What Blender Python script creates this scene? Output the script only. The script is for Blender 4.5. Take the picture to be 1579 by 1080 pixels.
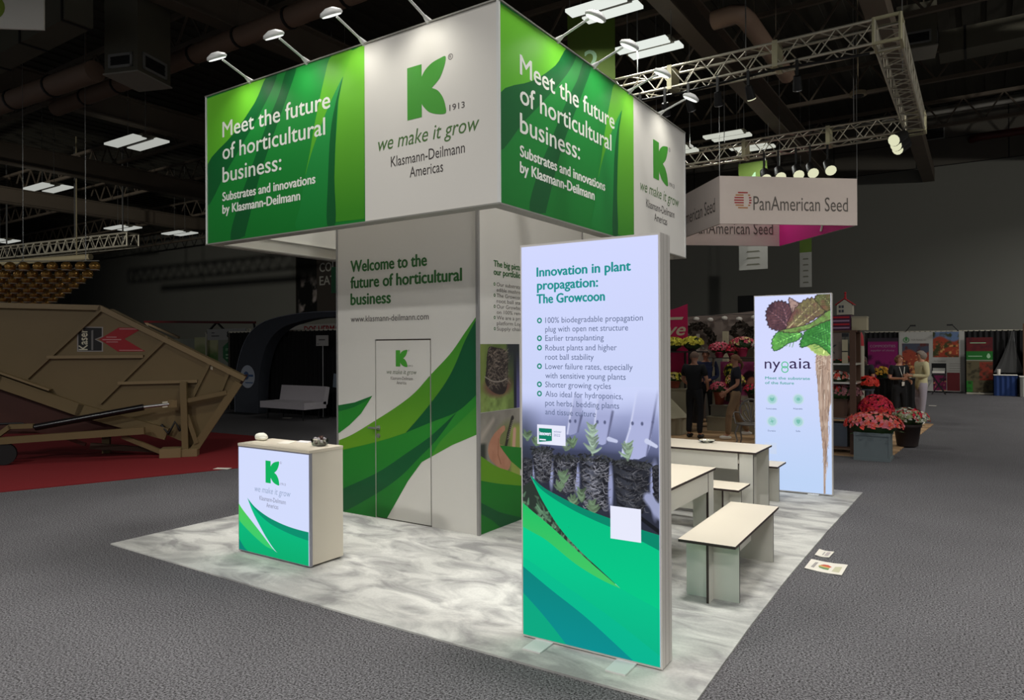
import bpy, math, random
import numpy as np
from mathutils import Vector, Matrix

for o in list(bpy.data.objects):
    bpy.data.objects.remove(o, do_unlink=True)
SC = bpy.context.scene
COL = SC.collection
PI = math.pi
random.seed(7)

# ---------------------------------------------------------------- camera
cam_data = bpy.data.cameras.new('camera')
cam = bpy.data.objects.new('camera', cam_data)
COL.objects.link(cam)
cam_data.sensor_width = 36.0
cam_data.lens = 1089.68 / 1579.0 * 36.0
cam_data.shift_x = -(794.24 - 789.5) / 1579.0
cam_data.shift_y = -(540.0 - 534.47) / 1579.0
cam_data.clip_end = 300
_f = Vector((-0.54962043, 0.83541332, 0.00140399))
_r = Vector((0.83539735, 0.54961915, -0.00548261))
_u = Vector((0.00535191, 0.00184046, 0.99998398))
cam.matrix_world = Matrix(((_r.x, _u.x, -_f.x, 1.2355), (_r.y, _u.y, -_f.y, -3.4841),
                           (_r.z, _u.z, -_f.z, 1.85), (0, 0, 0, 1)))
SC.camera = cam

# ---------------------------------------------------------------- world and exposure
SC.view_settings.view_transform = 'Standard'
SC.view_settings.look = 'None'
SC.view_settings.exposure = 0.08
SC.view_settings.gamma = 1.0
SC.view_settings.use_curve_mapping = False
wd = bpy.data.worlds.new('world')
SC.world = wd
wd.use_nodes = True
wd.node_tree.nodes['Background'].inputs[0].default_value = (0.9, 0.95, 1.0, 1)
wd.node_tree.nodes['Background'].inputs[1].default_value = 0.12


def lin(c):
    if isinstance(c, (int, float)):
        c = (c, c, c)
    out = []
    for v in c:
        v = v / 255.0
        out.append(v / 12.92 if v <= 0.04045 else ((v + 0.055) / 1.055) ** 2.4)
    return tuple(out)


def area_lamp(name, loc, power, sx, sy, spread=150, color=(1, 0.985, 0.96)):
    d = bpy.data.lights.new(name, 'AREA')
    d.shape = 'RECTANGLE'; d.size = sx; d.size_y = sy
    d.energy = power; d.color = color; d.spread = math.radians(spread)
    o = bpy.data.objects.new(name, d); COL.objects.link(o)
    o.location = loc
    return o


def spot_lamp(name, loc, target, power, angle=100, color=(1, 0.98, 0.94), r=0.05):
    d = bpy.data.lights.new(name, 'SPOT')
    d.energy = power; d.color = color; d.spot_size = math.radians(angle); d.spot_blend = 0.9
    d.shadow_soft_size = r
    o = bpy.data.objects.new(name, d); COL.objects.link(o)
    o.location = loc
    o.rotation_euler = (Vector(target) - Vector(loc)).to_track_quat('-Z', 'Y').to_euler()
    return o


# overhead lamps (x, y, z, watts, spread); housings are built below only for the high bays in view
FIX_VIEW = [
    (-4.72, 8.72, 8.3, 70, 1.0), (-4.70, 10.85, 8.3, 70, 1.0), (-5.2, 18.2, 8.3, 60, 0.9), (-6.15, 16.1, 7.5, 0, 0.8),
    (-4.9, 19.9, 8.3, 60, 0.9), (-20.7, 8.45, 8.3, 0, 0.34), (-29.7, 9.8, 8.3, 0, 0.31), (-46.9, 14.8, 8.3, 0, 0.26),
    (-36.7, 16.4, 8.3, 0, 0.26), (-35.9, 19.1, 8.3, 0, 0.28),
]
FILL_OVER = [  # unseen area lamps added out of view to brighten booth and hall; no housings
    (-4.72, 2.2, 8.3, 105, 95), (-0.6, 1.6, 8.3, 88, 95), (-2.4, -3.0, 8.3, 90, 120), (3.2, -5.4, 8.3, 170, 140),
    (1.8, 4.6, 8.3, 62, 95), (-5.0, -9.5, 8.3, 680, 160), (2.5, -13.0, 8.3, 820, 160), (9.0, 2.0, 8.3, 420, 160),
    (9.0, 14.5, 8.3, 420, 160), (-15.0, -5.0, 8.3, 120, 130), (-30.0, -6.0, 8.3, 350, 160), (-50.0, -2.0, 8.3, 500, 160), (8.0, 25.0, 8.3, 520, 160),
]
for x, y, z, wts, em in FIX_VIEW:
    if wts:
        for s in (-1, 1):
            area_lamp('high_bay_and_fill_lamp', (x + s * 0.07, y + s * 0.21, z - 0.034), wts / 2, 1.1, 0.24, 172, (1, 1, 0.95))
for x, y, z, wts, spr in FILL_OVER:
    area_lamp('high_bay_and_fill_lamp', (x, y, z - 0.09), wts, 1.2, 0.62, spr)
# unseen spots added to brighten the back wall from beyond left and right
spot_lamp('wall_fill_spot', (-26.0, -9.0, 5.2), (-46.0, 31.0, 4.2), 8500, 48, (1, 0.97, 0.88), 0.3)
spot_lamp('wall_fill_spot', (13.0, 4.0, 7.6), (-4.0, 31.0, 5.0), 4200, 80, (1, 0.97, 0.9), 0.3)

# ---------------------------------------------------------------- materials
MATS = {}


def nt(name):
    m = bpy.data.materials.new(name); m.use_nodes = True
    t = m.node_tree
    return m, t, t.nodes['Principled BSDF']


def mat(name, c, rough=0.6, metal=0.0, var=0.06, scale=6.0, bump=0.0, bscale=80.0, spec=0.4, noise_detail=3.0):
    if name in MATS:
        return MATS[name]
    m, t, b = nt(name)
    N, L = t.nodes, t.links
    col = lin(c)
    tc = N.new('ShaderNodeTexCoord')
    nz = N.new('ShaderNodeTexNoise'); nz.inputs['Scale'].default_value = scale; nz.inputs['Detail'].default_value = noise_detail
    L.new(tc.outputs['Object'], nz.inputs['Vector'])
    mx = N.new('ShaderNodeMix'); mx.data_type = 'RGBA'
    mx.inputs['A'].default_value = tuple(v * (1 - var) for v in col) + (1,)
    mx.inputs['B'].default_value = tuple(min(1, v * (1 + var)) for v in col) + (1,)
    L.new(nz.outputs['Fac'], mx.inputs['Factor'])
    L.new(mx.outputs['Result'], b.inputs['Base Color'])
    b.inputs['Roughness'].default_value = rough
    b.inputs['Metallic'].default_value = metal
    b.inputs['Specular IOR Level'].default_value = spec
    if bump:
        n2 = N.new('ShaderNodeTexNoise'); n2.inputs['Scale'].default_value = bscale
        L.new(tc.outputs['Object'], n2.inputs['Vector'])
        bp = N.new('ShaderNodeBump'); bp.inputs['Strength'].default_value = bump; bp.inputs['Distance'].default_value = 0.01
        L.new(n2.outputs['Fac'], bp.inputs['Height']); L.new(bp.outputs['Normal'], b.inputs['Normal'])
    MATS[name] = m
    return m


def glow(name, c, s=1.0):
    """backlit print or lamp diffuser"""
    if name in MATS:
        return MATS[name]
    m, t, b = nt(name)
    b.inputs['Base Color'].default_value = (0.003, 0.003, 0.003, 1)
    b.inputs['Roughness'].default_value = 0.5
    b.inputs['Specular IOR Level'].default_value = 0.0
    b.inputs['Emission Color'].default_value = lin(c) + (1,)
    b.inputs['Emission Strength'].default_value = s
    MATS[name] = m
    return m


def glow_grad(name, c0, c1, z0, z1, s=1.0):
    """backlit print whose ink runs from one colour to another with height"""
    m, t, b = nt(name)
    N, L = t.nodes, t.links
    tc = N.new('ShaderNodeTexCoord'); sp = N.new('ShaderNodeSeparateXYZ'); mr = N.new('ShaderNodeMapRange')
    L.new(tc.outputs['Object'], sp.inputs[0]); L.new(sp.outputs['Z'], mr.inputs['Value'])
    mr.inputs['From Min'].default_value = z0; mr.inputs['From Max'].default_value = z1
    mx = N.new('ShaderNodeMix'); mx.data_type = 'RGBA'
    mx.inputs['A'].default_value = lin(c0) + (1,); mx.inputs['B'].default_value = lin(c1) + (1,)
    L.new(mr.outputs['Result'], mx.inputs['Factor'])
    b.inputs['Base Color'].default_value = (0.003, 0.003, 0.003, 1)
    L.new(mx.outputs['Result'], b.inputs['Emission Color'])
    b.inputs['Emission Strength'].default_value = s
    b.inputs['Specular IOR Level'].default_value = 0.0
    return m


def ink_grad(name, c0, c1, a0, a1, axis='Z', rough=0.45):
    """printed fabric whose ink runs from one colour to another"""
    m, t, b = nt(name)
    N, L = t.nodes, t.links
    tc = N.new('ShaderNodeTexCoord'); sp = N.new('ShaderNodeSeparateXYZ'); mr = N.new('ShaderNodeMapRange')
    L.new(tc.outputs['Object'], sp.inputs[0]); L.new(sp.outputs[axis], mr.inputs['Value'])
    mr.inputs['From Min'].default_value = a0; mr.inputs['From Max'].default_value = a1
    mx = N.new('ShaderNodeMix'); mx.data_type = 'RGBA'
    mx.inputs['A'].default_value = lin(c0) + (1,); mx.inputs['B'].default_value = lin(c1) + (1,)
    L.new(mr.outputs['Result'], mx.inputs['Factor'])
    L.new(mx.outputs['Result'], b.inputs['Base Color'])
    b.inputs['Roughness'].default_value = rough
    b.inputs['Specular IOR Level'].default_value = 0.3
    return m


def vmat(name, emit=0.0, rough=0.5):
    """print whose inks come from the painted colour attribute"""
    if name in MATS:
        return MATS[name]
    m, t, b = nt(name)
    a = t.nodes.new('ShaderNodeVertexColor'); a.layer_name = 'ink'
    if emit:
        b.inputs['Base Color'].default_value = (0.003, 0.003, 0.003, 1)
        t.links.new(a.outputs['Color'], b.inputs['Emission Color'])
        b.inputs['Emission Strength'].default_value = emit
    else:
        t.links.new(a.outputs['Color'], b.inputs['Base Color'])
    b.inputs['Roughness'].default_value = rough
    b.inputs['Specular IOR Level'].default_value = 0.2
    MATS[name] = m
    return m


# ---------------------------------------------------------------- object helpers
LOC = {}   # thing name -> world matrix of the thing, so parts can be given in world coordinates


def tag(o, label=None, cat=None, group=None, kind=None):
    if label: o['label'] = label
    if cat: o['category'] = cat
    if group: o['group'] = group
    if kind: o['kind'] = kind
    return o


def thing(name, label, cat, loc=(0, 0, 0), rz=0.0, group=None):
    o = bpy.data.objects.new(name, None); COL.objects.link(o)
    o.empty_display_size = 0.1
    o.location = loc; o.rotation_euler = (0, 0, rz)
    LOC[o.name] = Matrix.Translation(Vector(loc)) @ Matrix.Rotation(rz, 4, 'Z')
    return tag(o, label, cat, group)


def root_matrix(p):
    while p is not None:
        if p.name in LOC:
            return LOC[p.name]
        p = p.parent
    return Matrix.Identity(4)


def copy_tree(o, parent=None):
    c = o.copy(); COL.objects.link(c)
    if parent is not None:
        c.parent = parent
    for ch in list(o.children):
        copy_tree(ch, c)
    return c


def kids(o):
    return [c for c in bpy.data.objects if c.parent == o]


def duplicate(o, loc, rz, label, group=None):
    """a thing, its parts and their sub-parts, sharing mesh data"""
    c = o.copy(); COL.objects.link(c)
    c.location = loc; c.rotation_euler = (0, 0, rz)
    for ch in o.children:
        copy_tree(ch, c)
    c['label'] = label
    if group: c['group'] = group
    LOC[c.name] = Matrix.Translation(Vector(loc)) @ Matrix.Rotation(rz, 4, 'Z')
    return c


class MB:
    """collects shapes and links them as ONE mesh object"""
    def __init__(s):
        s.v = []; s.f = []; s.m = []; s.sm = []

    def add(s, vs, fs, mi=0, smooth=False):
        b = len(s.v)
        s.v.extend([tuple(p) for p in vs])
        for f in fs:
            s.f.append([b + i for i in f]); s.m.append(mi); s.sm.append(smooth)
        return s

    def box(s, c, d, rz=0.0, mi=0, R=None):
        x, y, z = [k / 2 for k in d]
        M = R if R is not None else Matrix.Rotation(rz, 3, 'Z')
        vs = [Vector(c) + M @ Vector(p) for p in ((-x, -y, -z), (x, -y, -z), (x, y, -z), (-x, y, -z), (-x, -y, z), (x, -y, z), (x, y, z), (-x, y, z))]
        return s.add(vs, [(3, 2, 1, 0), (4, 5, 6, 7), (0, 1, 5, 4), (1, 2, 6, 5), (2, 3, 7, 6), (3, 0, 4, 7)], mi)

    def span(s, a, b, mi=0):
        return s.box([(a[i] + b[i]) / 2 for i in range(3)], [abs(b[i] - a[i]) for i in range(3)], 0, mi)

    def board(s, a, b, axis, face=0, edge=1):
        """laminate board: broad faces one material, cut edges another"""
        k = len(s.f); s.span(a, b, edge)
        pick = {'z': (0, 1), 'y': (2, 4), 'x': (3, 5)}[axis]
        for i in pick: s.m[k + i] = face
        return s

    def bar(s, a, b, w, h, mi=0, up=(0, 0, 1)):
        a = Vector(a); b = Vector(b); d = (b - a); L = d.length
        if L < 1e-6: return s
        d.normalize(); side = d.cross(Vector(up))
        if side.length < 1e-4: side = d.cross(Vector((1, 0, 0)))
        side.normalize(); u = side.cross(d)
        R = Matrix((side, d, u)).transposed()
        return s.box((a + b) / 2, (w, L, h), R=R, mi=mi)

    def cyl(s, a, b, r0, r1=None, n=10, mi=0, caps=True, smooth=True):
        if r1 is None: r1 = r0
        a = Vector(a); b = Vector(b); d = (b - a).normalized()
        p = d.orthogonal().normalized(); q = d.cross(p)
        vs = []
        for c, r in ((a, r0), (b, r1)):
            for i in range(n):
                t = 2 * PI * i / n
                vs.append(c + (p * math.cos(t) + q * math.sin(t)) * r)
        s.add(vs, [(i, (i + 1) % n, n + (i + 1) % n, n + i) for i in range(n)], mi, smooth)
        if caps:
            s.add(vs[:n], [tuple(reversed(range(n)))], mi); s.add(vs[n:], [tuple(range(n))], mi)
        return s

    def tube(s, pts, r, n=8, mi=0):
        pts = [Vector(p) for p in pts]
        rs = r if isinstance(r, (list, tuple)) else [r] * len(pts)
        vs = []; ref = None
        for i, p in enumerate(pts):
            d = (pts[min(i + 1, len(pts) - 1)] - pts[max(i - 1, 0)]).normalized()
            if ref is None: ref = d.orthogonal().normalized()
            ref = (ref - d * ref.dot(d)).normalized(); q = d.cross(ref)
            for k in range(n):
                t = 2 * PI * k / n
                vs.append(p + (ref * math.cos(t) + q * math.sin(t)) * rs[i])
        fs = []
        for i in range(len(pts) - 1):
            for k in range(n):
                fs.append((i * n + k, i * n + (k + 1) % n, (i + 1) * n + (k + 1) % n, (i + 1) * n + k))
        s.add(vs, fs, mi, True)
        s.add(vs[:n], [tuple(reversed(range(n)))], mi); s.add(vs[-n:], [tuple(range(n))], mi)
        return s

    def lathe(s, c, prof, n=16, mi=0, smooth=True):
        vs = []
        for r, z in prof:
            for k in range(n):
                t = 2 * PI * k / n
                vs.append((c[0] + r * math.cos(t), c[1] + r * math.sin(t), c[2] + z))
        fs = []
        for i in range(len(prof) - 1):
            for k in range(n):
                fs.append((i * n + k, i * n + (k + 1) % n, (i + 1) * n + (k + 1) % n, (i + 1) * n + k))
        s.add(vs, fs, mi, smooth)
        s.add(vs[:n], [tuple(reversed(range(n)))], mi); s.add(vs[-n:], [tuple(range(n))], mi)
        return s

    def ball(s, c, r, n=8, mi=0, sq=(1, 1, 1), jit=0.0):
        vs = []; rings = max(3, n // 2)
        for i in range(1, rings):
            a = PI * i / rings
            for k in range(n):
                t = 2 * PI * k / n; j = 1 + random.uniform(-jit, jit)
                vs.append((c[0] + r * sq[0] * math.sin(a) * math.cos(t) * j, c[1] + r * sq[1] * math.sin(a) * math.sin(t) * j, c[2] + r * sq[2] * math.cos(a) * j))
        vs.append((c[0], c[1], c[2] + r * sq[2])); vs.append((c[0], c[1], c[2] - r * sq[2]))
        T = len(vs) - 2; fs = []
        for i in range(rings - 2):
            for k in range(n):
                fs.append((i * n + k, (i + 1) * n + k, (i + 1) * n + (k + 1) % n, i * n + (k + 1) % n))
        for k in range(n):
            fs.append((T, k, (k + 1) % n)); fs.append((T + 1, (rings - 2) * n + (k + 1) % n, (rings - 2) * n + k))
        return s.add(vs, fs, mi, jit < 0.12)

    def prism(s, fr, poly, d0, d1, mi=0):
        """2-D outline on a face frame pulled from depth d0 to d1"""
        n = len(poly)
        A = [fr.p(u, v, d0) for u, v in poly]; B = [fr.p(u, v, d1) for u, v in poly]
        area = sum(poly[i][0] * poly[(i + 1) % n][1] - poly[(i + 1) % n][0] * poly[i][1] for i in range(n))
        if area < 0:
            A.reverse(); B.reverse()
        s.add(A + B, [tuple(reversed(range(n))), tuple(range(n, 2 * n))] + [(i, (i + 1) % n, n + (i + 1) % n, n + i) for i in range(n)], mi)
        return s

    def flat(s, fr, poly, d, mi=0):
        n = len(poly)
        area = sum(poly[i][0] * poly[(i + 1) % n][1] - poly[(i + 1) % n][0] * poly[i][1] for i in range(n))
        P = [fr.p(u, v, d) for u, v in (poly if area > 0 else poly[::-1])]
        return s.add(P, [tuple(range(n))], mi)

    def build(s, name, mats, parent=None, label=None, cat=None, group=None, kind=None, local=False):
        me = bpy.data.meshes.new(name)
        vs = s.v
        if parent is not None and not local:
            R = root_matrix(parent).inverted()
            vs = [tuple(R @ Vector(p)) for p in vs]
        origin = None
        me.from_pydata(vs, [], s.f)
        if not isinstance(mats, (list, tuple)): mats = [mats]
        for m in mats: me.materials.append(m)
        me.polygons.foreach_set('material_index', s.m)
        me.polygons.foreach_set('use_smooth', s.sm)
        me.update()
        o = bpy.data.objects.new(name, me); COL.objects.link(o)
        if parent is not None: o.parent = parent
        return tag(o, label, cat, group, kind)


def letter_lines(fr, parent, name, m, rows, d, bold=0.0, shear=0.0):
    """each line of lettering is a part of its own: (text, u, baseline, width, capital height)"""
    for s_, u, v, w, c in rows:
        mb = MB(); write(mb, fr, s_, u, v, w, c, d, bold=bold, shear=shear); mb.build(name, m, parent)


class Face:
    """a plane with a lower-left corner, a width direction and an outward normal"""
    def __init__(s, O, U, V=(0, 0, 1), sx=1.0):
        s.O = Vector(O); s.U = Vector(U).normalized(); s.V = Vector(V).normalized(); s.N = s.U.cross(s.V); s.sx = sx

    def p(s, u, v, d=0.0):
        return s.O + s.U * (u * s.sx) + s.V * v + s.N * d


def sm(*pts, closed=False, k=6):
    """smooth curve through the points"""
    P = [Vector((a, b, 0)) for a, b in pts]; out = []; n = len(P)
    rng = range(n) if closed else range(n - 1)
    for i in rng:
        p1 = P[i]; p2 = P[(i + 1) % n]
        p0 = P[i - 1] if (closed or i > 0) else p1 * 2 - p2
        p3 = P[(i + 2) % n] if (closed or i + 2 < n) else p2 * 2 - p1
        for j in range(k):
            t = j / k
            q = 0.5 * ((2 * p1) + (p2 - p0) * t + (2 * p0 - 5 * p1 + 4 * p2 - p3) * t * t + (-p0 + 3 * p1 - 3 * p2 + p3) * t ** 3)
            out.append((q.x, q.y))
    if not closed: out.append((P[-1].x, P[-1].y))
    return out


def clip(poly, u0, u1, v0, v1):
    """cut an outline to a rectangle"""
    def cut(P, ins, inter):
        out = []
        for i in range(len(P)):
            a, b = P[i - 1], P[i]
            if ins(b):
                if not ins(a): out.append(inter(a, b))
                out.append(b)
            elif ins(a): out.append(inter(a, b))
        return out
    def ix(k, c):
        def f(a, b):
            t = (c - a[k]) / (b[k] - a[k])
            return (a[0] + (b[0] - a[0]) * t, a[1] + (b[1] - a[1]) * t)
        return f
    for k, c, s in ((0, u0, 1), (0, u1, -1), (1, v0, 1), (1, v1, -1)):
        if not poly: return poly
        poly = cut(poly, lambda p: (p[k] - c) * s >= 0, ix(k, c))
    return poly


GLYPH = {}


def glyphs(txt, bold, shear):
    key = (txt, bold, shear)
    if key in GLYPH: return GLYPH[key]
    cu = bpy.data.curves.new('t', 'FONT'); cu.body = txt; cu.size = 1.0; cu.offset = bold; cu.shear = shear
    cu.resolution_u = 3; cu.fill_mode = 'FRONT'
    ob = bpy.data.objects.new('t', cu)
    COL.objects.link(ob)
    bpy.context.view_layer.update()
    ev = ob.evaluated_get(bpy.context.evaluated_depsgraph_get())
    me = ev.to_mesh()
    vs = [(v.co.x, v.co.y) for v in me.vertices]; fs = [tuple(p.vertices) for p in me.polygons]
    ev.to_mesh_clear()
    COL.objects.unlink(ob); bpy.data.objects.remove(ob); bpy.data.curves.remove(cu)
    GLYPH[key] = (vs, fs)
    return GLYPH[key]


def write(mb, fr, txt, u0, v0, width, cap, d=0.002, bold=0.0, shear=0.0, mi=0, rise=0.0, rot90=False):
    """lettering: left end of the baseline, overall width and capital height in metres"""
    if bold:
        for k, (a, b) in enumerate(((-1, 0), (1, 0), (0, -0.6), (0, 0.6))):
            write(mb, fr, txt, u0 + a * bold * cap, v0 + b * bold * cap, width, cap, d + 0.00004 * k, 0.0, shear, mi, rise, rot90)
        return
    vs, fs = glyphs(txt, bold, shear)
    if not vs: return
    Hc = max(y for x, y in glyphs('H', 0, 0)[0])
    x0 = min(x for x, y in vs); x1 = max(x for x, y in vs)
    sx = width / (x1 - x0); sy = cap / Hc
    P = []
    for x, y in vs:
        a, b = (x - x0) * sx, y * sy
        if rot90: P.append(fr.p(u0 - b, v0 + a, d))
        else: P.append(fr.p(u0 + a, v0 + b + rise * a, d))
    ok = fs
    # keep the faces turned outward
    if ok:
        f = ok[0]; A, B, Cc = P[f[0]], P[f[1]], P[f[2]]
        if (B - A).cross(Cc - A).dot(fr.N) < 0: ok = [tuple(reversed(q)) for q in ok]
    mb.add(P, ok, mi)


# ---------------------------------------------------------------- painted prints
def hsh(ix, iy, seed):
    n = (ix * 374761393 + iy * 668265263 + seed * 1442695041) & 0xffffffff
    n = ((n ^ (n >> 13)) * 1274126177) & 0xffffffff
    return ((n ^ (n >> 16)) & 0xffff) / 65535.0


def vn(x, y, seed=0):
    ix = np.floor(x).astype(np.int64); iy = np.floor(y).astype(np.int64)
    fx = x - ix; fy = y - iy; fx = fx * fx * (3 - 2 * fx); fy = fy * fy * (3 - 2 * fy)
    a = hsh(ix, iy, seed); b = hsh(ix + 1, iy, seed); c = hsh(ix, iy + 1, seed); d = hsh(ix + 1, iy + 1, seed)
    return (a * (1 - fx) + b * fx) * (1 - fy) + (c * (1 - fx) + d * fx) * fy


def fbm(x, y, seed=0, o=4):
    s = 0; a = 0.5
    for i in range(o):
        s = s + a * vn(x * 2 ** i, y * 2 ** i, seed + i); a *= 0.5
    return s / 0.94


class Paint:
    def __init__(s, u0, u1, v0, v1, step, bg):
        s.nu = int((u1 - u0) / step) + 1; s.nv = int((v1 - v0) / step) + 1
        s.b = (u0, u1, v0, v1)
        s.U, s.V = np.meshgrid(np.linspace(u0, u1, s.nu), np.linspace(v0, v1, s.nv))
        s.c = np.zeros((s.nv, s.nu, 3)) + np.array(bg, float)
        s.step = step

    def over(s, mask, col):
        m = np.clip(mask, 0, 1)[..., None]
        s.c = s.c * (1 - m) + (np.array(col, float)) * m

    def edge(s, d, soft=None):
        soft = soft or s.step
        return np.clip(0.5 - d / soft, 0, 1)

    def line(s, pts, w0, w1, col, soft=None):
        pts = list(pts)
        for i in range(len(pts) - 1):
            t0 = i / (len(pts) - 1); t1 = (i + 1) / (len(pts) - 1)
            a = w0 + (w1 - w0) * t0; b = w0 + (w1 - w0) * t1
            (x0, y0), (x1, y1) = pts[i], pts[i + 1]
            pad = max(a, b) + 2 * s.step
            j0 = np.searchsorted(s.U[0], min(x0, x1) - pad); j1 = np.searchsorted(s.U[0], max(x0, x1) + pad)
            i0 = np.searchsorted(s.V[:, 0], min(y0, y1) - pad); i1 = np.searchsorted(s.V[:, 0], max(y0, y1) + pad)
            if j1 <= j0 or i1 <= i0: continue
            U = s.U[i0:i1, j0:j1]; V = s.V[i0:i1, j0:j1]
            dx, dy = x1 - x0, y1 - y0; L = dx * dx + dy * dy + 1e-12
            t = np.clip(((U - x0) * dx + (V - y0) * dy) / L, 0, 1)
            d = np.hypot(U - x0 - t * dx, V - y0 - t * dy) - (a + (b - a) * t)
            m = s.edge(d, soft)[..., None]
            s.c[i0:i1, j0:j1] = s.c[i0:i1, j0:j1] * (1 - m) + np.array(col, float) * m

    def inside(s, poly):
        r = np.zeros_like(s.U, bool); n = len(poly)
        for i in range(n):
            x0, y0 = poly[i]; x1, y1 = poly[(i + 1) % n]
            if y0 == y1: continue
            c = ((y0 > s.V) != (y1 > s.V)) & (s.U < (x1 - x0) * (s.V - y0) / (y1 - y0) + x0)
            r ^= c
        return r.astype(float)

    def ell(s, x, y, rx, ry, a=0.0):
        ca, sa = math.cos(a), math.sin(a)
        X = (s.U - x) * ca + (s.V - y) * sa; Y = -(s.U - x) * sa + (s.V - y) * ca
        return np.hypot(X / rx, Y / ry)

    def build(s, name, fr, d, material, parent, label=None):
        P = np.zeros((s.nv, s.nu, 3))
        O = np.array(fr.O); U = np.array(fr.U) * fr.sx; V = np.array(fr.V); Nn = np.array(fr.N)
        P = O + s.U[..., None] * U + s.V[..., None] * V + d * Nn
        R = np.array(root_matrix(parent).inverted())
        P = P.reshape(-1, 3) @ R[:3, :3].T + R[:3, 3]
        nu, nv = s.nu, s.nv
        i = (np.arange(nv - 1)[:, None] * nu + np.arange(nu - 1)[None]).ravel()
        F = np.stack([i, i + 1, i + nu + 1, i + nu], 1)
        me = bpy.data.meshes.new(name)
        me.vertices.add(len(P)); me.vertices.foreach_set('co', P.ravel())
        me.loops.add(F.size); me.loops.foreach_set('vertex_index', F.ravel().astype(np.int32))
        me.polygons.add(len(F)); me.polygons.foreach_set('loop_start', np.arange(0, F.size, 4, dtype=np.int32))
        me.update(calc_edges=True)
        c = np.clip(s.c.reshape(-1, 3), 0, 255) / 255.0
        c = np.where(c <= 0.04045, c / 12.92, ((c + 0.055) / 1.055) ** 2.4)
        at = me.color_attributes.new('ink', 'FLOAT_COLOR', 'POINT')
        at.data.foreach_set('color', np.concatenate([c, np.ones((len(c), 1))], 1).ravel().astype(np.float32))
        me.materials.append(material)
        o = bpy.data.objects.new(name, me); COL.objects.link(o); o.parent = parent
        return tag(o, label)

# ================================================================ the hall
def aisle_carpet():
    m, t, b = nt('aisle carpet'); N, L = t.nodes, t.links
    tc = N.new('ShaderNodeTexCoord')
    n1 = N.new('ShaderNodeTexNoise'); n1.inputs['Scale'].default_value = 80; n1.inputs['Detail'].default_value = 5; n1.inputs['Roughness'].default_value = 0.75
    L.new(tc.outputs['Object'], n1.inputs['Vector'])
    r = N.new('ShaderNodeValToRGB')
    r.color_ramp.elements[0].position = 0.40; r.color_ramp.elements[0].color = lin((34, 32, 32)) + (1,)
    r.color_ramp.elements[1].position = 0.62; r.color_ramp.elements[1].color = lin((136, 134, 136)) + (1,)
    L.new(n1.outputs['Fac'], r.inputs['Fac'])
    n2 = N.new('ShaderNodeTexNoise'); n2.inputs['Scale'].default_value = 1.1; n2.inputs['Detail'].default_value = 3
    L.new(tc.outputs['Object'], n2.inputs['Vector'])
    mr = N.new('ShaderNodeMapRange'); mr.inputs['To Min'].default_value = 0.8; mr.inputs['To Max'].default_value = 1.12
    L.new(n2.outputs['Fac'], mr.inputs['Value'])
    mx = N.new('ShaderNodeMix'); mx.data_type = 'RGBA'; mx.blend_type = 'MULTIPLY'; mx.inputs['Factor'].default_value = 1
    L.new(r.outputs['Color'], mx.inputs['A']); L.new(mr.outputs['Result'], mx.inputs['B'])
    L.new(mx.outputs['Result'], b.inputs['Base Color'])
    b.inputs['Roughness'].default_value = 0.95; b.inputs['Specular IOR Level'].default_value = 0.1
    bp = N.new('ShaderNodeBump'); bp.inputs['Strength'].default_value = 0.35; bp.inputs['Distance'].default_value = 0.006
    L.new(n1.outputs['Fac'], bp.inputs['Height']); L.new(bp.outputs['Normal'], b.inputs['Normal'])
    return m


def booth_carpet():
    m, t, b = nt('pale booth carpet'); N, L = t.nodes, t.links
    tc = N.new('ShaderNodeTexCoord')
    mp = N.new('ShaderNodeMapping'); mp.inputs['Rotation'].default_value = (0, 0, 0.5); mp.inputs['Scale'].default_value = (1.3, 2.6, 1)
    L.new(tc.outputs['Object'], mp.inputs['Vector'])
    n1 = N.new('ShaderNodeTexNoise'); n1.inputs['Scale'].default_value = 1.5; n1.inputs['Detail'].default_value = 6; n1.inputs['Distortion'].default_value = 0.9
    n1.inputs['Roughness'].default_value = 0.55
    L.new(mp.outputs['Vector'], n1.inputs['Vector'])
    r = N.new('ShaderNodeValToRGB')
    r.color_ramp.elements[0].position = 0.36; r.color_ramp.elements[0].color = lin((148, 147, 144)) + (1,)
    r.color_ramp.elements[1].position = 0.60; r.color_ramp.elements[1].color = lin((202, 201, 194)) + (1,)
    L.new(n1.outputs['Fac'], r.inputs['Fac'])
    n2 = N.new('ShaderNodeTexNoise'); n2.inputs['Scale'].default_value = 60; n2.inputs['Detail'].default_value = 3
    L.new(tc.outputs['Object'], n2.inputs['Vector'])
    mr = N.new('ShaderNodeMapRange'); mr.inputs['To Min'].default_value = 0.86; mr.inputs['To Max'].default_value = 1.1
    L.new(n2.outputs['Fac'], mr.inputs['Value'])
    mx = N.new('ShaderNodeMix'); mx.data_type = 'RGBA'; mx.blend_type = 'MULTIPLY'; mx.inputs['Factor'].default_value = 1
    L.new(r.outputs['Color'], mx.inputs['A']); L.new(mr.outputs['Result'], mx.inputs['B'])
    L.new(mx.outputs['Result'], b.inputs['Base Color'])
    b.inputs['Roughness'].default_value = 0.95; b.inputs['Specular IOR Level'].default_value = 0.1
    bp = N.new('ShaderNodeBump'); bp.inputs['Strength'].default_value = 0.35; bp.inputs['Distance'].default_value = 0.006
    L.new(n2.outputs['Fac'], bp.inputs['Height']); L.new(bp.outputs['Normal'], b.inputs['Normal'])
    return m


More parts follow.
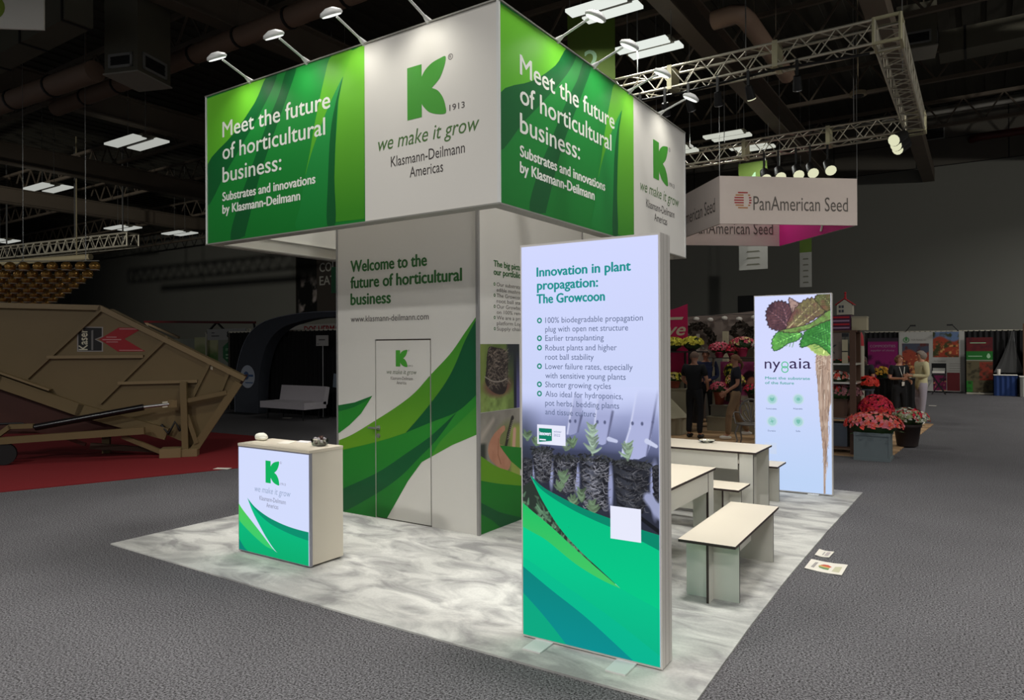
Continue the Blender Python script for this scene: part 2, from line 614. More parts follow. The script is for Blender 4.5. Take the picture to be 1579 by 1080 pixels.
X0, X1, Y0, Y1, ZC = -75.0, 22.0, -20.0, 31.3, 12.0
ZT = ZC - 0.08
m_wall = mat('hall wall', (104, 104, 97), 0.85, var=0.05, scale=0.4, bump=0.15, bscale=14)
m_wall_up = mat('upper wall panel', (84, 80, 72), 0.85, var=0.08, scale=0.6)
m_deck = mat('roof deck', (58, 55, 46), 0.9, var=0.25, scale=0.5)
m_beam = mat('painted steel beam', (92, 82, 70), 0.7, var=0.15, scale=1.5)
m_duct = mat('brown insulated duct', (122, 100, 84), 0.6, var=0.12, scale=2)
m_gduct = mat('grey sheet metal duct', (98, 95, 82), 0.5, metal=0.3, var=0.12, scale=1.2)
m_alu = mat('aluminium truss tube', (196, 190, 172), 0.4, metal=0.55, var=0.08)
m_dark = mat('black fitting', (22, 22, 22), 0.5)
m_black = mat('black drape', (15, 15, 17), 0.9, var=0.3, scale=5)
m_white = mat('white laminate', (218, 214, 204), 0.55, var=0.02, scale=2)
m_white2 = mat('white coated metal', (214, 214, 210), 0.45, var=0.02)
m_steel = mat('brushed steel', (176, 176, 174), 0.3, metal=0.8)

MB().span((X0, Y0, -0.12), (X1, Y1, 0), 0).build('floor', aisle_carpet(), kind='structure')
MB().span((X0, Y1, 0), (X1, Y1 + 0.2, ZC), 0).build('wall_back', m_wall, kind='structure')
MB().span((X0 - 0.2, Y0, 0), (X0, Y1, ZC), 0).build('wall_left', m_wall, kind='structure')
ceil = MB().span((X0, Y0, ZC), (X1, Y1, ZC + 0.2), 0).build('ceiling', m_deck, kind='structure')
# corrugated deck ribs, one joined relief
mb = MB()
for i in range(150):
    x = X0 + 0.3 + i * 0.64
    mb.span((x, Y0, ZC - 0.06), (x + 0.3, Y1, ZC), 0)
mb.build('trim_%d' % 40, m_deck, kind='structure')
# main girders running away from the entrance side, cross joists between them
NT = [1]
for x in (-38.4, -29.9, -21.3, -12.75, -4.27, 4.3, 12.8):
    mb = MB()
    mb.span((x - 0.2, Y0, 9.0), (x + 0.2, Y1, 9.05), 0); mb.span((x - 0.2, Y0, 9.75), (x + 0.2, Y1, 9.8), 0)
    mb.span((x - 0.03, Y0, 9.05), (x + 0.03, Y1, 9.75), 0)
    NT[0] += 1; mb.build('trim_%d' % NT[0], m_beam, kind='structure')
for x in (-0.55,):
    NT[0] += 1; MB().span((x - 0.22, 3.0, 8.8), (x + 0.22, Y1, 9.3), 0).build('trim_%d' % NT[0], m_beam, kind='structure')
for y in (-3.5, 3.2, 7.4, 12.6, 16.2, 21.5, 26.8):
    mb = MB()
    mb.span((X0, y - 0.06, 9.85), (X1, y + 0.06, 9.97), 0); mb.span((X0, y - 0.06, 10.75), (X1, y + 0.06, 10.87), 0)
    n = 80
    for i in range(n):
        xa = X0 + (X1 - X0) * i / n; xb = X0 + (X1 - X0) * (i + 1) / n; xm = (xa + xb) / 2
        mb.bar((xa, y, 9.91), (xm, y, 10.8), 0.05, 0.05); mb.bar((xm, y, 10.8), (xb, y, 9.91), 0.05, 0.05)
    NT[0] += 1; mb.build('trim_%d' % NT[0], m_beam, kind='structure')
# upper wall cladding with recessed joints
upw = MB().span((-14.0, Y1 - 0.03, 9.4), (X1, Y1 - 0.001, ZC - 0.07), 0).build('trim_1', mat('joint shadow', (30, 28, 25), 0.9), kind='structure')
for i in range(11):
    for z0, z1 in ((9.43, 10.52), (10.55, 11.9)):
        xa = -14.0 + i * 3.25
        MB().span((xa + 0.02, Y1 - 0.07, z0), (xa + 3.23, Y1 - 0.031, z1), 0).build('panel', m_wall_up, upw)
# vent grilles on the upper wall
def grille(parent, fr, u0, u1, v0, v1, d, name='vent_grille'):
    mb = MB()
    for a, b_, c, e in ((u0, u1, v0, v0 + 0.05), (u0, u1, v1 - 0.05, v1), (u0, u0 + 0.05, v0, v1), (u1 - 0.05, u1, v0, v1)):
        mb.prism(fr, [(a, c), (b_, c), (b_, e), (a, e)], d, d + 0.03)
    n = max(4, int((v1 - v0) / 0.08))
    for i in range(1, n):
        v = v0 + (v1 - v0) * i / n
        mb.prism(fr, [(u0 + 0.05, v - 0.012), (u1 - 0.05, v - 0.012), (u1 - 0.05, v + 0.012), (u0 + 0.05, v + 0.012)], d + 0.004, d + 0.018, 1)
    mb.prism(fr, [(u0, v0), (u1, v0), (u1, v1), (u0, v1)], d, d + 0.004, 1)
    return mb.build(name, [mat('grille frame', (124, 124, 120), 0.5), m_dark], parent)
t = thing('wall_vent', 'square dark vent grille high on the back wall right of the lighting truss', 'vent', (-0.35, Y1 - 0.1, 10.85))
grille(t, Face((-0.35, Y1 - 0.075, 10.85), (1, 0, 0)), -0.4, 0.4, -0.32, 0.32, 0)
# pipes high on the back wall
mb = MB(); mb.cyl((-10, Y1 - 0.3, 11.6), (14, Y1 - 0.3, 11.6), 0.09)
for x in (-9, -3, 3, 9): mb.bar((x, Y1 - 0.3, 11.6), (x, Y1 - 0.08, 11.6), 0.05, 0.05)
tag(mb.build('conduit_pipe', mat('pale grey pipe', (150, 146, 138), 0.5)), 'long pale grey pipe high along the back wall', 'pipe')
mb = MB(); mb.tube([(1.0, Y1 - 0.1, 10.3), (1.02, Y1 - 0.35, 10.3), (1.3, Y1 - 0.45, 10.3), (12, Y1 - 0.45, 10.3)], 0.15)
tag(mb.build('sprinkler_main', mat('dark red pipe', (70, 22, 18), 0.5)), 'dark red fire main high on the back wall at the right', 'pipe')
# dark opening in the back wall
mb = MB(); mb.span((-8.61, Y1 - 0.03, 3.0), (-7.3, Y1 - 0.002, 4.3), 0)
tag(mb.build('service_hatch', m_dark), 'dark rectangular hatch in the back wall above the flower stall canvas', 'hatch')

# ---------------------------------------------------------------- ducts and diffusers
def round_duct(a, b, r, label, step=1.6, m=None):
    mb = MB(); mb.cyl(a, b, r, n=14)
    a_, b_ = Vector(a), Vector(b); n = int((b_ - a_).length / step)
    t = thing('round_duct', label, 'duct', a)
    mb.build('duct_pipe', m or m_duct, t)
    for i in range(1, n):
        c = a_.lerp(b_, i / n); d = (b_ - a_).normalized() * 0.03
        MB().cyl(c - d, c + d, r + 0.025, n=14).build('collar', m_dark, t)
    for i in range(1, n, 2):
        c = a_.lerp(b_, i / n); MB().bar(c + Vector((0, 0, r)), (c.x, c.y, ZT), 0.02, 0.02).build('hanger', m_beam, t)
    return t
round_duct((-20.0, 5.85, 8.5), (1.0, 5.95, 8.5), 0.2, 'long brown round duct with dark collars above the green fascia')
rd = round_duct((-26.0, 3.4, 7.72), (-14.3, 4.1, 7.72), 0.22, 'short brown round duct running left of the hanging vent box')
YD = [3.384,2.888]
mb = MB(); mb.span((-24.0, min(YD), 8.0), (-12.9, max(YD), 8.6), 0)
t = thing('flat_duct', 'wide flat grey duct crossing the top left of the hall', 'duct', (-15, min(YD), 8.0))
mb.build('duct_body', m_gduct, t)
for i in range(7):
    x = -23.5 + i * 1.75
    MB().span((x - 0.03, min(YD) - 0.02, 7.98), (x + 0.03, max(YD) + 0.02, 8.62), 0).build('flange', m_dark, t)
for x in (-23, -18, -13.5):
    MB().bar((x, min(YD) + 0.5, 8.6), (x, min(YD) + 0.5, ZT), 0.02, 0.02).build('hanger', m_beam, t)
# plenum box with grilles on its faces
def vent_box(c, sx, sy, h, rz, label):
    t = thing('vent_box', label, 'vent', c, rz)
    mb = MB(); mb.box((0, 0, h / 2 + 0.03), (sx, sy, h), mi=0); mb.build('box_body', m_gduct, t, local=True)
    mb = MB(); mb.box((0, 0, 0.015), (sx + 0.05, sy + 0.05, 0.03)); mb.build('bottom_plate', mat('pale sheet metal', (150, 146, 134), 0.5), t, local=True)
    R = Matrix.Rotation(rz, 3, 'Z')
    for ang, w in ((0, sx), (PI / 2, sy), (PI, sx), (-PI / 2, sy)):
        Rn = Matrix.Rotation(rz + ang, 3, 'Z')
        half = (sy if ang in (0, PI) else sx) / 2
        fr = Face(Vector(c) + Rn @ Vector((0, -half, 0)), Rn @ Vector((1, 0, 0)))
        grille(t, fr, -w * 0.36, w * 0.36, 0.12, 0.12 + w * 0.36, 0.002)
    for a in (-1, 1): MB().bar((c[0] + a * 0.2, c[1], c[2] + h), (c[0] + a * 0.2, c[1], ZT), 0.03, 0.03).build('hanger', m_beam, t)
    return t
vent_box((-13.58, 4.62, 7.5), 0.8, 0.95, 1.6, 0.35, 'hanging grey vent box with a grille on each face, upper left')
VB = [(-0.47,18.5,10.0),(0.05,18.5,10.42)]
vent_box(((VB[0][0] + VB[1][0]) / 2, 19.0, VB[0][2] - 0.1), 0.95, 0.95, 1.2, 0.12, 'grey vent box with dark grilles near the top right truss corner')
DU = [(0.37,20.0,10.16),(0.37,20.0,10.79)]
mb = MB(); mb.span((0.3, 20, DU[0][2]), (14, 20.9, DU[1][2]), 0)
t = thing('square_duct', 'boxy grey duct with flanged seams at the top right', 'duct', (5, 20, DU[0][2]))
mb.build('duct_body', m_gduct, t)
for i in range(9):
    MB().span((0.9 + i * 1.5, 19.97, DU[0][2] - 0.03), (0.96 + i * 1.5, 20.93, DU[1][2] + 0.03), 0).build('flange', m_dark, t)
# elbow pipe above the truss
EP = [(-3.55,11.66,8.9),(-2.98,11.62,8.9),(-2.96,12.06,8.9),(-3.39,13.62,8.9)]
mb = MB(); mb.tube([EP[0], (EP[1][0] - 0.15, EP[1][1], 8.9), (EP[1][0], EP[1][1] + 0.05, 8.9), (EP[1][0] + 0.05, EP[1][1] + 0.4, 8.9), (EP[1][0] + 0.05, EP[1][1] + 4.2, 8.9)], 0.2, n=12)
t = thing('elbow_duct', 'brown round duct with a right-angle bend above the lighting truss', 'duct', EP[0])
mb.build('duct_pipe', m_duct, t)
for i in range(2): MB().bar((EP[1][0] + 0.05, EP[1][1] + 1 + 2 * i, 9.1), (EP[1][0] + 0.05, EP[1][1] + 1 + 2 * i, ZT), 0.02, 0.02).build('hanger', m_beam, t)
# ceiling speaker ring
mb = MB(); mb.cyl((-1.6, 18.5, 8.9), (-1.6, 18.5, 9.0), 0.22, n=20, mi=0); mb.cyl((-1.6, 18.5, 8.88), (-1.6, 18.5, 8.9), 0.15, n=20, mi=1)
mb.bar((-1.6, 18.5, 9.0), (-1.6, 18.5, ZT), 0.02, 0.02)
tag(mb.build('ceiling_speaker', [mat('cream ring', (150, 138, 112), 0.5), m_dark]), 'round cream rimmed ceiling speaker seen inside the truss square', 'speaker')

# ---------------------------------------------------------------- high-bay lights
g_near = glow('near diffuser', (224, 230, 222), 1.0)
g_mid = glow('middle diffuser', (190, 192, 180), 1.0)
g_far = glow('far diffuser', (168, 170, 164), 1.0)
def high_bay(x, y, z, label, g, lamp=False, k=1.0):
    t = thing('high_bay_light', label, 'ceiling light', (x, y, z), 0, 'high bay lights')
    MB().box((0, 0, 0.05), (1.1 * k, 0.34 * k, 0.1)).build('housing', m_gduct, t, local=True)
    for s in (-1, 1):
        MB().box((s * 0.07 * k, s * 0.21 * k, 0.0), (1.16 * k, 0.29 * k, 0.06)).build('diffuser', g, t, local=True)
    for s in (-1, 1):
        MB().bar((s * 0.5, 0, 0.1), (s * 0.5, 0, ZT - z), 0.015, 0.015).build('cable', m_steel, t, local=True)
    return t
LB = ['high bay light directly above the right green fascia, nearest in view', 'high bay light behind the right fascia arm lamps, second in view',
      'small high bay light seen through the truss, middle of three', 'small high bay light seen through the truss, leftmost of three',
      'small high bay light seen through the truss, rightmost of three', 'largest high bay light left of the green fascia',
      'second high bay light from the fascia, above the end of the left truss', 'high bay light cut by the left edge above the left truss',
      'small high bay light just above the tip of the left truss', 'small high bay light closest to the lower left fascia corner']
for (x, y, z, w, em), lb in zip(FIX_VIEW, LB):
    high_bay(x, y, z, lb, g_near if em >= 1 else (g_mid if em > 0.5 else g_far), w > 0, 1.45 if em < 0.5 else 1.0)

# ---------------------------------------------------------------- box trusses
def truss_run(mb, a, b, w=0.42, r=0.028, n=None):
    a = Vector(a); b = Vector(b); d = (b - a).normalized(); side = Vector((-d.y, d.x, 0)) * w / 2; up = Vector((0, 0, w / 2))
    L = (b - a).length; n = n or max(2, int(L / 0.62))
    cs = [side + up, -side + up, -side - up, side - up]
    for c in cs: mb.cyl(a + c, b + c, r, n=6)
    for i in range(n):
        p = a.lerp(b, i / n); q = a.lerp(b, (i + 1) / n); m = (p + q) / 2
        for k in range(4):
            c0, c1 = cs[k], cs[(k + 1) % 4]
            mb.cyl(p + c0, m + c1, r * 0.5, n=5, caps=False); mb.cyl(m + c1, q + c0, r * 0.5, n=5, caps=False)
    for p in (a, b):
        for k in range(4): mb.cyl(p + cs[k], p + cs[(k + 1) % 4], r, n=6)
TR = thing('lighting_truss', 'square aluminium lighting truss hanging at the upper right', 'truss', (-3, 13.5, 7.2))
tx0, tx1, ty0, ty1 = -6.6, -0.1, 10.7, 16.9
for nm, a, b in (('truss_beam', (tx0, ty0, 7.42), (tx1 - 0.2, ty0, 7.42)), ('truss_beam', (tx0, ty1, 7.42), (tx1 - 0.2, ty1, 7.42)),
                 ('truss_beam', (tx1, ty0 + 0.2, 7.42), (tx1, ty1 - 0.2, 7.42)), ('truss_beam', (tx0, ty0 + 0.2, 7.42), (tx0, ty1 - 0.2, 7.42))):
    mb = MB(); truss_run(mb, a, b); mb.build(nm, m_alu, TR)
for x in (tx0, tx1):
    for y in (ty0, ty1):
        mb = MB()
        for i in (-1, 1):
            for j in (-1, 1): mb.cyl((x + i * 0.21, y + j * 0.21, 7.18), (x + i * 0.21, y + j * 0.21, 7.66), 0.035, n=6)
            for z in (7.2, 7.64):
                mb.bar((x - 0.21, y + i * 0.21, z), (x + 0.21, y + i * 0.21, z), 0.05, 0.05); mb.bar((x + i * 0.21, y - 0.21, z), (x + i * 0.21, y + 0.21, z), 0.05, 0.05)
        mb.build('corner_block', mat('cream plate', (190, 184, 150), 0.5, metal=0.3), TR)
for x, y in ((-4.1, ty0), (-2.0, ty0), (-4.3, ty1), (-2.1, ty1)):
    MB().box((x, y, 7.42), (0.1, 0.47, 0.5)).build('splice_plate', mat('cream plate', (190, 184, 150)), TR)
for x, y in ((-4.9, ty0), (-2.6, ty0), (tx1, 13.5), (-4.9, ty1), (-1.5, ty1)):
    MB().bar((x, y, 7.6), (x, y, ZT), 0.02, 0.02).build('chain', m_steel, TR)
mb = MB(); mb.tube([(-6, ty0 - 0.1, 7.15), (-4, ty0 - 0.05, 7.1), (-2, ty0 - 0.1, 7.16), (-0.4, ty0, 7.12)], 0.025, n=6)
mb.build('power_cable', m_dark, TR)
CRN = [(-0.31,16.52,7.86),(-0.31,17.46,7.92),(-0.31,17.05,7.58)]
g_spot = glow('stage lamp lens', (226, 226, 190), 0.9)
def stage_lamp(x, y, z, aim, label, on=True, k=1.0, kind='stage_light', drop=0.28):
    t = thing(kind, label, 'stage light', (x, y, z), 0, 'stage lights on the truss')
    d = Vector(aim).normalized()
    MB().cyl(Vector((0, 0, -drop)), Vector((0, 0, -drop)) + d * 0.34 * k, 0.09 * k, 0.12 * k, n=12).build('lamp_body', m_dark, t, local=True)
    e = Vector((0, 0, -drop)) + d * 0.34 * k
    MB().cyl(e, e + d * 0.02, 0.11 * k, n=12).build('lens', g_spot if on else m_steel, t, local=True)
    MB().bar((0, 0, 0.05), (0, 0, -drop), 0.05, 0.05).build('yoke', m_dark, t, local=True)
    return t
STG = [(-3.74,6.69),(-3.36,6.69),(-2.9,6.68),(-2.54,6.68),(-2.11,6.69)]
nm = ['first', 'second', 'third', 'fourth', 'fifth', 'sixth']
for i, (px_x, zz) in enumerate(STG):
    stage_lamp(px_x, ty1 - 0.21, 7.19, (0.35, -0.8, -0.75), 'lit stage light under the far truss beam, %s from the left' % nm[i], k=1.25, drop=7.19 - zz - 0.0)
for i, x in enumerate((-4.75, -4.2, -3.7, -3.1, -2.5, -1.6)):
    stage_lamp(x, ty0 - 0.21, 7.19, (0.1 * (-1) ** i, 0.6, -0.9), 'small dark stage light under the near truss beam, %s from the left' % nm[i], on=(i in (0, 4)), k=0.75)
for i, (dx, dy, dz) in enumerate(CRN):
    stage_lamp(tx1 - 0.21, dy, 7.19, (-0.5, -0.9, -0.5), 'cream lit stage light at the far right truss corner, %s from the top' % nm[i], k=1.3, drop=max(0.1, 7.19 - dz))

LT = thing('left_lighting_truss', 'long box truss running in from the left edge above the gold globes', 'truss', (-38, 14.6, 7.0))
LA = [(-46.12,12.44,7.0),(-31.94,14.37,7.0)]
mb = MB(); truss_run(mb, LA[0], LA[1], w=0.6, r=0.05, n=22); mb.build('truss_beam', m_alu, LT)
for k in (0.3, 0.7, 0.95):
    p = Vector(LA[0]).lerp(Vector(LA[1]), k); MB().bar(p, (p.x, p.y, ZT), 0.05, 0.05).build('chain', m_steel, LT)
LA2 = [(-42.43,11.2,6.2),(-33.45,13.21,6.2)]
mb = MB(); mb.cyl(LA2[0], LA2[1], 0.14, n=10); 
for k in (0.3, 0.9):
    p = Vector(LA2[0]).lerp(Vector(LA2[1]), k); mb.bar(p, (p.x, p.y, ZT), 0.04, 0.04)
tag(mb.build('hanging_pipe', mat('cream pipe', (150, 140, 112), 0.5)), 'cream horizontal pipe hanging just above the gold globes', 'pipe')

# ================================================================ our booth: pale carpet
mb = MB()
poly = [(-5.658, 0.0), (-3.9, -0.02), (-2.2, -0.035), (-0.9, -0.02), (0.0, 0.0), (-0.035, 1.2), (-0.05, 2.4), (-0.04, 4.0), (0, 6.287), (-5.66, 6.29)]
mb.prism(Face((0, 0, 0), (1, 0, 0), (0, 1, 0)), poly, 0.0, 0.012)
tag(mb.build('booth_carpet', booth_carpet()), 'pale grey mottled carpet square under the green booth', 'carpet')

# ---------------------------------------------------------------- brand mark, shared outline (unit height)
KST = [(0.0, 0.0), (0.0, 1.0), (0.362, 1.0), (0.362, 0.765)]
KUP = sm((0.362, 0.765), (0.45, 0.87), (0.61, 0.965), (0.80, 1.01), (0.94, 1.015), (0.915, 0.85), (0.80, 0.645), (0.612, 0.5))
KLO = sm((0.612, 0.5), (0.755, 0.42), (0.87, 0.275), (0.93, 0.11), (0.935, -0.03), (0.745, -0.015), (0.545, 0.06), (0.415, 0.175), (0.362, 0.25))
KMARK = KST + KUP[1:] + KLO[1:] + [(0.362, 0.0)]


def ring(mb, fr, u, v, r, w, d, mi=0, n=18):
    for i in range(n):
        a, b = 2 * PI * i / n, 2 * PI * (i + 1) / n
        mb.flat(fr, [(u + r * math.cos(a), v + r * math.sin(a)), (u + r * math.cos(b), v + r * math.sin(b)),
                     (u + (r - w) * math.cos(b), v + (r - w) * math.sin(b)), (u + (r - w) * math.cos(a), v + (r - w) * math.sin(a))], d, mi)


def brand(fr, parent, u, v, h, m_mark, m_slogan, m_name, name2=True, sx=1.0, d=0.0015):
    """mark with its year, the italic slogan and two lines of name; u, v is the mark's lower left corner, h its height"""
    mb = MB(); mb.flat(fr, [(u + a * h * sx, v + b * h) for a, b in KMARK], d)
    mb.build('emblem', m_mark, parent)
    k = h / 0.426
    mb = MB()
    write(mb, fr, '1913', u + 0.437 * k * sx, v - 0.004 * k, 0.149 * k * sx, 0.047 * k, d)
    ring(mb, fr, u + 0.45 * k * sx, v + 0.418 * k, 0.024 * k, 0.005 * k, d)
    write(mb, fr, 'R', u + 0.441 * k * sx, v + 0.406 * k, 0.018 * k, 0.024 * k, d)
    mb.build('small_print', m_name, parent)
    mb = MB(); write(mb, fr, 'we make it grow', u - 0.33 * k * sx, v - 0.2 * k, 1.055 * k * sx, 0.118 * k, d, shear=0.22)
    mb.build('slogan_lettering', m_slogan, parent)
    letter_lines(fr, parent, 'name_lettering', m_name, (('Klasmann-Deilmann', u - 0.185 * k * sx, v - 0.352 * k, 0.77 * k * sx, 0.085 * k), ('Americas', u + 0.022 * k * sx, v - 0.468 * k, 0.348 * k * sx, 0.085 * k)), d)


# ---------------------------------------------------------------- overhead fascia ring
fx0, fx1, fy0, fy1, fz0, fz1 = -5.401, -1.752, 0.853, 4.817, 2.931, 4.441
FR = thing('overhead_fascia', 'square hanging fascia ring printed green and white above the booth', 'sign', ((fx0 + fx1) / 2, (fy0 + fy1) / 2, fz0))
m_fab = mat('white printed fabric', (216, 212, 204), 0.7, var=0.02, scale=1.2)
m_fabin = mat('white fabric lining', (226, 224, 214), 0.8, var=0.03, scale=1.5)
m_ink_dark = mat('dark grey ink', (62, 56, 54), 0.6)
m_ink_green = mat('leaf green ink', (66, 150, 46), 0.5)
m_ink_olive = mat('olive green ink', (74, 112, 54), 0.5)
m_ink_white = mat('white ink', (236, 238, 228), 0.6)
T = 0.09
MB().span((fx0, fy0, fz0), (fx1, fy0 + T, fz1)).build('fascia_panel', m_fab, FR, label='left facing fascia panel')
MB().span((fx1 - T, fy0 + T, fz0), (fx1, fy1, fz1)).build('fascia_panel', m_fab, FR, label='right facing fascia panel')
MB().span((fx0, fy0 + T, fz0), (fx0 + T, fy1, fz1)).build('fascia_panel', m_fabin, FR)
MB().span((fx0 + T, fy1 - T, fz0), (fx1 - T, fy1, fz1)).build('fascia_panel', m_fabin, FR)
mb = MB()
e = 0.014
for z in (fz0 - 0.012, fz1):
    mb.span((fx0 - e, fy0 - e, z), (fx1 + e, fy0 + T + e, z + 0.012)); mb.span((fx0 - e, fy1 - T - e, z), (fx1 + e, fy1 + e, z + 0.012))
    mb.span((fx1 - T - e, fy0 + T + e, z), (fx1 + e, fy1 - T - e, z + 0.012)); mb.span((fx0 - e, fy0 + T + e, z), (fx0 + T + e, fy1 - T - e, z + 0.012))
mb.build('edge_profile', mat('grey aluminium profile', (150, 148, 140), 0.45, metal=0.4), FR)
for x, y in ((fx0, fy0), (fx1, fy0), (fx1, fy1), (fx0, fy1)):
    MB().box((x, y, (fz0 + fz1) / 2), (0.022, 0.022, fz1 - fz0)).build('corner_strip', m_white2, FR)
mb = MB()
mb.span((fx0 + T, fy0 + T + 0.001, fz0 + 0.11), (fx1 - T, fy0 + T + 0.02, fz0 + 0.125)); mb.span((fx0 + T + 0.001, fy0 + T, fz0 + 0.11), (fx0 + T + 0.02, fy1 - T, fz0 + 0.125))
mb.build('inner_rail', mat('grey aluminium profile', (150, 148, 140)), FR)
for y in (2.6, 3.8):
    MB().span((fx0 + T, y - 0.04, fz1 - 0.12), (fx1 - T, y + 0.04, fz1 - 0.04)).build('cross_beam', m_alu, FR)

SPL = 2.26
A_LIME = [(0.006,1.495),(0.996,1.514),(0.777,1.3),(0.435,1.032),(-0.0,0.783)]
A_D1 = [(0.96,1.517),(1.119,1.516),(0.959,1.288),(0.588,0.935),(0.315,0.69),(-0.003,0.388),(0.0,0.808),(0.436,1.055),(0.777,1.3)]
A_D2 = [(1.257,1.516),(1.391,1.512),(1.237,1.233),(1.062,0.949),(0.845,0.569),(0.638,0.079),(0.6,0.024),(0.388,0.019),(0.507,0.33),(0.736,0.701),(0.957,1.058),(1.135,1.298)]
A_L2 = [(1.86,1.51),(1.76,1.323),(1.631,0.938),(1.565,0.689),(1.505,0.501),(1.63,0.765),(1.82,1.075),(2.004,1.296),(2.124,1.495)]
A_BL = [(2.004,1.296),(1.934,1.096),(1.904,0.805),(1.886,0.427),(1.898,0.033),(1.788,0.029),(1.803,0.395),(1.837,0.817),(1.912,1.1)]
A_B2 = [(2.004,1.296),(1.82,1.075),(1.63,0.765),(1.515,0.521),(1.431,0.224),(1.38,0.02),(1.8,0.022),(1.809,0.394),(1.843,0.816),(1.919,1.12)]
A_R = [(2.263,1.515),(2.124,1.495),(2.004,1.296),(1.943,1.094),(1.903,0.721),(1.886,0.427),(1.898,0.033),(2.252,0.024)]
i_base = ink_grad('fascia green', (16, 118, 40), (38, 158, 66), -0.0, 1.5)
i_lime = ink_grad('fascia lime', (66, 158, 34), (116, 204, 52), 0.2, 1.5)
i_dark = ink_grad('fascia dark green', (10, 84, 38), (18, 112, 52), 0, 1.5)
i_mid = ink_grad('fascia emerald', (18, 122, 46), (48, 172, 82), 0, 1.5)
i_right = ink_grad('fascia right band', (58, 136, 30), (122, 204, 56), 0.1, 1.45)


def fascia_art(O, U, sx, flip_zero):
    fr = Face(O, U, sx=sx)
    H = fz1 - fz0
    C_ = lambda P: clip(P, 0.0, SPL, 0.0, H)
    mb = MB(); mb.flat(fr, [(0, 0), (SPL, 0), (SPL, H), (0, H)], 0.001); gb = mb.build('green_print', i_base, FR)
    lay = [('grass_blade', A_LIME, i_lime), ('grass_blade', A_D1, i_dark), ('grass_blade', A_D2, i_dark), ('grass_blade', A_L2, i_lime),
           ('grass_blade', A_R, i_right), ('grass_blade', A_B2, i_mid), ('grass_blade', A_BL, i_dark)]
    for i, (n, P, m) in enumerate(lay):
        q = C_(sm(*P, closed=True, k=4) if P not in (A_R, A_LIME) else P)
        if q: mb = MB(); mb.flat(fr, q, 0.0012 + 0.0002 * i); mb.build(n, m, gb)
    D = 0.0028
    letter_lines(fr, FR, 'headline_lettering', m_ink_white, (('Meet the future', 0.270, 1.054, 1.566, 0.152), ('of horticultural', 0.269, 0.828, 1.50, 0.152), ('business:', 0.267, 0.598, 0.904, 0.152)), D, 0.02)
    letter_lines(fr, FR, 'subline_lettering', m_ink_white, (('Substrates and innovations', 0.265, 0.411, 1.372, 0.085), ('by Klasmann-Deilmann', 0.264, 0.284, 1.167, 0.085)), D, 0.05)
    brand(fr, FR, 2.745, 0.775, 0.426, m_ink_green, m_ink_olive, m_ink_dark)
fascia_art((fx0, fy0, fz0), (1, 0, 0), 1.0, False)
fascia_art((fx1, fy0, fz0), (0, 1, 0), 3.964 / 3.649, True)

# arm lamps clipped on the fascia's upper edge
g_arm = glow('arm lamp lens', (235, 238, 232), 1.3)
def arm_lamp(base, out, label, watts=38):
    o = Vector(out)
    t = thing('arm_spotlight', label, 'arm light', base, 0, 'arm spotlights on the fascia')
    MB().cyl((0, 0, -0.01), Vector((0, 0, 0.0)) + o * 0.09 + Vector((0, 0, 0.03)), 0.035, 0.014, n=10).build('clamp', m_white2, t, local=True)
    tip = o * 0.34 + Vector((0, 0, 0.115))
    MB().cyl(o * 0.09 + Vector((0, 0, 0.03)), tip, 0.011, n=8).build('arm', m_white2, t, local=True)
    s = Vector((-o.y, o.x, 0))
    hd = MB()
    c = tip + o * 0.06
    hd.lathe((0, 0, 0), [(0.035, 0.045), (0.085, 0.02), (0.095, 0.0), (0.088, -0.012)], n=16)
    tilt = Matrix.Rotation(math.radians(28), 3, s)
    hd.v = [tuple(Vector(c) + tilt @ Vector(p)) for p in hd.v]
    h = hd.build('lamp_head', m_white2, t, local=True)
    ln = MB(); ln.cyl((0, 0, -0.014), (0, 0, -0.018), 0.08, n=16)
    ln.v = [tuple(Vector(c) + tilt @ Vector(p)) for p in ln.v]
    ln.build('lens', g_arm, h, local=True)
    b = Vector(base) + c
    spot_lamp('arm_lamp', b + Vector((0, 0, -0.04)), Vector(base) - Vector((0, 0, 0.75)), watts, 125, (1, 0.98, 0.9), 0.05)
for i, x in enumerate((-4.69, -3.87, -3.15, -2.43)):
    arm_lamp((x, fy0 + 0.04, fz1 + 0.012), (0, -1, 0), 'white arm spotlight on the left fascia edge, %s from the left' % nm[i], 11)
for i, y in enumerate((1.74, 2.41, 3.2, 4.03)):
    arm_lamp((fx1 - 0.04, y, fz1 + 0.012), (1, 0, 0), 'white arm spotlight on the right fascia edge, %s from the near corner' % nm[i], 11)

# ---------------------------------------------------------------- storage tower
tx_0, tx_1, ty_0, ty_1 = -4.833, -2.867, 2.0915, 4.266
TW = thing('storage_tower', 'tall square tower with green wave graphics and a door under the fascia', 'tower', ((tx_0 + tx_1) / 2, (ty_0 + ty_1) / 2, 0.012))
TH = 4.25
m_tw = mat('white tower print', (206, 203, 196), 0.5, var=0.015, scale=1.0)
du0, du1, dv = 0.586, 1.362, 1.937     # door opening on the front
z0 = 0.012
MB().span((tx_0, ty_0, z0), (tx_0 + du0 - 0.006, ty_0 + 0.05, TH)).build('wall_panel', m_tw, TW)
MB().span((tx_0 + du1 + 0.006, ty_0, z0), (tx_1, ty_0 + 0.05, TH)).build('wall_panel', m_tw, TW)
MB().span((tx_0 + du0 - 0.006, ty_0, dv + 0.008), (tx_0 + du1 + 0.006, ty_0 + 0.05, TH)).build('wall_panel', m_tw, TW)
MB().span((tx_1 - 0.05, ty_0 + 0.05, z0), (tx_1, ty_1 - 0.05, TH)).build('wall_panel', m_tw, TW)
MB().span((tx_0, ty_0 + 0.05, z0), (tx_0 + 0.05, ty_1 - 0.05, TH)).build('wall_panel', m_tw, TW)
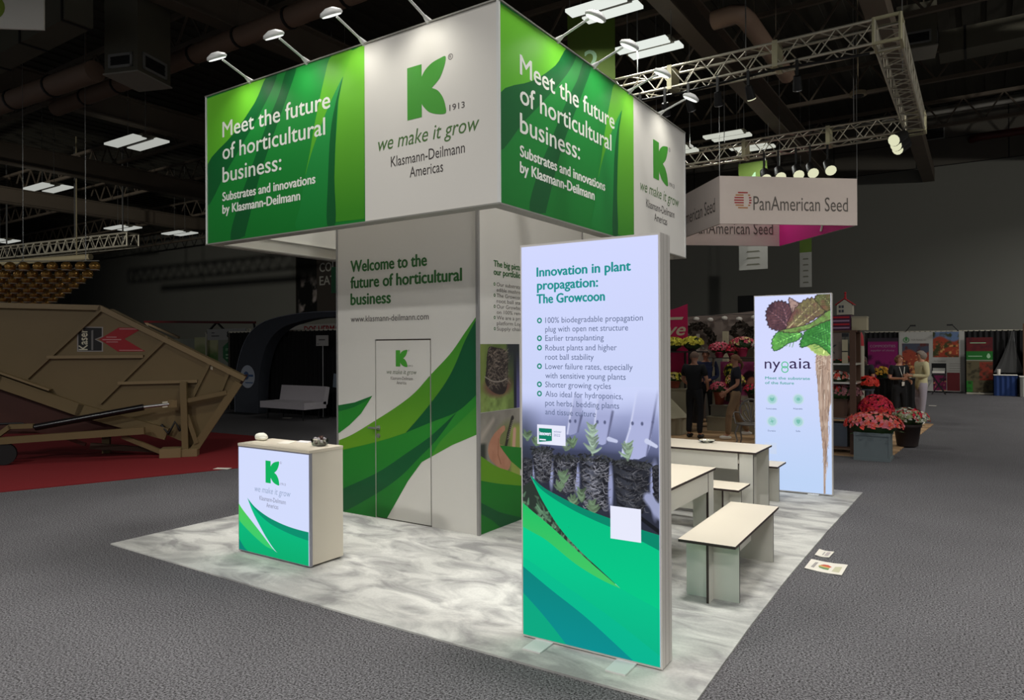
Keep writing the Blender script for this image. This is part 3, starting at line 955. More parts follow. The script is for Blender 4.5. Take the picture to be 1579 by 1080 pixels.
MB().span((tx_0, ty_1 - 0.05, z0), (tx_1, ty_1, TH)).build('wall_panel', m_tw, TW)
m_prof = mat('corner profile', (150, 148, 146), 0.4, metal=0.4)
MB().box((tx_1 + 0.003, ty_0 - 0.003, (TH + z0) / 2), (0.03, 0.03, TH - z0)).build('corner_profile', m_prof, TW)
MB().box((tx_0 - 0.003, ty_0 - 0.003, (TH + z0) / 2), (0.018, 0.018, TH - z0)).build('corner_profile', m_prof, TW)
MB().box((tx_1 + 0.003, ty_1 + 0.003, (TH + z0) / 2), (0.018, 0.018, TH - z0)).build('corner_profile', m_prof, TW)
m_gap = mat('door gap', (72, 58, 46), 0.9)
mb = MB()
mb.span((tx_0 + du0 - 0.006, ty_0 + 0.02, z0), (tx_0 + du1 + 0.006, ty_0 + 0.049, dv + 0.008)); mb.build('door_frame', m_gap, TW)
door = MB().span((tx_0 + du0 + 0.005, ty_0 + 0.001, z0 + 0.012), (tx_0 + du1 - 0.007, ty_0 + 0.0195, dv - 0.006)).build('door', m_tw, TW)
mb = MB()
hu, hv = tx_0 + 0.631, 0.989
mb.cyl((hu, ty_0, hv), (hu, ty_0 - 0.012, hv), 0.026); mb.cyl((hu, ty_0 - 0.01, hv), (hu, ty_0 - 0.05, hv), 0.009)
mb.bar((hu + 0.02, ty_0 - 0.05, hv), (hu - 0.11, ty_0 - 0.05, hv), 0.018, 0.018); mb.build('handle', m_steel, door, label='chrome lever handle')
mb = MB(); mb.cyl((hu, ty_0, hv - 0.085), (hu, ty_0 - 0.014, hv - 0.085), 0.024); mb.box((hu, ty_0 - 0.016, hv - 0.085), (0.008, 0.006, 0.03)); mb.build('lock', m_steel, door, label='round chrome lock')

tf = Face((tx_0, ty_0, 0), (1, 0, 0))
W_T = tx_1 - tx_0
UP = sm(*[(1.96,2.169),(1.812,2.004),(1.626,1.795),(1.367,1.576),(1.15,1.387),(0.913,1.238),(0.591,1.07),(0.232,0.893),(0.013,0.811)])
LOW = [(1.952,1.0),(1.636,0.871),(1.362,0.731),(1.237,0.668)] + [(1.237,0.668),(1.05,0.458),(0.736,0.013)]
MID = sm(*[(1.96,2.144),(1.811,1.923),(1.683,1.681),(1.555,1.494),(1.378,1.3),(1.193,1.118),(1.019,0.959)])
MD2 = sm(*[(1.019,0.959),(0.766,0.88),(0.44,0.794),(0.097,0.713),(0.003,0.688)])
DKE = sm(*[(1.955,1.395),(1.705,1.212),(1.376,1.091),(1.019,0.959)])
STU = sm(*[(1.705,1.212),(1.374,0.955),(1.053,0.758),(0.616,0.506),(0.094,0.279),(0.0,0.24)])
STL = sm(*[(-0.002,-0.002),(0.12,0.028),(0.585,0.268),(0.933,0.484),(1.19,0.699),(1.392,0.87),(1.552,1.035),(1.705,1.212)])
C2L = sm(*[(1.954,1.287),(1.704,1.083),(1.494,0.906),(1.356,0.731)])
TRI = [(0.005,1.206),(0.262,1.248),(0.538,1.332)] + [(0.538,1.332),(0.366,1.132),(0.181,0.991),(0.003,0.886)]
TR2 = [(0.005,1.206),(0.262,1.248),(0.538,1.332),(0.444,1.273),(0.262,1.198),(0.004,1.134)]
j_mid = ink_grad('wave mid green', (22, 112, 34), (40, 132, 44), 0.0, 1.2)
j_lime = ink_grad('wave lime', (98, 150, 30), (62, 138, 40), 0.7, 1.9)
j_dark = ink_grad('wave dark green', (14, 86, 44), (10, 80, 46), 0.0, 2.2)
j_low = ink_grad('wave lower green', (74, 140, 34), (56, 138, 44), 0.4, 1.2)
j_up = ink_grad('wave dark top', (20, 92, 38), (24, 104, 44), 0.4, 1.2)


def art(fr, parent, name, poly, m, d, box):
    q = clip(poly, *box)
    if len(q) > 2:
        mb = MB(); mb.flat(fr, q, d); mb.build(name, m, parent)
def tower_art(box, parent):
    W = 'wave_graphic'
    whole = UP + [(-0.01, 0.0)] + LOW[::-1]
    art(tf, parent, W, whole, j_mid, 0.0015, box)
    art(tf, parent, W, UP + MD2[::-1] + MID[::-1], j_lime, 0.002, box)
    art(tf, parent, W, MID + DKE[::-1], j_dark, 0.0024, box)
    art(tf, parent, W, C2L + [LOW[1], LOW[0]], j_low, 0.0026, box)
    art(tf, parent, W, STU + STL, j_dark, 0.0028, box)
    art(tf, parent, W, TRI, j_mid, 0.002, box)
    art(tf, parent, W, TR2, j_up, 0.0026, box)
for bx, pr in (((0.002, du0 - 0.008, z0, 3), TW), ((du0 + 0.006, du1 - 0.008, z0 + 0.013, 1.93), door), ((du1 + 0.008, W_T - 0.013, z0, 3), TW)):
    tower_art(bx, pr)
for s, a, b in (('Welcome to the', [(0.217,2.698),(1.318,2.704)], 0.125), ('future of horticultural', [(0.216,2.518),(1.771,2.512)], 0.125), ('business', [(0.215,2.333),(0.814,2.335)], 0.125)):
    letter_lines(tf, TW, 'welcome_lettering', mat('dark green ink', (40, 96, 40), 0.5), ((s, a[0][0], a[0][1], a[1][0] - a[0][0], b),), 0.003, 0.05)
mb = MB(); a = [(0.213,2.142),(1.342,2.136)]
write(mb, tf, 'www.klasmann-deilmann.com', a[0][0], a[0][1], a[1][0] - a[0][0], 0.066, 0.003)
mb.build('web_address_lettering', m_ink_dark, TW)
brand(tf, door, 0.884, 1.655, 0.172, m_ink_green, mat('grey green ink', (120, 128, 110)), mat('soft grey ink', (120, 116, 110)), d=0.002)

# right face: text, two photographs and waves
tr = Face((tx_1, ty_0, 0), (0, 1, 0))
letter_lines(tr, TW, 'heading_lettering', mat('dark green ink', (40, 96, 40)), (('The big picture:', 0.274, 2.672, 0.62, 0.062), ('our portfolio at a glance', 0.274, 2.588, 0.93, 0.062)), 0.002, 0.05)
mb = MB(); mg = MB()
rows = [('Our substrates are suitable for', 1.0, 1), ('edible mushrooms and more', 0.9, 0), ('The Growcoon is a plug with', 0.95, 1), ('root ball stability and net', 0.93, 0), ('Our Growbag advantages', 0.85, 1),
        ('on 100% renewable fibres', 0.88, 0), ('We are a provider of a', 0.8, 1), ('platform Log & Solve', 0.75, 0), ('Supply chain analysis', 0.8, 1)]
for i, (s, w, bl) in enumerate(rows):
    v = 2.475 - i * 0.0565
    letter_lines(tr, TW, 'list_lettering', mat('mid grey ink', (96, 92, 88)), ((s, 0.322, v, w, 0.038),), 0.002)
    if bl:
        mg = MB(); ring(mg, tr, 0.285, v + 0.018, 0.017, 0.008, 0.002, n=10); mg.build('list_bullet', mat('dark green ink', (40, 96, 40)), TW)
m_vpr = vmat('photo print', 0.0)
PW = 0.72
P = Paint(0.02, 0.02 + PW, 1.21, 1.885, 0.006, (96, 112, 58))
U, V = P.U, P.V
P.c += (fbm(U * 6, V * 6, 3)[..., None] - 0.5) * np.array([60, 70, 40])
P.over(P.edge(U - 0.14, 0.1) * 0.6, (132, 146, 74))
P.over(P.edge(0.63 - U, 0.02), (36, 38, 52)); P.over(P.edge(0.68 - U, 0.01), (92, 88, 140))
P.over(P.edge(0.5 - U, 0.05) * P.edge(1.62 - V, 0.4), (46, 50, 52))
P.over(P.edge(V - 1.4, 0.08) * P.edge(U - 0.5, 0.06) * fbm(U * 18, V * 18, 9), (150, 176, 96))
P.over(P.edge((P.ell(0.34, 1.46, 0.24, 0.11) - 1) * 0.1, 0.05), (112, 78, 66))
body = [(0.17, 1.84), (0.3, 1.85), (0.5, 1.80), (0.52, 1.62), (0.5, 1.44), (0.42, 1.37), (0.25, 1.40), (0.12, 1.50), (0.13, 1.62)]
P.over(P.inside(sm(*body, closed=True)), (46, 38, 34))
rr = random.Random(4)
for i in range(240):
    x, y = rr.uniform(0.15, 0.5), rr.uniform(1.44, 1.83); a = rr.uniform(-0.9, 0.9); L = rr.uniform(0.02, 0.07)
    g = rr.uniform(70, 150)
    P.line(sm((x, y), (x + L * 0.5, y + L * a * 0.4 + 0.01), (x + L, y + L * a), k=3), 0.002, 0.003, (g, g * 0.9, g * 0.8))
P.line(sm((0.11, 1.56), (0.25, 1.51), (0.4, 1.505), (0.5, 1.53), k=5), 0.006, 0.006, (150, 140, 128))
P.build('plug_photograph', tr, 0.002, m_vpr, TW, 'photograph of a dark root plug on green')
P = Paint(0.02, 0.02 + PW, 0.42, 1.205, 0.006, (142, 136, 126))
U, V = P.U, P.V
P.c += (fbm(U * 5, V * 5, 13)[..., None] - 0.5) * np.array([50, 48, 44])
P.over(P.edge(V - 1.02 + 0.05 * np.sin(U * 9), 0.12) * P.edge(0.3 - U, 0.1) * 0.8, (112, 120, 66))
P.over(P.edge(0.56 - U, 0.05) * P.edge(V - 1.03, 0.06), (150, 160, 82))
P.line([(0.0, 0.93), (0.25, 1.12)], 0.035, 0.02, (172, 160, 148), 0.05)
P.over(P.edge(V - 0.9, 0.03) * P.edge(U - 0.12, 0.06), (58, 62, 56))
hand = [(0.16, 0.86), (0.24, 0.96), (0.35, 1.02), (0.44, 1.045), (0.46, 1.0), (0.38, 0.95), (0.36, 0.87), (0.42, 0.84), (0.52, 0.78), (0.58, 0.70), (0.52, 0.58), (0.4, 0.60), (0.26, 0.68), (0.18, 0.75)]
P.over(P.inside(sm(*hand, closed=True)), (190, 138, 112))
P.over(P.inside(sm(*hand, closed=True)) * fbm(U * 12, V * 12, 21) * 0.5, (150, 96, 74))
P.line([(0.34, 0.92), (0.33, 0.76), (0.38, 0.66)], 0.004, 0.006, (140, 92, 70), 0.01)
P.line([(0.47, 0.82), (0.52, 0.95), (0.60, 1.11)], 0.022, 0.026, (48, 44, 38), 0.01)
for i in range(9): P.line([(0.50 + i * 0.011, 0.90 + i * 0.022), (0.545 + i * 0.011, 0.915 + i * 0.022)], 0.003, 0.003, (176, 168, 150))
P.line([(0.62, 0.80), (0.64, 0.98)], 0.03, 0.03, (206, 160, 140), 0.02)
P.build('hand_photograph', tr, 0.0022, m_vpr, TW, 'photograph of a hand holding a seedling plug')
RB = (0.015, 1.2, z0, 3)
ga = [(0.034,0.784),(0.288,0.649),(0.516,0.57),(0.757,0.481)]; gb = [(0.038,0.542),(0.354,0.46),(0.756,0.373)]
gc = [(0.036,0.326),(0.218,0.235),(0.396,0.155),(0.752,0.038)]; gd = [(0.035,0.215),(0.217,0.115),(0.372,0.006)]
ext = lambda L: [(0.0, L[0][1] + 0.02)] + sm(*L) + [(1.25, L[-1][1] + (L[-1][1] - L[-2][1]) / (L[-1][0] - L[-2][0]) * (1.25 - L[-1][0]))]
art(tr, TW, 'wave_graphic', ext(ga) + [(1.25, 0), (0, 0)], j_mid, 0.0026, RB)
art(tr, TW, 'wave_graphic', ext(ga) + ext(gb)[::-1], j_lime, 0.003, RB)
art(tr, TW, 'wave_graphic', ext(gc) + [(1.25, 0), (0.36, 0)] + sm(*gd)[::-1], j_dark, 0.003, RB)
tri = [(0.358,0.851),(0.747,0.782),(0.937,0.776),(0.933,0.406),(0.745,0.553),(0.564,0.662),(0.425,0.785)]
art(tr, TW, 'wave_graphic', tri, j_mid, 0.0032, RB)

# ---------------------------------------------------------------- benches and tables of laminated board
m_top = mat('cream laminate', (222, 212, 192), 0.45, var=0.02, scale=2)
m_leg = mat('pale laminate', (206, 204, 194), 0.5, var=0.02, scale=2)
m_edge = mat('dark board edge', (52, 38, 34), 0.6)


def bench(label, loc, rz, L=1.44, Wd=0.41, H=0.4535, cz=0.012):
    """long axis along local +y, near end at the origin"""
    t = thing('bench', label, 'bench', loc, rz, 'laminate benches of the booth')
    th = 0.02; k = 0.018; H = H - cz
    MB().board((-Wd / 2, 0, H - th), (Wd / 2, L, H), 'z').build('seat', [m_top, m_edge], t, local=True)
    for y in (0.15, L - 0.15 - k):
        MB().board((-Wd / 2 + 0.012, y, 0), (Wd / 2 - 0.012, y + k, H - th), 'y').build('leg', [m_leg, m_edge], t, local=True)
    MB().board((-k / 2, 0.03, 0), (k / 2, 0.149, H - th), 'x').build('fin', [m_leg, m_edge], t, local=True)
    MB().board((-k / 2, L - 0.149, 0), (k / 2, L - 0.03, H - th), 'x').build('fin', [m_leg, m_edge], t, local=True)
    MB().board((-k / 2, 0.15 + k, H - th - 0.26), (k / 2, L - 0.15 - k, H - th), 'x').build('stretcher', [m_leg, m_edge], t, local=True)
    return t
bench('cream bench nearest the camera on the pale carpet', (-0.398, 1.454, 0.012), 0.0275)
bench('cream bench in front of the far table', (-0.722, 3.615, 0.012), PI / 2)
bench('cream bench behind the far table beside the lettuce sign', (-0.723, 5.2, 0.012), PI / 2, Wd=0.43)


def table(label, loc, rz, L=1.5, Wd=0.69, H=0.75, cz=0.012):
    t = thing('table', label, 'table', loc, rz, 'laminate tables of the booth')
    th = 0.02; k = 0.018; H = H - cz
    MB().board((-Wd / 2, 0, H - th), (Wd / 2, L, H), 'z').build('tabletop', [m_top, m_edge], t, local=True)
    for sx in (-1, 1):
        for y, s in ((0.03, 1), (L - 0.03, -1)):
            x = sx * (Wd / 2 - 0.022)
            mb = MB()
            mb.board((x - k / 2, min(y, y + s * 0.14), 0), (x + k / 2, max(y, y + s * 0.14), H - th), 'x')
            yy = y + s * 0.14
            mb.board((min(x - sx * k / 2, x - sx * 0.13), yy - k / 2, 0), (max(x - sx * k / 2, x - sx * 0.13), yy + k / 2, H - th), 'y')
            mb.build('leg', [m_leg, m_edge], t, local=True)
    for sx in (-1, 1):
        x = sx * (Wd / 2 - 0.022)
        MB().board((x - k / 2, 0.185, H - th - 0.17), (x + k / 2, L - 0.185, H - th), 'x').build('apron', [m_leg, m_edge], t, local=True)
    for y in (0.17, L - 0.17):
        MB().board((-Wd / 2 + 0.16, y - k / 2, H - th - 0.1), (Wd / 2 - 0.16, y + k / 2, H - th), 'y').build('end_apron', [m_leg, m_edge], t, local=True)
    return t
table('long cream table with its short end to the lettuce sign', (-0.700, 4.292, 0.012), PI / 2)
table('cream table half hidden behind the tall plant sign', (-1.117, 1.37, 0.012), 0.0)
# small things on the far table
t = thing('glass_dish', 'small clear glass dish lying on the far table', 'dish', (-1.374,4.455,0.75))
mb = MB(); mb.lathe((0, 0, 0.001), [(0.05, 0), (0.09, 0.02), (0.1, 0.03), (0.085, 0.022), (0.05, 0.006)], n=16)
gm, gt, gb_ = nt('clear glass'); gb_.inputs['Base Color'].default_value = (0.9, 0.95, 0.92, 1); gb_.inputs['Roughness'].default_value = 0.02; gb_.inputs['Transmission Weight'].default_value = 1.0; gb_.inputs['IOR'].default_value = 1.15
mb.build('bowl', gm, t, local=True)
mb = MB()
for i in range(5): mb.ball((random.uniform(-0.04, 0.04), random.uniform(-0.04, 0.04), 0.018), 0.012, 6)
mb.build('sweets', m_white, t, local=True)

# ---------------------------------------------------------------- counter
cx, cy, cw, cd, ch = -3.441, 0.4935, 0.9617, 0.374, 0.996
CT = thing('counter', 'cream info counter with a lit green and white front', 'counter', (cx - cw / 2, cy + cd / 2, 0.012))
m_cn = mat('cream counter laminate', (216, 208, 190), 0.5, var=0.015, scale=2)
MB().span((cx - cw + 0.004, cy + 0.03, 0.03), (cx - 0.004, cy + cd, ch - 0.025)).build('body', m_cn, CT)
MB().span((cx - cw, cy, ch - 0.024), (cx, cy + cd, ch)).build('worktop', mat('worktop laminate', (214, 204, 184), 0.4, var=0.02), CT)
mb = MB(); mb.span((cx - cw, cy + 0.004, 0.024), (cx, cy + 0.0295, ch - 0.0245)); mb.build('front_frame', mat('bluish aluminium frame', (150, 150, 160), 0.4, metal=0.3), CT)
mb = MB()
for a in (-cw + 0.1, -0.1): mb.box((cx + a, cy + 0.2, 0.021), (0.06, 0.2, 0.018))
mb.build('foot', m_dark, CT)
cf = Face((cx - cw, cy, 0), (1, 0, 0))
g_lbox = glow('lightbox white', (206, 215, 247), 1.0)
scr = MB(); scr.span((cx - cw + 0.012, cy, 0.034), (cx - 0.012, cy + 0.0038, ch - 0.036)); scr = scr.build('light_panel', g_lbox, CT, label='backlit print of emblem and green waves')
CB = (0.012, cw - 0.012, 0.034, ch - 0.036)
e_em = glow_grad('lit emerald', (10, 168, 108), (8, 190, 134), 0.0, 0.55)
e_tl = glow('lit teal', (10, 140, 108)); e_dt = glow('lit dark teal', (12, 128, 112)); e_lm = glow_grad('lit lime', (54, 200, 110), (84, 196, 76), 0.1, 0.5)
c_low = [(0.002,0.456),(0.071,0.396),(0.221,0.294),(0.366,0.194),(0.488,0.107),(0.588,0.07),(0.705,0.031),(0.82,-0.007)]
c_lmid = [(0.001,0.305),(0.092,0.25),(0.241,0.176),(0.386,0.118),(0.488,0.1)]
c_r = [(0.137,0.512),(0.243,0.443),(0.388,0.388),(0.53,0.354),(0.688,0.33),(0.842,0.319),(0.973,0.316)]
c_rb = [(0.18,0.469),(0.306,0.385),(0.449,0.324),(0.609,0.287),(0.784,0.26),(0.972,0.243)]
c_rl = [(0.137,0.512),(0.211,0.399),(0.305,0.291),(0.407,0.187),(0.528,0.093),(0.667,0.044)]
c_dk = [(-0.001,0.142),(0.09,0.06),(0.239,-0.011),(-0.002,-0.036)]
art(cf, scr, 'wave_graphic', sm(*c_low) + [(1.0, 0), (0, 0)], e_em, 0.0006, CB)
art(cf, scr, 'wave_graphic', sm(*c_low[:5]) + sm(*c_lmid)[::-1], e_lm, 0.0012, CB)
art(cf, scr, 'wave_graphic', sm(*c_r) + [(1.0, 0), (0.75, 0.0)] + sm(*c_rl)[::-1], e_em, 0.0018, CB)
art(cf, scr, 'wave_graphic', sm(*c_r) + sm(*c_rb)[::-1], e_tl, 0.0024, CB)
art(cf, scr, 'wave_graphic', c_dk, e_dt, 0.0018, CB)
brand(cf, scr, 0.395, 0.675, 0.195, glow('lit brand green', (14, 172, 92)), glow('lit slate', (150, 165, 195)), glow('lit grey', (128, 130, 150)), d=0.003)

# things on the counter
kp = (-4.382,0.73,0.996)
t = thing('crumpled_cloth', 'crumpled white tissue at the left of the counter top', 'tissue', kp)
mb = MB(); mb.ball((0, 0, 0.03), 0.062, 14, sq=(1.25, 0.8, 0.62), jit=0.07); mb.ball((0.045, -0.012, 0.022), 0.04, 10, sq=(1, 1, 0.55), jit=0.08)
for i in range(len(mb.v)): mb.v[i] = (mb.v[i][0], mb.v[i][1], max(0.0, mb.v[i][2]))
mb.build('folds', mat('white tissue', (226, 224, 208), 0.9), t, local=True)
kp = (-3.6,0.745,0.996)
t = thing('sweet_bowl', 'small clear bowl of dark wrapped sweets on the counter corner', 'bowl', kp)
mb = MB(); mb.lathe((0, 0, 0), [(0.05, 0.0), (0.068, 0.012), (0.076, 0.06), (0.072, 0.06), (0.062, 0.016), (0.02, 0.006)], n=18); mb.build('bowl', gm, t, local=True)
rr = random.Random(5)
for i in range(26):
    a = rr.uniform(0, 6.28); r = rr.uniform(0, 0.05); z = 0.022 + 0.05 * rr.random() + (0.05 - r) * 0.4
    mb = MB(); mb.ball((r * math.cos(a), r * math.sin(a), z), 0.016, 6, sq=(1.3, 0.8, 0.8), jit=0.15)
    mb.build('sweet', mat('brown wrapper', (66, 42, 36), 0.3) if i % 3 else mat('silver wrapper', (196, 190, 196), 0.3, metal=0.4), t, local=True)
sh = [(-4.06,0.66,1.0),(-4.05,0.72,1.0),(-4.13,0.83,1.0),(-4.18,0.8,1.0)]
for i, (P4, lb) in enumerate((([(-4.04,0.64,1.0),(-3.93,0.68,1.0),(-4.02,0.83,1.0),(-4.15,0.8,1.0)], 'flat printed leaflet lying in the middle of the counter'), ([(-3.98,0.8,1.0),(-3.84,0.81,1.0),(-3.89,0.91,1.0),(-4.04,0.9,1.0)], 'second leaflet lying nearer the sweet bowl'))):
    mb = MB(); mb.add([(x, y, 0.9965) for x, y, z in P4] + [(x, y, 0.999) for x, y, z in P4], [(3, 2, 1, 0), (4, 5, 6, 7), (0, 1, 5, 4), (1, 2, 6, 5), (2, 3, 7, 6), (3, 0, 4, 7)])
    tag(mb.build('leaflet', mat('grey white paper', (212, 208, 206), 0.7) if i else mat('leaflet paper', (226, 220, 206), 0.7)), lb, 'leaflet', 'leaflets on the counter')

# ================================================================ tall plant sign (lit on both sides)
s_ax, s_ay, s_th, s_w, s_d, s_h = -0.2736, 0.3043, 0.0221, 0.9299, 0.1674, 2.498


def light_box(name, label, ax, ay, th, w, d, h, foot_out=0.16):
    """frame box whose front lower left corner sits at (ax - w), standing on flat feet"""
    c, s = math.cos(th), math.sin(th)
    U = Vector((c, s, 0)); B = Vector((-s, c, 0))
    O = Vector((ax, ay, 0)) - U * w
    t = thing(name, label, 'sign', tuple(O + U * w / 2 + B * d / 2 + Vector((0, 0, 0.012))), th)
    fr = Face(O, U); z0 = 0.02
    bk = Face(O + U * w + B * d, -U)
    mf = mat('sign frame coating', (205, 200, 192), 0.5, var=0.02)
    mb = MB(); mb.prism(fr, [(0, z0), (w, z0), (w, h), (0, h)], -d + 0.004, -0.004, 0); mb.build('frame', mf, t)
    mb = MB()
    for u in (0.0, w):
        for dd in (-0.055, -0.112):
            mb.prism(fr, [(u - 0.0008, z0), (u + 0.0008, z0), (u + 0.0008, h), (u - 0.0008, h)], dd, dd - 0.0025)
    mb.build('frame_groove', mat('groove shadow', (160, 154, 146), 0.7), t)
    for u in (0.10, w - 0.28):
        mb = MB(); mb.prism(fr, [(u, 0.0125), (u + 0.125, 0.0125), (u + 0.125, 0.021), (u, 0.021)], -d - foot_out, foot_out); mb.build('foot', m_white2, t)
    return t, fr, bk


SG, sf, sb = light_box('plant_sign', 'tall lit sign with root plugs photo and green waves, nearest the camera', s_ax, s_ay, s_th, s_w, s_d, s_h)
z_b, z_t = 0.034, 2.484
SB = (0.012, s_w - 0.012, z_b, z_t)
g_sign = glow_grad('sign white', (196, 206, 240), (206, 212, 250), 1.3, 2.5)
mb = MB(); mb.prism(sf, [(0.012, z_b), (s_w - 0.012, z_b), (s_w - 0.012, z_t), (0.012, z_t)], -0.0038, 0.0, 0)
scr = mb.build('light_panel', g_sign, SG, label='backlit front print')
mb = MB(); mb.prism(sb, [(0.012, z_b), (s_w - 0.012, z_b), (s_w - 0.012, z_t), (0.012, z_t)], -0.0038, 0.0, 0)
scb = mb.build('light_panel', glow('lightbox white', (206, 215, 247)), SG, label='backlit rear print')
art(sb, scb, 'wave_graphic', [(0, 0)] + sm((0.0, 0.95), (0.3, 0.9), (0.6, 0.72), (1.0, 0.45)) + [(1, 0)], e_em, 0.0008, SB)

# photograph of rooted plugs
v_lo, v_hi = 0.46, 1.62
P = Paint(0.012, s_w - 0.012, v_lo, v_hi, 0.0032, (92, 98, 124))
U, V = P.U, P.V
top = np.clip((V - 1.22) / 0.36, 0, 1)
nz = fbm(U * 4, V * 4, 31)
P.c = np.stack([70 + 132 * top ** 0.8 + 26 * (nz - .5), 76 + 134 * top ** 0.8 + 26 * (nz - .5), 104 + 144 * top ** 0.7 + 24 * (nz - .5)], -1)
P.over(P.edge(V - 1.18, 0.12) * 0.75, (30, 32, 42))
P.over(P.edge(U - 0.10, 0.12) * P.edge(V - 1.42, 0.2) * 0.6, (44, 50, 62))
# pale plant stakes
for q, c in (([(0.69,1.214),(0.743,1.376),(0.783,1.572),(0.848,1.694),(0.93,1.696),(0.91,1.576),(0.882,1.42),(0.845,1.226)], (168, 174, 214)), ([(0.508,1.3),(0.524,1.439),(0.547,1.59),(0.625,1.617),(0.635,1.469),(0.596,1.281)], (160, 166, 206)),
             ([(0.334,1.321),(0.353,1.431),(0.378,1.56),(0.432,1.561),(0.431,1.435),(0.405,1.338)], (146, 152, 190))):
    m = P.inside(sm(*q, closed=True, k=3)) * np.clip(1.15 - np.abs(V - 1.4) * 0.6, 0.3, 1)
    P.over(m, c); P.line(q[:4], 0.005, 0.003, (204, 208, 236), 0.01); P.line(q[4:], 0.007, 0.004, (86, 90, 122), 0.012)
for x, y in [(0.536,1.404),(0.584,1.404),(0.759,1.407),(0.818,1.408),(0.353,1.399),(0.389,1.401)]: P.over(P.edge((P.ell(x, y, 0.008, 0.011) - 1) * 0.009, 0.005), (84, 90, 124))
P.line([(0.61,1.307),(0.657,1.297)], 0.014, 0.010, (190, 196, 226)); P.line([(0.846,1.31),(0.902,1.284)], 0.015, 0.010, (196, 202, 230))
for (x, y), w_, h_ in zip([(0.398,1.051),(0.619,1.02),(0.22,1.058),(0.893,1.033),(0.092,1.046)], (0.018, 0.016, 0.014, 0.03, 0.010), (0.09, 0.13, 0.08, 0.16, 0.06)):
    P.over(P.edge((P.ell(x, y, w_, h_) - 1) * w_, 0.012), (146, 152, 190))
rr = random.Random(11)


def plug(pts, seed, lum=1.0, roots=170):
    """a root plug: dark tapered body wrapped in pale roots and net rings"""
    (xl, yt), (xr, _), (xrb, yb), (xlb, _) = pts
    poly = sm((xl, yt), ((xl + xr) / 2, yt + 0.012), (xr, yt), k=4) + sm((xr, yt), ((xr + xrb) / 2 + 0.004, (yt + yb) / 2), (xrb, yb), k=4) + sm((xrb, yb), ((xrb + xlb) / 2, yb - 0.02), (xlb, yb), k=4) + sm((xlb, yb), ((xl + xlb) / 2 - 0.004, (yt + yb) / 2), (xl, yt), k=4)
    m = P.inside(poly)
    P.over(m, (36, 38, 46))
    cx_ = (xl + xr) / 2; hw = (xr - xl) / 2
    P.over(m * np.clip(1 - np.abs(U - cx_ + hw * 0.25) / (hw * 0.8), 0, 1) * 0.75, (96 * lum, 100 * lum, 116 * lum))
    P.over(m * (fbm(U * 40, V * 40, seed) > 0.56) * 0.6, (20, 21, 27))
    H = yt - yb
    for k in range(5):
        y = yt - H * (0.12 + 0.19 * k)
        f = 1 - 0.2 * k / 5
        P.line(sm((cx_ - hw * 0.85 * f, y + 0.01), (cx_, y - 0.022), (cx_ + hw * 0.85 * f, y + 0.008), k=4), 0.006, 0.006, (22, 23, 30), 0.006)
    for i in range(roots):
        t = rr.random(); y = yb + H * t; half = (hw * (0.80 + 0.2 * t))
        x = cx_ + rr.uniform(-1, 1) * half * 0.95
        L = rr.uniform(0.01, 0.04); a = rr.uniform(-1.3, 1.3); g = rr.uniform(70, 178) * lum
        P.line(sm((x, y), (x + L * 0.6 * math.cos(a), y + L * 0.6 * math.sin(a) - 0.006), (x + L * 1.2 * math.cos(a * 0.6), y + L * 0.8 * math.sin(a)), k=2), 0.0016, 0.0012, (g, g, g * 1.06), 0.003)
for q, sd, lu, nr in (([(0.003,1.142),(0.085,1.148),(0.08,0.981),(0.01,0.974)], 1, 0.6, 60), ([(0.085,1.212),(0.23,1.222),(0.208,1.022),(0.106,1.012)], 2, 0.8, 130), ([(0.235,1.176),(0.404,1.189),(0.375,0.965),(0.26,0.953)], 3, 0.85, 140),
                      ([(0.877,1.168),(0.932,1.173),(0.931,0.98),(0.892,0.976)], 6, 0.5, 40), ([(0.632,1.184),(0.864,1.203),(0.822,0.893),(0.663,0.874)], 5, 0.62, 150), ([(0.414,1.179),(0.612,1.194),(0.585,0.894),(0.45,0.879)], 4, 1.0, 190)):
    plug(q, sd, lu, nr)
for x0_, x1_, y_ in [(0.407,0.623,1.184),(0.623,0.87,1.174),(0.23,0.407,1.175),(0.082,0.239,1.207)]:
    for i in range(70):
        x = rr.uniform(x0_, x1_); y = y_ + rr.uniform(-0.02, 0.02); g = rr.uniform(20, 70)
        P.line([(x, y), (x + rr.uniform(-0.02, 0.02), y + rr.uniform(-0.012, 0.015))], 0.004, 0.003, (g, g * 1.05, g * 1.1), 0.004)


def sprig(x, y, h, spread, n, col, seed):
    r = random.Random(seed)
    P.line([(x, y), (x, y + h * 0.8)], 0.006, 0.004, [c * 0.75 for c in col], 0.004)
    for i in range(n):
        t = i / n; yy = y + h * (0.1 + 0.8 * t); s = -1 if i % 2 else 1
        a = r.uniform(0.35, 1.15); L = spread * (1 - 0.35 * t) * r.uniform(0.7, 1.1); g = r.uniform(0.72, 1.12)
        x2, y2 = x + s * L * math.cos(a), yy + L * math.sin(a)
        c = [min(255, k * g) for k in col]
        P.line(sm((x, yy), ((x + x2) / 2, (yy + y2) / 2 - 0.006), (x2, y2), k=3), 0.011, 0.004, c, 0.005)
        P.line([(x, yy), (x2, y2)], 0.0018, 0.001, [k * 0.66 for k in c], 0.003)
(sx1, sy1), (sx2, sy2), (sx3, sy3) = [(0.502,1.204),(0.728,1.192),(0.322,1.221)]
sprig(sx1, sy1, 0.20, 0.062, 20, (160, 184, 164), 1)
sprig(sx2, sy2, 0.11, 0.058, 9, (150, 176, 150), 2)
sprig(sx3, sy3, 0.05, 0.05, 6, (120, 140, 120), 3)
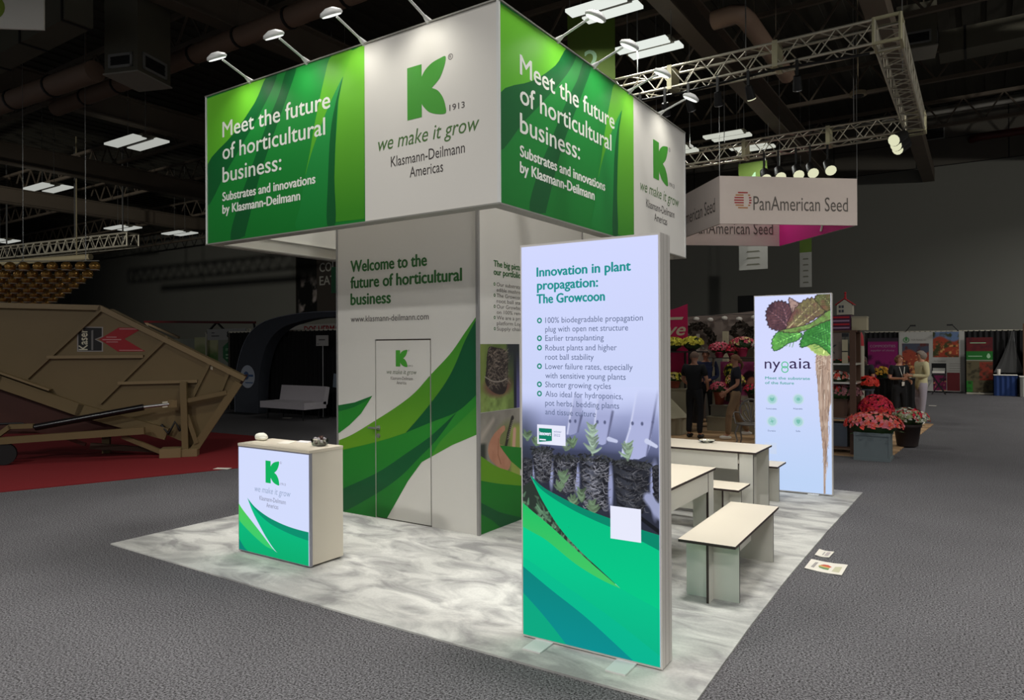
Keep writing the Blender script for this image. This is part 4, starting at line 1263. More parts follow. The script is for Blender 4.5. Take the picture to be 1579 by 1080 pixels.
for i, (x, y) in enumerate([(0.049,1.265),(0.113,1.237),(0.37,1.24),(0.282,0.97),(0.368,0.872),(0.503,0.858),(0.428,0.917),(0.308,1.019)]):
    sprig(x, y, 0.05 + 0.03 * (i > 3), 0.05, 9, (104, 128, 100), 20 + i)
# the dark bench edge and pale objects low right
P.line([(0.807,0.865),(0.927,0.795)], 0.012, 0.012, (16, 18, 24)); P.line([(0.853,0.986),(0.931,0.895)], 0.03, 0.03, (150, 156, 190), 0.02)
# young plants between the bands
zone = [(0.002,0.966),(0.084,1.013),(0.156,0.895),(0.28,0.738),(0.418,0.619),(0.559,0.521),(0.383,0.584),(0.209,0.698),(0.001,0.83)]
P.over(P.inside(zone), (40, 50, 44))
for i in range(70):
    x0_, y0_ = zone[0]
    t = rr.random(); a_ = (0.018,0.864); b_ = (0.468,0.566)
    x = a_[0] + (b_[0] - a_[0]) * t + rr.uniform(-0.05, 0.06) * (1 - t * 0.6); y = a_[1] + (b_[1] - a_[1]) * t + rr.uniform(-0.03, 0.09) * (1 - t * 0.8)
    a = rr.uniform(0.2, 2.9); L = rr.uniform(0.02, 0.05); g = rr.uniform(0.6, 1.1)
    P.line([(x, y), (x + L * math.cos(a), y + L * math.sin(a))], 0.009, 0.003, (96 * g, 132 * g, 104 * g), 0.004)
fade = np.clip((V - 1.44) / 0.17, 0, 1)
P.over(fade, (199, 207, 243))
P.build('plug_photograph', sf, 0.0012, vmat('lit photo print', 1.0), scr, 'backlit photograph of rooted young plants')
# wave bands
u_top = [(0.07,1.044),(0.157,0.981),(0.264,0.938),(0.436,0.88),(0.617,0.839),(0.76,0.808),(0.936,0.779)]
u_bot = [(0.07,1.044),(0.139,0.971),(0.246,0.912),(0.385,0.856),(0.519,0.815),(0.633,0.785),(0.79,0.74),(0.935,0.689)]
u_left = [(0.07,1.044),(0.156,0.895),(0.28,0.738),(0.418,0.619),(0.559,0.521),(0.679,0.438)]
l_up = [(-0.01,0.88),(0.083,0.82),(0.209,0.745),(0.315,0.673),(0.417,0.604),(0.559,0.513),(0.679,0.438)]
l_dn = [(-0.011,0.722),(0.082,0.689),(0.191,0.648),(0.383,0.538),(0.55,0.472),(0.679,0.438)]
l_rt = [(0.679,0.438),(0.788,0.402),(0.939,0.353)]
d_up = [(-0.012,0.476),(0.207,0.354),(0.466,0.219),(0.755,0.036),(0.817,-0.0)]; d_dn = [(-0.013,0.315),(0.152,0.187),(0.311,0.041),(0.362,-0.032)]
m_up = [(-0.012,0.532),(0.117,0.48),(0.296,0.398),(0.63,0.251),(0.923,0.096)]
art(sf, scr, 'wave_graphic', sm(*l_up)[:-1] + sm(*l_rt) + [(1.0, 0), (-0.05, 0)], glow_grad('sign emerald', (8, 172, 130), (4, 202, 140), 0.0, 0.75), 0.0016, SB)
art(sf, scr, 'wave_graphic', sm(*m_up) + [(1.0, 0), (-0.05, 0)], glow_grad('sign emerald deep', (6, 176, 142), (6, 188, 136), 0.0, 0.6), 0.0020, SB)
art(sf, scr, 'wave_graphic', sm(*d_up) + [(0.7, 0), (-0.05, 0)], glow_grad('sign teal band', (8, 140, 142), (10, 128, 118), 0.0, 0.5), 0.0024, SB)
art(sf, scr, 'wave_graphic', sm(*d_dn) + [(0.3, 0), (-0.05, 0)], glow('sign corner green', (10, 164, 126)), 0.0028, SB)
art(sf, scr, 'wave_graphic', sm(*l_up) + sm(*l_dn)[::-1], glow_grad('sign lime', (66, 196, 98), (30, 186, 100), 0.45, 0.85), 0.0024, SB)
art(sf, scr, 'wave_graphic', sm(*u_top) + l_rt[::-1] + sm(*u_left)[::-1], glow_grad('sign upper green', (4, 194, 132), (6, 184, 126), 0.4, 1.0), 0.0020, SB)
art(sf, scr, 'wave_graphic', sm(*u_top) + sm(*u_bot)[::-1], glow('sign dark band', (8, 132, 104)), 0.0032, SB)
# white card (its square code is left blank) and the award card
q = [(0.618,0.916),(0.81,0.916),(0.809,0.724),(0.617,0.72)]
mb = MB(); mb.flat(sf, [(q[0][0], q[2][1]), (q[2][0], q[2][1]), (q[2][0], q[0][1]), (q[0][0], q[0][1])], 0.004); mb.build('blank_card', glow('card white', (226, 228, 246)), scr)
q = [(0.123,1.368),(0.323,1.246),(0.135,1.346),(0.228,1.259)]
mb = MB(); mb.flat(sf, [(q[0][0], q[1][1]), (q[1][0], q[1][1]), (q[1][0], q[0][1]), (q[0][0], q[0][1])], 0.004); cd_ = mb.build('award_card', glow('card white', (226, 228, 246)), scr)
mb = MB(); mb.flat(sf, [(q[2][0], q[3][1]), (q[3][0], q[3][1] + 0.012), (q[3][0], q[2][1]), (q[2][0], q[2][1])], 0.0045); mb.build('award_patch', glow('award green', (16, 122, 98)), scr)
mb = MB(); write(mb, sf, 'innovert', q[2][0] + 0.005, q[2][1] - 0.043, q[3][0] - q[2][0] - 0.012, 0.024, 0.005, bold=0.06)
mb.flat(sf, [(q[2][0] + 0.005, q[3][1] + 0.012), (q[2][0] + 0.05, q[3][1] + 0.012), (q[2][0] + 0.05, q[3][1] + 0.02), (q[2][0] + 0.005, q[3][1] + 0.02)], 0.005)
mb.build('award_lettering', glow('card white', (226, 228, 246)), scr)
mb = MB(); write(mb, sf, 'winner', q[3][0] + 0.013, q[2][1] - 0.022, 0.055, 0.014, 0.005); write(mb, sf, '2022', q[3][0] + 0.013, q[2][1] - 0.045, 0.045, 0.015, 0.005)
mb.build('award_year', glow('slate ink', (110, 128, 172)), scr)
for s, a, c in (('Innovation in plant', [(0.126,2.292),(0.753,2.295)], 0.056), ('propagation:', [(0.129,2.209),(0.544,2.211)], 0.056), ('The Growcoon', [(0.125,2.124),(0.588,2.123)], 0.056)):
    letter_lines(sf, scr, 'title_lettering', glow('lit title teal', (32, 142, 140)), ((s, a[0][0], a[0][1], a[1][0] - a[0][0], c),), 0.003, 0.05)
mb = MB(); mg = MB()
rows = [[(0.185,2.0),(0.827,2.001)],[(0.184,1.945),(0.736,1.946)],[(0.184,1.889),(0.581,1.888)],[(0.184,1.83),(0.664,1.832)],[(0.183,1.773),(0.515,1.772)],[(0.183,1.715),(0.763,1.719)],[(0.183,1.658),(0.719,1.663)],[(0.182,1.602),(0.625,1.606)],[(0.182,1.544),(0.7,1.548)],[(0.181,1.488),(0.677,1.495)],[(0.181,1.433),(0.526,1.438)]]
for i, (s, a) in enumerate(zip(('100% biodegradable propagation', 'plug with open net structure', 'Earlier transplanting', 'Robust plants and higher', 'root ball stability', 'Lower failure rates, especially',
                              'with sensitive young plants', 'Shorter growing cycles', 'Also ideal for hydroponics,', 'pot herbs, bedding plants', 'and tissue culture'), rows)):
    letter_lines(sf, scr, 'list_lettering', glow('lit list grey', (92, 104, 136)), ((s, a[0][0], a[0][1], a[1][0] - a[0][0], 0.035),), 0.003)
    if i in (0, 2, 3, 5, 7, 8):
        mg = MB(); ring(mg, sf, a[0][0] - 0.042, a[0][1] + 0.017, 0.018, 0.009, 0.003, n=12); mg.build('list_bullet', glow('lit bullet green', (26, 134, 112)), scr)

# ================================================================ lettuce sign
l_ax, l_ay, l_th, l_w, l_d, l_h = -0.2712, 5.8264, 0.0554, 0.916, 0.16, 2.4957
LS, lf, lb_ = light_box('lettuce_sign', 'tall lit sign with a lettuce and its long root, behind the tables', l_ax, l_ay, l_th, l_w, 0.10, l_h, 0.06)
mb = MB(); mb.prism(lf, [(0.01, 0.034), (l_w - 0.01, 0.034), (l_w - 0.01, 2.484), (0.01, 2.484)], -0.0038, 0.0); lp = mb.build('light_panel', glow_grad('lettuce sign white', (188, 206, 238), (206, 212, 248), 0.2, 1.8), LS, label='backlit front print')
mb = MB(); mb.prism(lb_, [(0.01, 0.034), (l_w - 0.01, 0.034), (l_w - 0.01, 2.484), (0.01, 2.484)], -0.0038, 0.0); mb.build('light_panel', g_lbox, LS, label='backlit rear print')
P = Paint(0.012, l_w - 0.012, 0.036, 2.482, 0.0055, (206, 212, 248))
U, V = P.U, P.V
tt = np.clip((V - 0.2) / 1.4, 0, 1)[..., None]
P.c = np.array([184, 206, 240]) * (1 - tt) + np.array([206, 212, 248]) * tt


def leaf(pts, base, shade, rim, veins, seed):
    """a crinkled leaf: ruffled outline, mottled colour, pale midrib and branching veins"""
    r = random.Random(seed * 7)
    o = sm(*pts, closed=True, k=9); cx_ = sum(p[0] for p in o) / len(o); cy_ = sum(p[1] for p in o) / len(o)
    poly = []
    for i, (x, y) in enumerate(o):
        f = 1 + 0.045 * math.sin(i * 1.9 + seed) + r.uniform(-0.02, 0.03)
        poly.append((cx_ + (x - cx_) * f, cy_ + (y - cy_) * f))
    m = P.inside(poly); n1 = fbm(U * 11, V * 11, seed); n2 = fbm(U * 34, V * 34, seed + 50)
    P.over(m, base)
    P.over(m * np.clip((n1 - 0.48) * 3.2, 0, 1) * 0.9, shade)
    P.over(m * np.clip((n2 - 0.60) * 4, 0, 1) * 0.55, rim)
    P.over(m * np.clip((0.40 - n2) * 4, 0, 1) * 0.5, [min(255, k * 1.35 + 24) for k in base])
    P.line(poly + [poly[0]], 0.0035, 0.0035, rim, 0.007)
    lite = [min(255, k * 1.3 + 30) for k in base]
    for a, b in veins:
        L = math.hypot(b[0] - a[0], b[1] - a[1]); mx_, my_ = (a[0] + b[0]) / 2 + 0.012, (a[1] + b[1]) / 2 + 0.012
        P.line(sm(a, (mx_, my_), b, k=5), 0.0075, 0.002, lite, 0.006)
        for t in (0.15, 0.3, 0.45, 0.6, 0.75, 0.88):
            c = (a[0] + (b[0] - a[0]) * t + 0.01, a[1] + (b[1] - a[1]) * t + 0.01)
            for s in (-1, 1):
                dx, dy = (b[0] - a[0]) / L * 0.11 * (1.1 - t), (b[1] - a[1]) / L * 0.11 * (1.1 - t)
                e = (c[0] + dx - s * dy * 1.2, c[1] + dy + s * dx * 1.2)
                P.line(sm(c, ((c[0] + e[0]) / 2 + dx * 0.15, (c[1] + e[1]) / 2 + dy * 0.15), e, k=3), 0.0028, 0.0012, [k * 0.92 for k in lite], 0.005)
                P.line([(c[0] + dx * 0.12, c[1] + dy * 0.12), (e[0] + dx * 0.12, e[1] + dy * 0.12)], 0.003, 0.001, rim, 0.008)
# root
root_l = [(0.741,1.758),(0.728,1.611),(0.747,1.426),(0.76,1.187),(0.774,0.948),(0.797,0.711),(0.81,0.5),(0.814,0.341),(0.815,0.024)]; root_r = [(0.924,1.758),(0.923,1.613),(0.918,1.429),(0.911,1.192),(0.887,1.085),(0.871,0.926),(0.865,0.715),(0.847,0.476),(0.838,0.29),(0.832,0.025)]
rp = sm(*root_l) + sm(*root_r)[::-1]
P.over(P.inside(rp), (176, 152, 136)); m = P.inside(rp)
P.over(m * np.clip((vn(U * 90, V * 5, 77) - 0.45) * 2.2, 0, 1) * 0.7, (122, 96, 84)); P.over(m * np.clip((vn(U * 120, V * 9, 78) - 0.6) * 3, 0, 1) * 0.8, (222, 206, 190))
rr = random.Random(3)
for i in range(90):
    t = rr.random() ** 1.3; j = int(t * (len(sm(*root_l)) - 1)); a = sm(*root_l)[j]; b = sm(*root_r)[min(j, len(sm(*root_r)) - 1)]
    x = a[0] + (b[0] - a[0]) * rr.random(); y = a[1]; L = rr.uniform(0.04, 0.14); g = rr.uniform(0.6, 1.3)
    P.line(sm((x, y), (x + rr.uniform(-.008, .008), y - L / 2), (x + rr.uniform(-.012, .01), y - L), k=3), 0.0025, 0.0015, (168 * g, 142 * g, 124 * g), 0.005)
for i in range(26):
    y = 1.745 - rr.uniform(0, 0.2); x = 0.741 + rr.uniform(0, 0.17)
    P.line([(x, y), (x + rr.uniform(-0.05, 0.05), y + rr.uniform(-0.03, 0.03))], 0.003, 0.002, (120, 96, 82) if i % 2 else (206, 186, 168), 0.005)
G1_, G2_, DG, RD, PK = (96, 164, 76), (58, 128, 56), (40, 84, 44), (96, 64, 70), (168, 140, 132)
leaf([(0.601,1.905),(0.712,1.771),(0.785,1.739),(0.907,1.745),(0.944,1.902),(0.848,2.009),(0.701,1.998)], (160, 186, 104), (120, 160, 76), (190, 206, 130), [((0.822,1.758), (0.848,1.956))], 1)
leaf([(0.237,1.799),(0.222,1.922),(0.282,2.017),(0.373,2.057),(0.5,2.041),(0.576,1.992),(0.525,1.92),(0.41,1.88),(0.32,1.813)], G1_, (60, 120, 60), (30, 70, 44), [((0.551,2.0), (0.268,1.881))], 2)
leaf([(0.946,2.244),(0.943,1.745),(0.847,1.797),(0.725,1.878),(0.575,1.83),(0.563,1.906),(0.626,2.039),(0.751,2.143),(0.85,2.273)], G2_, (96, 176, 84), (24, 64, 36), [((0.908,1.824), (0.676,1.971)), ((0.921,1.981), (0.701,2.104)), ((0.922,2.139), (0.825,2.247))], 3)
leaf([(0.16,2.157),(0.153,2.294),(0.219,2.388),(0.323,2.417),(0.426,2.367),(0.464,2.258),(0.437,2.123),(0.347,2.049),(0.217,2.068)], RD, (64, 44, 56), (38, 30, 42), [((0.412,2.083), (0.192,2.293)), ((0.412,2.083), (0.336,2.384))], 4)
leaf([(0.426,2.449),(0.508,2.405),(0.565,2.362),(0.552,2.282),(0.476,2.258),(0.439,2.34)], PK, (110, 82, 84), (60, 44, 52), [], 5)
leaf([(0.386,2.043),(0.476,2.285),(0.603,2.415),(0.728,2.437),(0.838,2.379),(0.85,2.273),(0.702,2.171),(0.551,2.081)], (118, 110, 76), (110, 66, 70), (58, 40, 46), [((0.424,2.083), (0.703,2.384)), ((0.526,2.095), (0.813,2.327))], 6)
leaf([(0.728,2.423),(0.777,2.498),(0.948,2.496),(0.946,2.27),(0.85,2.273),(0.777,2.355)], (92, 96, 58), (128, 84, 70), (52, 44, 38), [((0.922,2.297), (0.802,2.46))], 7)
leaf([(0.321,2.044),(0.501,2.082),(0.677,2.132),(0.85,2.26),(0.947,2.296),(0.946,2.191),(0.8,2.129),(0.601,2.039),(0.449,2.015)], (112, 148, 78), (84, 60, 56), (60, 44, 46), [], 8)
for i, (x, y) in enumerate([(0.217,1.175),(0.529,1.185),(0.216,0.895),(0.527,0.905)]):
    P.over(P.edge((P.ell(x, y, 0.066, 0.068) - 1) * 0.066), (190, 214, 226))
    P.over(P.edge((P.ell(x, y, 0.05, 0.052) - 1) * 0.05), (160, 204, 204))
P.build('lettuce_photograph', lf, 0.0012, vmat('lit photo print', 1.0), lp, 'backlit picture of a red and green lettuce with its root')
mi_, mi2 = glow('icon teal', (118, 184, 172)), glow('lit slate ink', (66, 84, 124))
for i, (x, y) in enumerate([(0.217,1.175),(0.529,1.185),(0.216,0.895),(0.527,0.905)]):
    mb = MB()
    if i == 0: mb.flat(lf, sm((x - 0.026, y + 0.02), (x + 0.004, y + 0.014), (x + 0.024, y + 0.026), (x + 0.022, y - 0.01), (x, y - 0.026), (x - 0.022, y - 0.01), closed=True, k=3), 0.0025)
    elif i == 1:
        mb.flat(lf, [(x + (0.03 if k % 2 else 0.017) * math.cos(k * PI / 8), y + (0.03 if k % 2 else 0.017) * math.sin(k * PI / 8)) for k in range(16)], 0.0025)
    elif i == 2: mb.flat(lf, [(x + (0.034 if k % 4 == 0 else 0.013) * math.cos(k * PI / 8 + 0.3), y + (0.034 if k % 4 == 0 else 0.013) * math.sin(k * PI / 8 + 0.3)) for k in range(16)], 0.0025)
    else: mb.flat(lf, sm((x - 0.022, y + 0.022), (x, y + 0.028), (x + 0.022, y + 0.022), (x + 0.02, y - 0.006), (x, y - 0.028), (x - 0.02, y - 0.006), closed=True, k=3), 0.0025)
    mb.build('icon', mi_, lp)
for s, (x, y), w in zip(('Sustainable', 'Adaptable', 'Durable', 'Safe'), [(0.143,1.046),(0.467,1.058),(0.163,0.766),(0.498,0.779)], (0.128, 0.11, 0.095, 0.052)):
    letter_lines(lf, lp, 'icon_lettering', mi2, ((s, x, y, w, 0.018),), 0.0025)
mb = MB(); a = [(0.13,1.563),(0.319,1.559)]
write(mb, lf, 'ny', a[0][0], a[0][1], a[1][0] - a[0][0], 0.135, 0.0025, bold=0.0); a = [(0.427,1.568),(0.678,1.576)]
write(mb, lf, 'aia', a[0][0], a[0][1], a[1][0] - a[0][0], 0.135, 0.0025, bold=0.0)
mb.build('name_lettering', glow('lit plum ink', (52, 40, 78)), lp)
mb = MB(); gx, gy = (0.373,1.595)
ring(mb, lf, gx, gy + 0.017, 0.044, 0.013, 0.0025); ring(mb, lf, gx, gy - 0.040, 0.044, 0.013, 0.003); mb.build('loop_letter', glow('lit loop green', (96, 190, 150)), lp)
for s, a in (('Meet the substrate', [(0.135,1.428),(0.665,1.432)]), ('of the future', [(0.134,1.367),(0.479,1.369)])):
    letter_lines(lf, lp, 'tagline_lettering', glow('lit tagline teal', (88, 164, 160)), ((s, a[0][0], a[0][1], a[1][0] - a[0][0], 0.034),), 0.0025, 0.04)
q = [(0.125,0.624),(0.268,0.482)]
mb = MB(); mb.flat(lf, [(q[0][0], q[1][1]), (q[1][0], q[1][1]), (q[1][0], q[0][1]), (q[0][0], q[0][1])], 0.0025); mb.build('blank_card', glow('blank blue white', (196, 210, 236)), lp)

# ================================================================ leaflets on the aisle carpet
m_pap = mat('leaflet paper', (226, 220, 206), 0.7)
def floor_sheet(label, q, bands):
    A, B_, Cc, Dd = [Vector((x, y, 0)) for x, y, z in q]      # back left, back right, front right, front left
    t = thing('leaflet', label, 'leaflet', tuple((A + Cc) / 2), 0, 'leaflets on the aisle carpet')
    n = 8; mb = MB()
    def pt(u, v): return (A.lerp(B_, u)).lerp(Dd.lerp(Cc, u), v)
    for top in (0.003, 0.0005):
        mb.v += []
    vs = []; 
    for lay in (0.0045, 0.001):
        for i in range(n + 1):
            for v in (0, 1):
                p = pt(i / n, v); vs.append((p.x, p.y, lay + 0.006 * abs(math.cos(i / n * PI)) ** 3))
    fs = []
    for i in range(n):
        a = 2 * i; b = 2 * (n + 1) + a
        fs += [(a, a + 1, a + 3, a + 2), (b, b + 2, b + 3, b + 1), (a, a + 2, b + 2, b), (a + 1, b + 1, b + 3, a + 3)]
    fs += [(0, 2 * (n + 1), 2 * (n + 1) + 1, 1), (2 * n, 2 * n + 1, 4 * n + 3, 4 * n + 2)]
    mb.add(vs, fs); mb.build('sheet', m_pap, t)
    for nm_, pol, m in bands:
        mb = MB(); P_ = [pt(u, v) for u, v in pol]
        mb.add([(p.x, p.y, 0.006 + 0.006 * abs(math.cos(u * PI)) ** 3) for p, (u, v) in zip(P_, pol)], [tuple(range(len(pol)))[::-1]]); mb.build(nm_, m, t)
mk = lambda r, c, v: mat(r, c, 0.6)
eye = lambda v0, v1: [(0.30 + 0.05 * v0, v0)] + [(0.30 + 0.34 * k / 5, v0 + (0.04 if k in (2, 3) else 0)) for k in range(1, 5)] + [(0.62, v1), (0.34, v1)]
floor_sheet('larger leaflet with a red, yellow and green leaf print on the aisle carpet', [(0.01,3.01,0.0),(0.3,3.0,0.0),(0.3,2.68,0.0),(0.01,2.72,-0.0)],
            [('red_print', [(0.32, 0.42), (0.40, 0.30), (0.52, 0.28), (0.64, 0.42), (0.60, 0.50), (0.40, 0.44)], mat('red print', (196, 84, 56), 0.6)),
             ('yellow_print', [(0.30, 0.44), (0.40, 0.44), (0.60, 0.50), (0.60, 0.58), (0.40, 0.56), (0.30, 0.54)], mat('yellow print', (206, 176, 104), 0.6)),
             ('green_print', [(0.30, 0.55), (0.40, 0.57), (0.60, 0.59), (0.60, 0.74), (0.46, 0.74), (0.34, 0.66)], mat('soft green print', (112, 146, 96), 0.6)),
             ('grey_print', [(0.16, 0.25), (0.24, 0.2), (0.22, 0.8), (0.13, 0.78)], mat('grey print', (160, 154, 148), 0.6)),
             ('text_block', [(0.72, 0.35), (0.90, 0.30), (0.90, 0.85), (0.70, 0.82)], mat('pale olive print', (196, 192, 160), 0.6))])
floor_sheet('smaller leaflet with grey print just behind the larger one on the carpet', [(0.01,3.37,0.0),(0.14,3.35,0.0),(0.13,3.14,0.0),(0.01,3.16,-0.0)],
            [('grey_print', [(0.42, 0.25), (0.50, 0.22), (0.50, 0.75), (0.42, 0.78)], mat('grey print', (160, 154, 148), 0.6)),
             ('grey_print', [(0.60, 0.2), (0.86, 0.2), (0.86, 0.8), (0.58, 0.8)], mat('grey pink print', (184, 172, 168), 0.6))])

# ================================================================ red carpet and tan hopper machine
RC = [(-9.55,0.13,0.0),(-8.01,4.29,0.0),(-11.62,5.96,0.0),(-26.11,5.02,0.0)]
mb = MB(); mb.prism(Face((0, 0, 0), (1, 0, 0), (0, 1, 0)), [(p[0], p[1]) for p in RC], 0.0, 0.01)
m_red = mat('red carpet', (120, 14, 20), 0.95, var=0.2, scale=60, bump=0.3, bscale=150)
tag(mb.build('red_carpet', m_red), 'dark red carpet under the tan machine', 'carpet')

m_tan = mat('tan machine paint', (112, 94, 60), 0.5, var=0.10, scale=1.4)
m_tan2 = mat('pale tan paint', (132, 112, 78), 0.45, var=0.08, scale=2)
m_belly = mat('dark red brown paint', (70, 34, 24), 0.6, var=0.2, scale=2)
th_ = math.radians(41)
mO = Vector((-10.49, 3.508, 0.0)); mU = Vector((math.sin(th_), math.cos(th_), 0))
mf = Face(mO, mU)
MZ = lambda P: [(a, max(b, 0.0115)) for a, b in P]
MC = thing('hopper_machine', 'big tan steel hopper machine on a towed frame, on the red carpet', 'machine', (mO.x - 1.5, mO.y - 0.6, 0.01), 0)
hull = [(-3.919,2.625),(-1.116,2.581),(1.147,1.333),(0.822,0.845),(0.374,0.13),(-0.276,0.45),(-1.416,0.743),(-2.592,1.205),(-3.923,1.697)]
DPT = -0.8
mb = MB(); mb.prism(mf, hull, -0.05, 0.0); mb.build('side_plate', m_tan, MC)
mb = MB(); mb.prism(mf, hull, DPT - 0.05, DPT); mb.build('side_plate', m_tan, MC)
# floor of the hull joining both side plates
mb = MB()
for i in (2, 3, 5, 6, 7):
    a, b = hull[i], hull[i + 1]
    mb.add([mf.p(*a, -0.05), mf.p(*b, -0.05), mf.p(*b, DPT), mf.p(*a, DPT), mf.p(a[0], a[1] + 0.04, -0.05), mf.p(b[0], b[1] + 0.04, -0.05), mf.p(b[0], b[1] + 0.04, DPT), mf.p(a[0], a[1] + 0.04, DPT)],
           [(0, 1, 2, 3), (7, 6, 5, 4), (0, 4, 5, 1), (1, 5, 6, 2), (2, 6, 7, 3), (3, 7, 4, 0)])
mb.build('hull_floor', m_belly, MC)
mb = MB(); a, b = hull[1], hull[2]
mb.add([mf.p(*a, -0.05), mf.p(*b, -0.05), mf.p(*b, DPT), mf.p(*a, DPT), mf.p(a[0], a[1] - 0.04, -0.05), mf.p(b[0], b[1] - 0.04, -0.05), mf.p(b[0], b[1] - 0.04, DPT), mf.p(a[0], a[1] - 0.04, DPT)],
       [(3, 2, 1, 0), (4, 5, 6, 7), (1, 5, 4, 0), (2, 6, 5, 1), (3, 7, 6, 2), (0, 4, 7, 3)])
mb.build('tail_cover', m_tan2, MC) if False else None
bel = [(-3.923,1.501),(-2.592,1.216),(-1.416,0.754),(-0.326,0.474),(-0.398,0.41),(-2.037,0.45),(-3.927,0.502)]
mb = MB(); mb.prism(mf, bel, -0.7, -0.12); mb.build('belly', m_belly, MC)


def mbar(name, pts, w, m=None, d0=0.0, d1=0.09, n=1, parent=None):
    mb = MB()
    for (a, b) in zip(pts[:-1], pts[1:]):
        A, B = Vector(a), Vector(b); t = (B - A).normalized(); s = Vector((-t.y, t.x)) * w / 2
        A = A - t * w * 0.2; B = B + t * w * 0.2
        mb.prism(mf, [(a_, max(b_, 0.0115)) for a_, b_ in (tuple(A - s), tuple(B - s), tuple(B + s), tuple(A + s))], d0, d1)
    return mb.build(name, m or m_tan, parent or MC)
mbar('rim_rail', [(-3.919,2.609),(-1.116,2.559),(1.157,1.322)], 0.085, m_tan2, -0.07, 0.07)
for L in ([(-1.097,2.538),(-2.193,1.401)], [(-0.084,2.063),(-1.123,0.954)], [(0.591,1.605),(0.315,1.018)], [(0.899,1.429),(0.78,1.122)]):
    mbar('rib', L, 0.06, m_tan, 0.0, 0.05)
for L in ([(-1.891,1.73),(-0.463,1.729)], [(-0.835,1.278),(0.39,1.289)]):
    mbar('stiffener', L, 0.05, m_tan2, 0.0, 0.07)
mbar('lower_beam', [(-3.922,1.852),(-2.591,1.343),(-1.416,0.841),(-0.123,0.399)], 0.20, m_tan, 0.0, 0.10)
mbar('beam_flange', [(-3.921,2.017),(-2.591,1.503),(-1.846,1.189)], 0.03, m_tan2, 0.0, 0.15)
mbar('rear_post', MZ([(0.196,1.27),(0.227,0.023)]), 0.10, m_tan, 0.10, 0.22)
mbar('rear_arm', MZ([(1.07,1.231),(0.342,0.086)]), 0.13, m_tan, 0.05, 0.16)
mbar('rear_brace', [(0.263,0.963),(0.876,1.085)], 0.07, m_tan, 0.10, 0.18)
mbar('rear_brace', [(0.251,0.702),(0.395,0.232)], 0.07, m_tan, 0.10, 0.18)
mbar('tow_bar', [(-3.927,0.338),(-2.595,0.397),(-0.397,0.488)], 0.11, m_tan, 0.28, 0.40)
mbar('front_brace', [(-2.549,0.449),(-2.336,0.622),(-2.018,0.622)], 0.07, m_tan, 0.26, 0.36)
mbar('strut', [(-0.72,0.389),(-0.052,0.059)], 0.07, m_tan, 0.20, 0.28)
mbar('strut', [(-1.658,0.414),(-1.321,0.27)], 0.05, m_belly, 0.1, 0.16)
mbar('slide_beam', MZ([(-1.321,0.193),(-0.052,0.025)]), 0.10, mat('dull brown steel', (74, 56, 42), 0.6), -0.3, -0.2)
fp = MZ([(-0.154,0.153),(0.176,0.139),(0.175,-0.008),(-0.155,0.007)])
mb = MB(); mb.prism(mf, [(fp[0][0], 0.0115), (fp[1][0], 0.0115), (fp[1][0], 0.16), (fp[0][0], 0.16)], 0.02, 0.34); mb.build('foot_plate', m_tan2, MC)
mb = MB(); mb.prism(mf, [(fp[0][0] + 0.3, 0.0115), (fp[1][0] + 0.25, 0.0115), (fp[1][0] + 0.25, 0.13), (fp[0][0] + 0.3, 0.13)], 0.02, 0.3); mb.build('foot_plate', m_tan2, MC)
# far side legs and a wheel axle to carry the frame
for u, v in ((-1.2, 1.0), (0.2, 0.7)):
    mb = MB(); mb.prism(mf, [(u - 0.06, 0.0115), (u + 0.06, 0.0115), (u + 0.06, v), (u - 0.06, v)], DPT + 0.1, DPT + 0.22); mb.build('rear_post', m_tan, MC)
# hydraulic cylinder
c1, c2, c3 = [(-1.98,0.599),(-0.396,0.879),(0.034,0.923)]
A, B, Cc = mf.p(*c1, 0.33), mf.p(*c2, 0.30), mf.p(*c3, 0.28)
MB().cyl(A, B, 0.055, n=12).build('hydraulic_cylinder', mat('gloss black paint', (16, 15, 17), 0.25), MC)
MB().cyl(B, Cc, 0.028, n=10).build('piston_rod', m_steel, MC)
MB().box(Cc, (0.13, 0.1, 0.12)).build('clevis', m_tan2, MC, label='tan clevis with a pale plate')
mb = MB(); mb.tube([A, A + Vector((-0.25, -0.1, 0.06)), A + Vector((-0.7, -0.5, 0.05)), A + Vector((-1.4, -1.3, 0.0))], 0.02); mb.build('hose', m_dark, MC)
mb = MB(); mb.tube([mf.p(*(-0.173,0.547), 0.05), mf.p(*(-0.051,0.396), 0.12), mf.p(*(0.053,0.596), 0.12), mf.p(*(0.135,0.435), 0.1)], 0.025); mb.build('hose', m_dark, MC)
# support wheel at the near end of the tow bar
w = mf.p(*(-2.412,0.145), 0.34); w = Vector((w.x, w.y, 0.19))
mb = MB(); mb.cyl((w.x - 0.03, w.y + 0.02, w.z), (w.x + 0.03, w.y - 0.02, w.z), 0.175, n=20); mb.build('jockey_wheel', m_dark, MC)
mb = MB(); mb.bar(w, (w.x, w.y, 0.34), 0.05, 0.05); mb.build('wheel_stem', m_tan, MC)
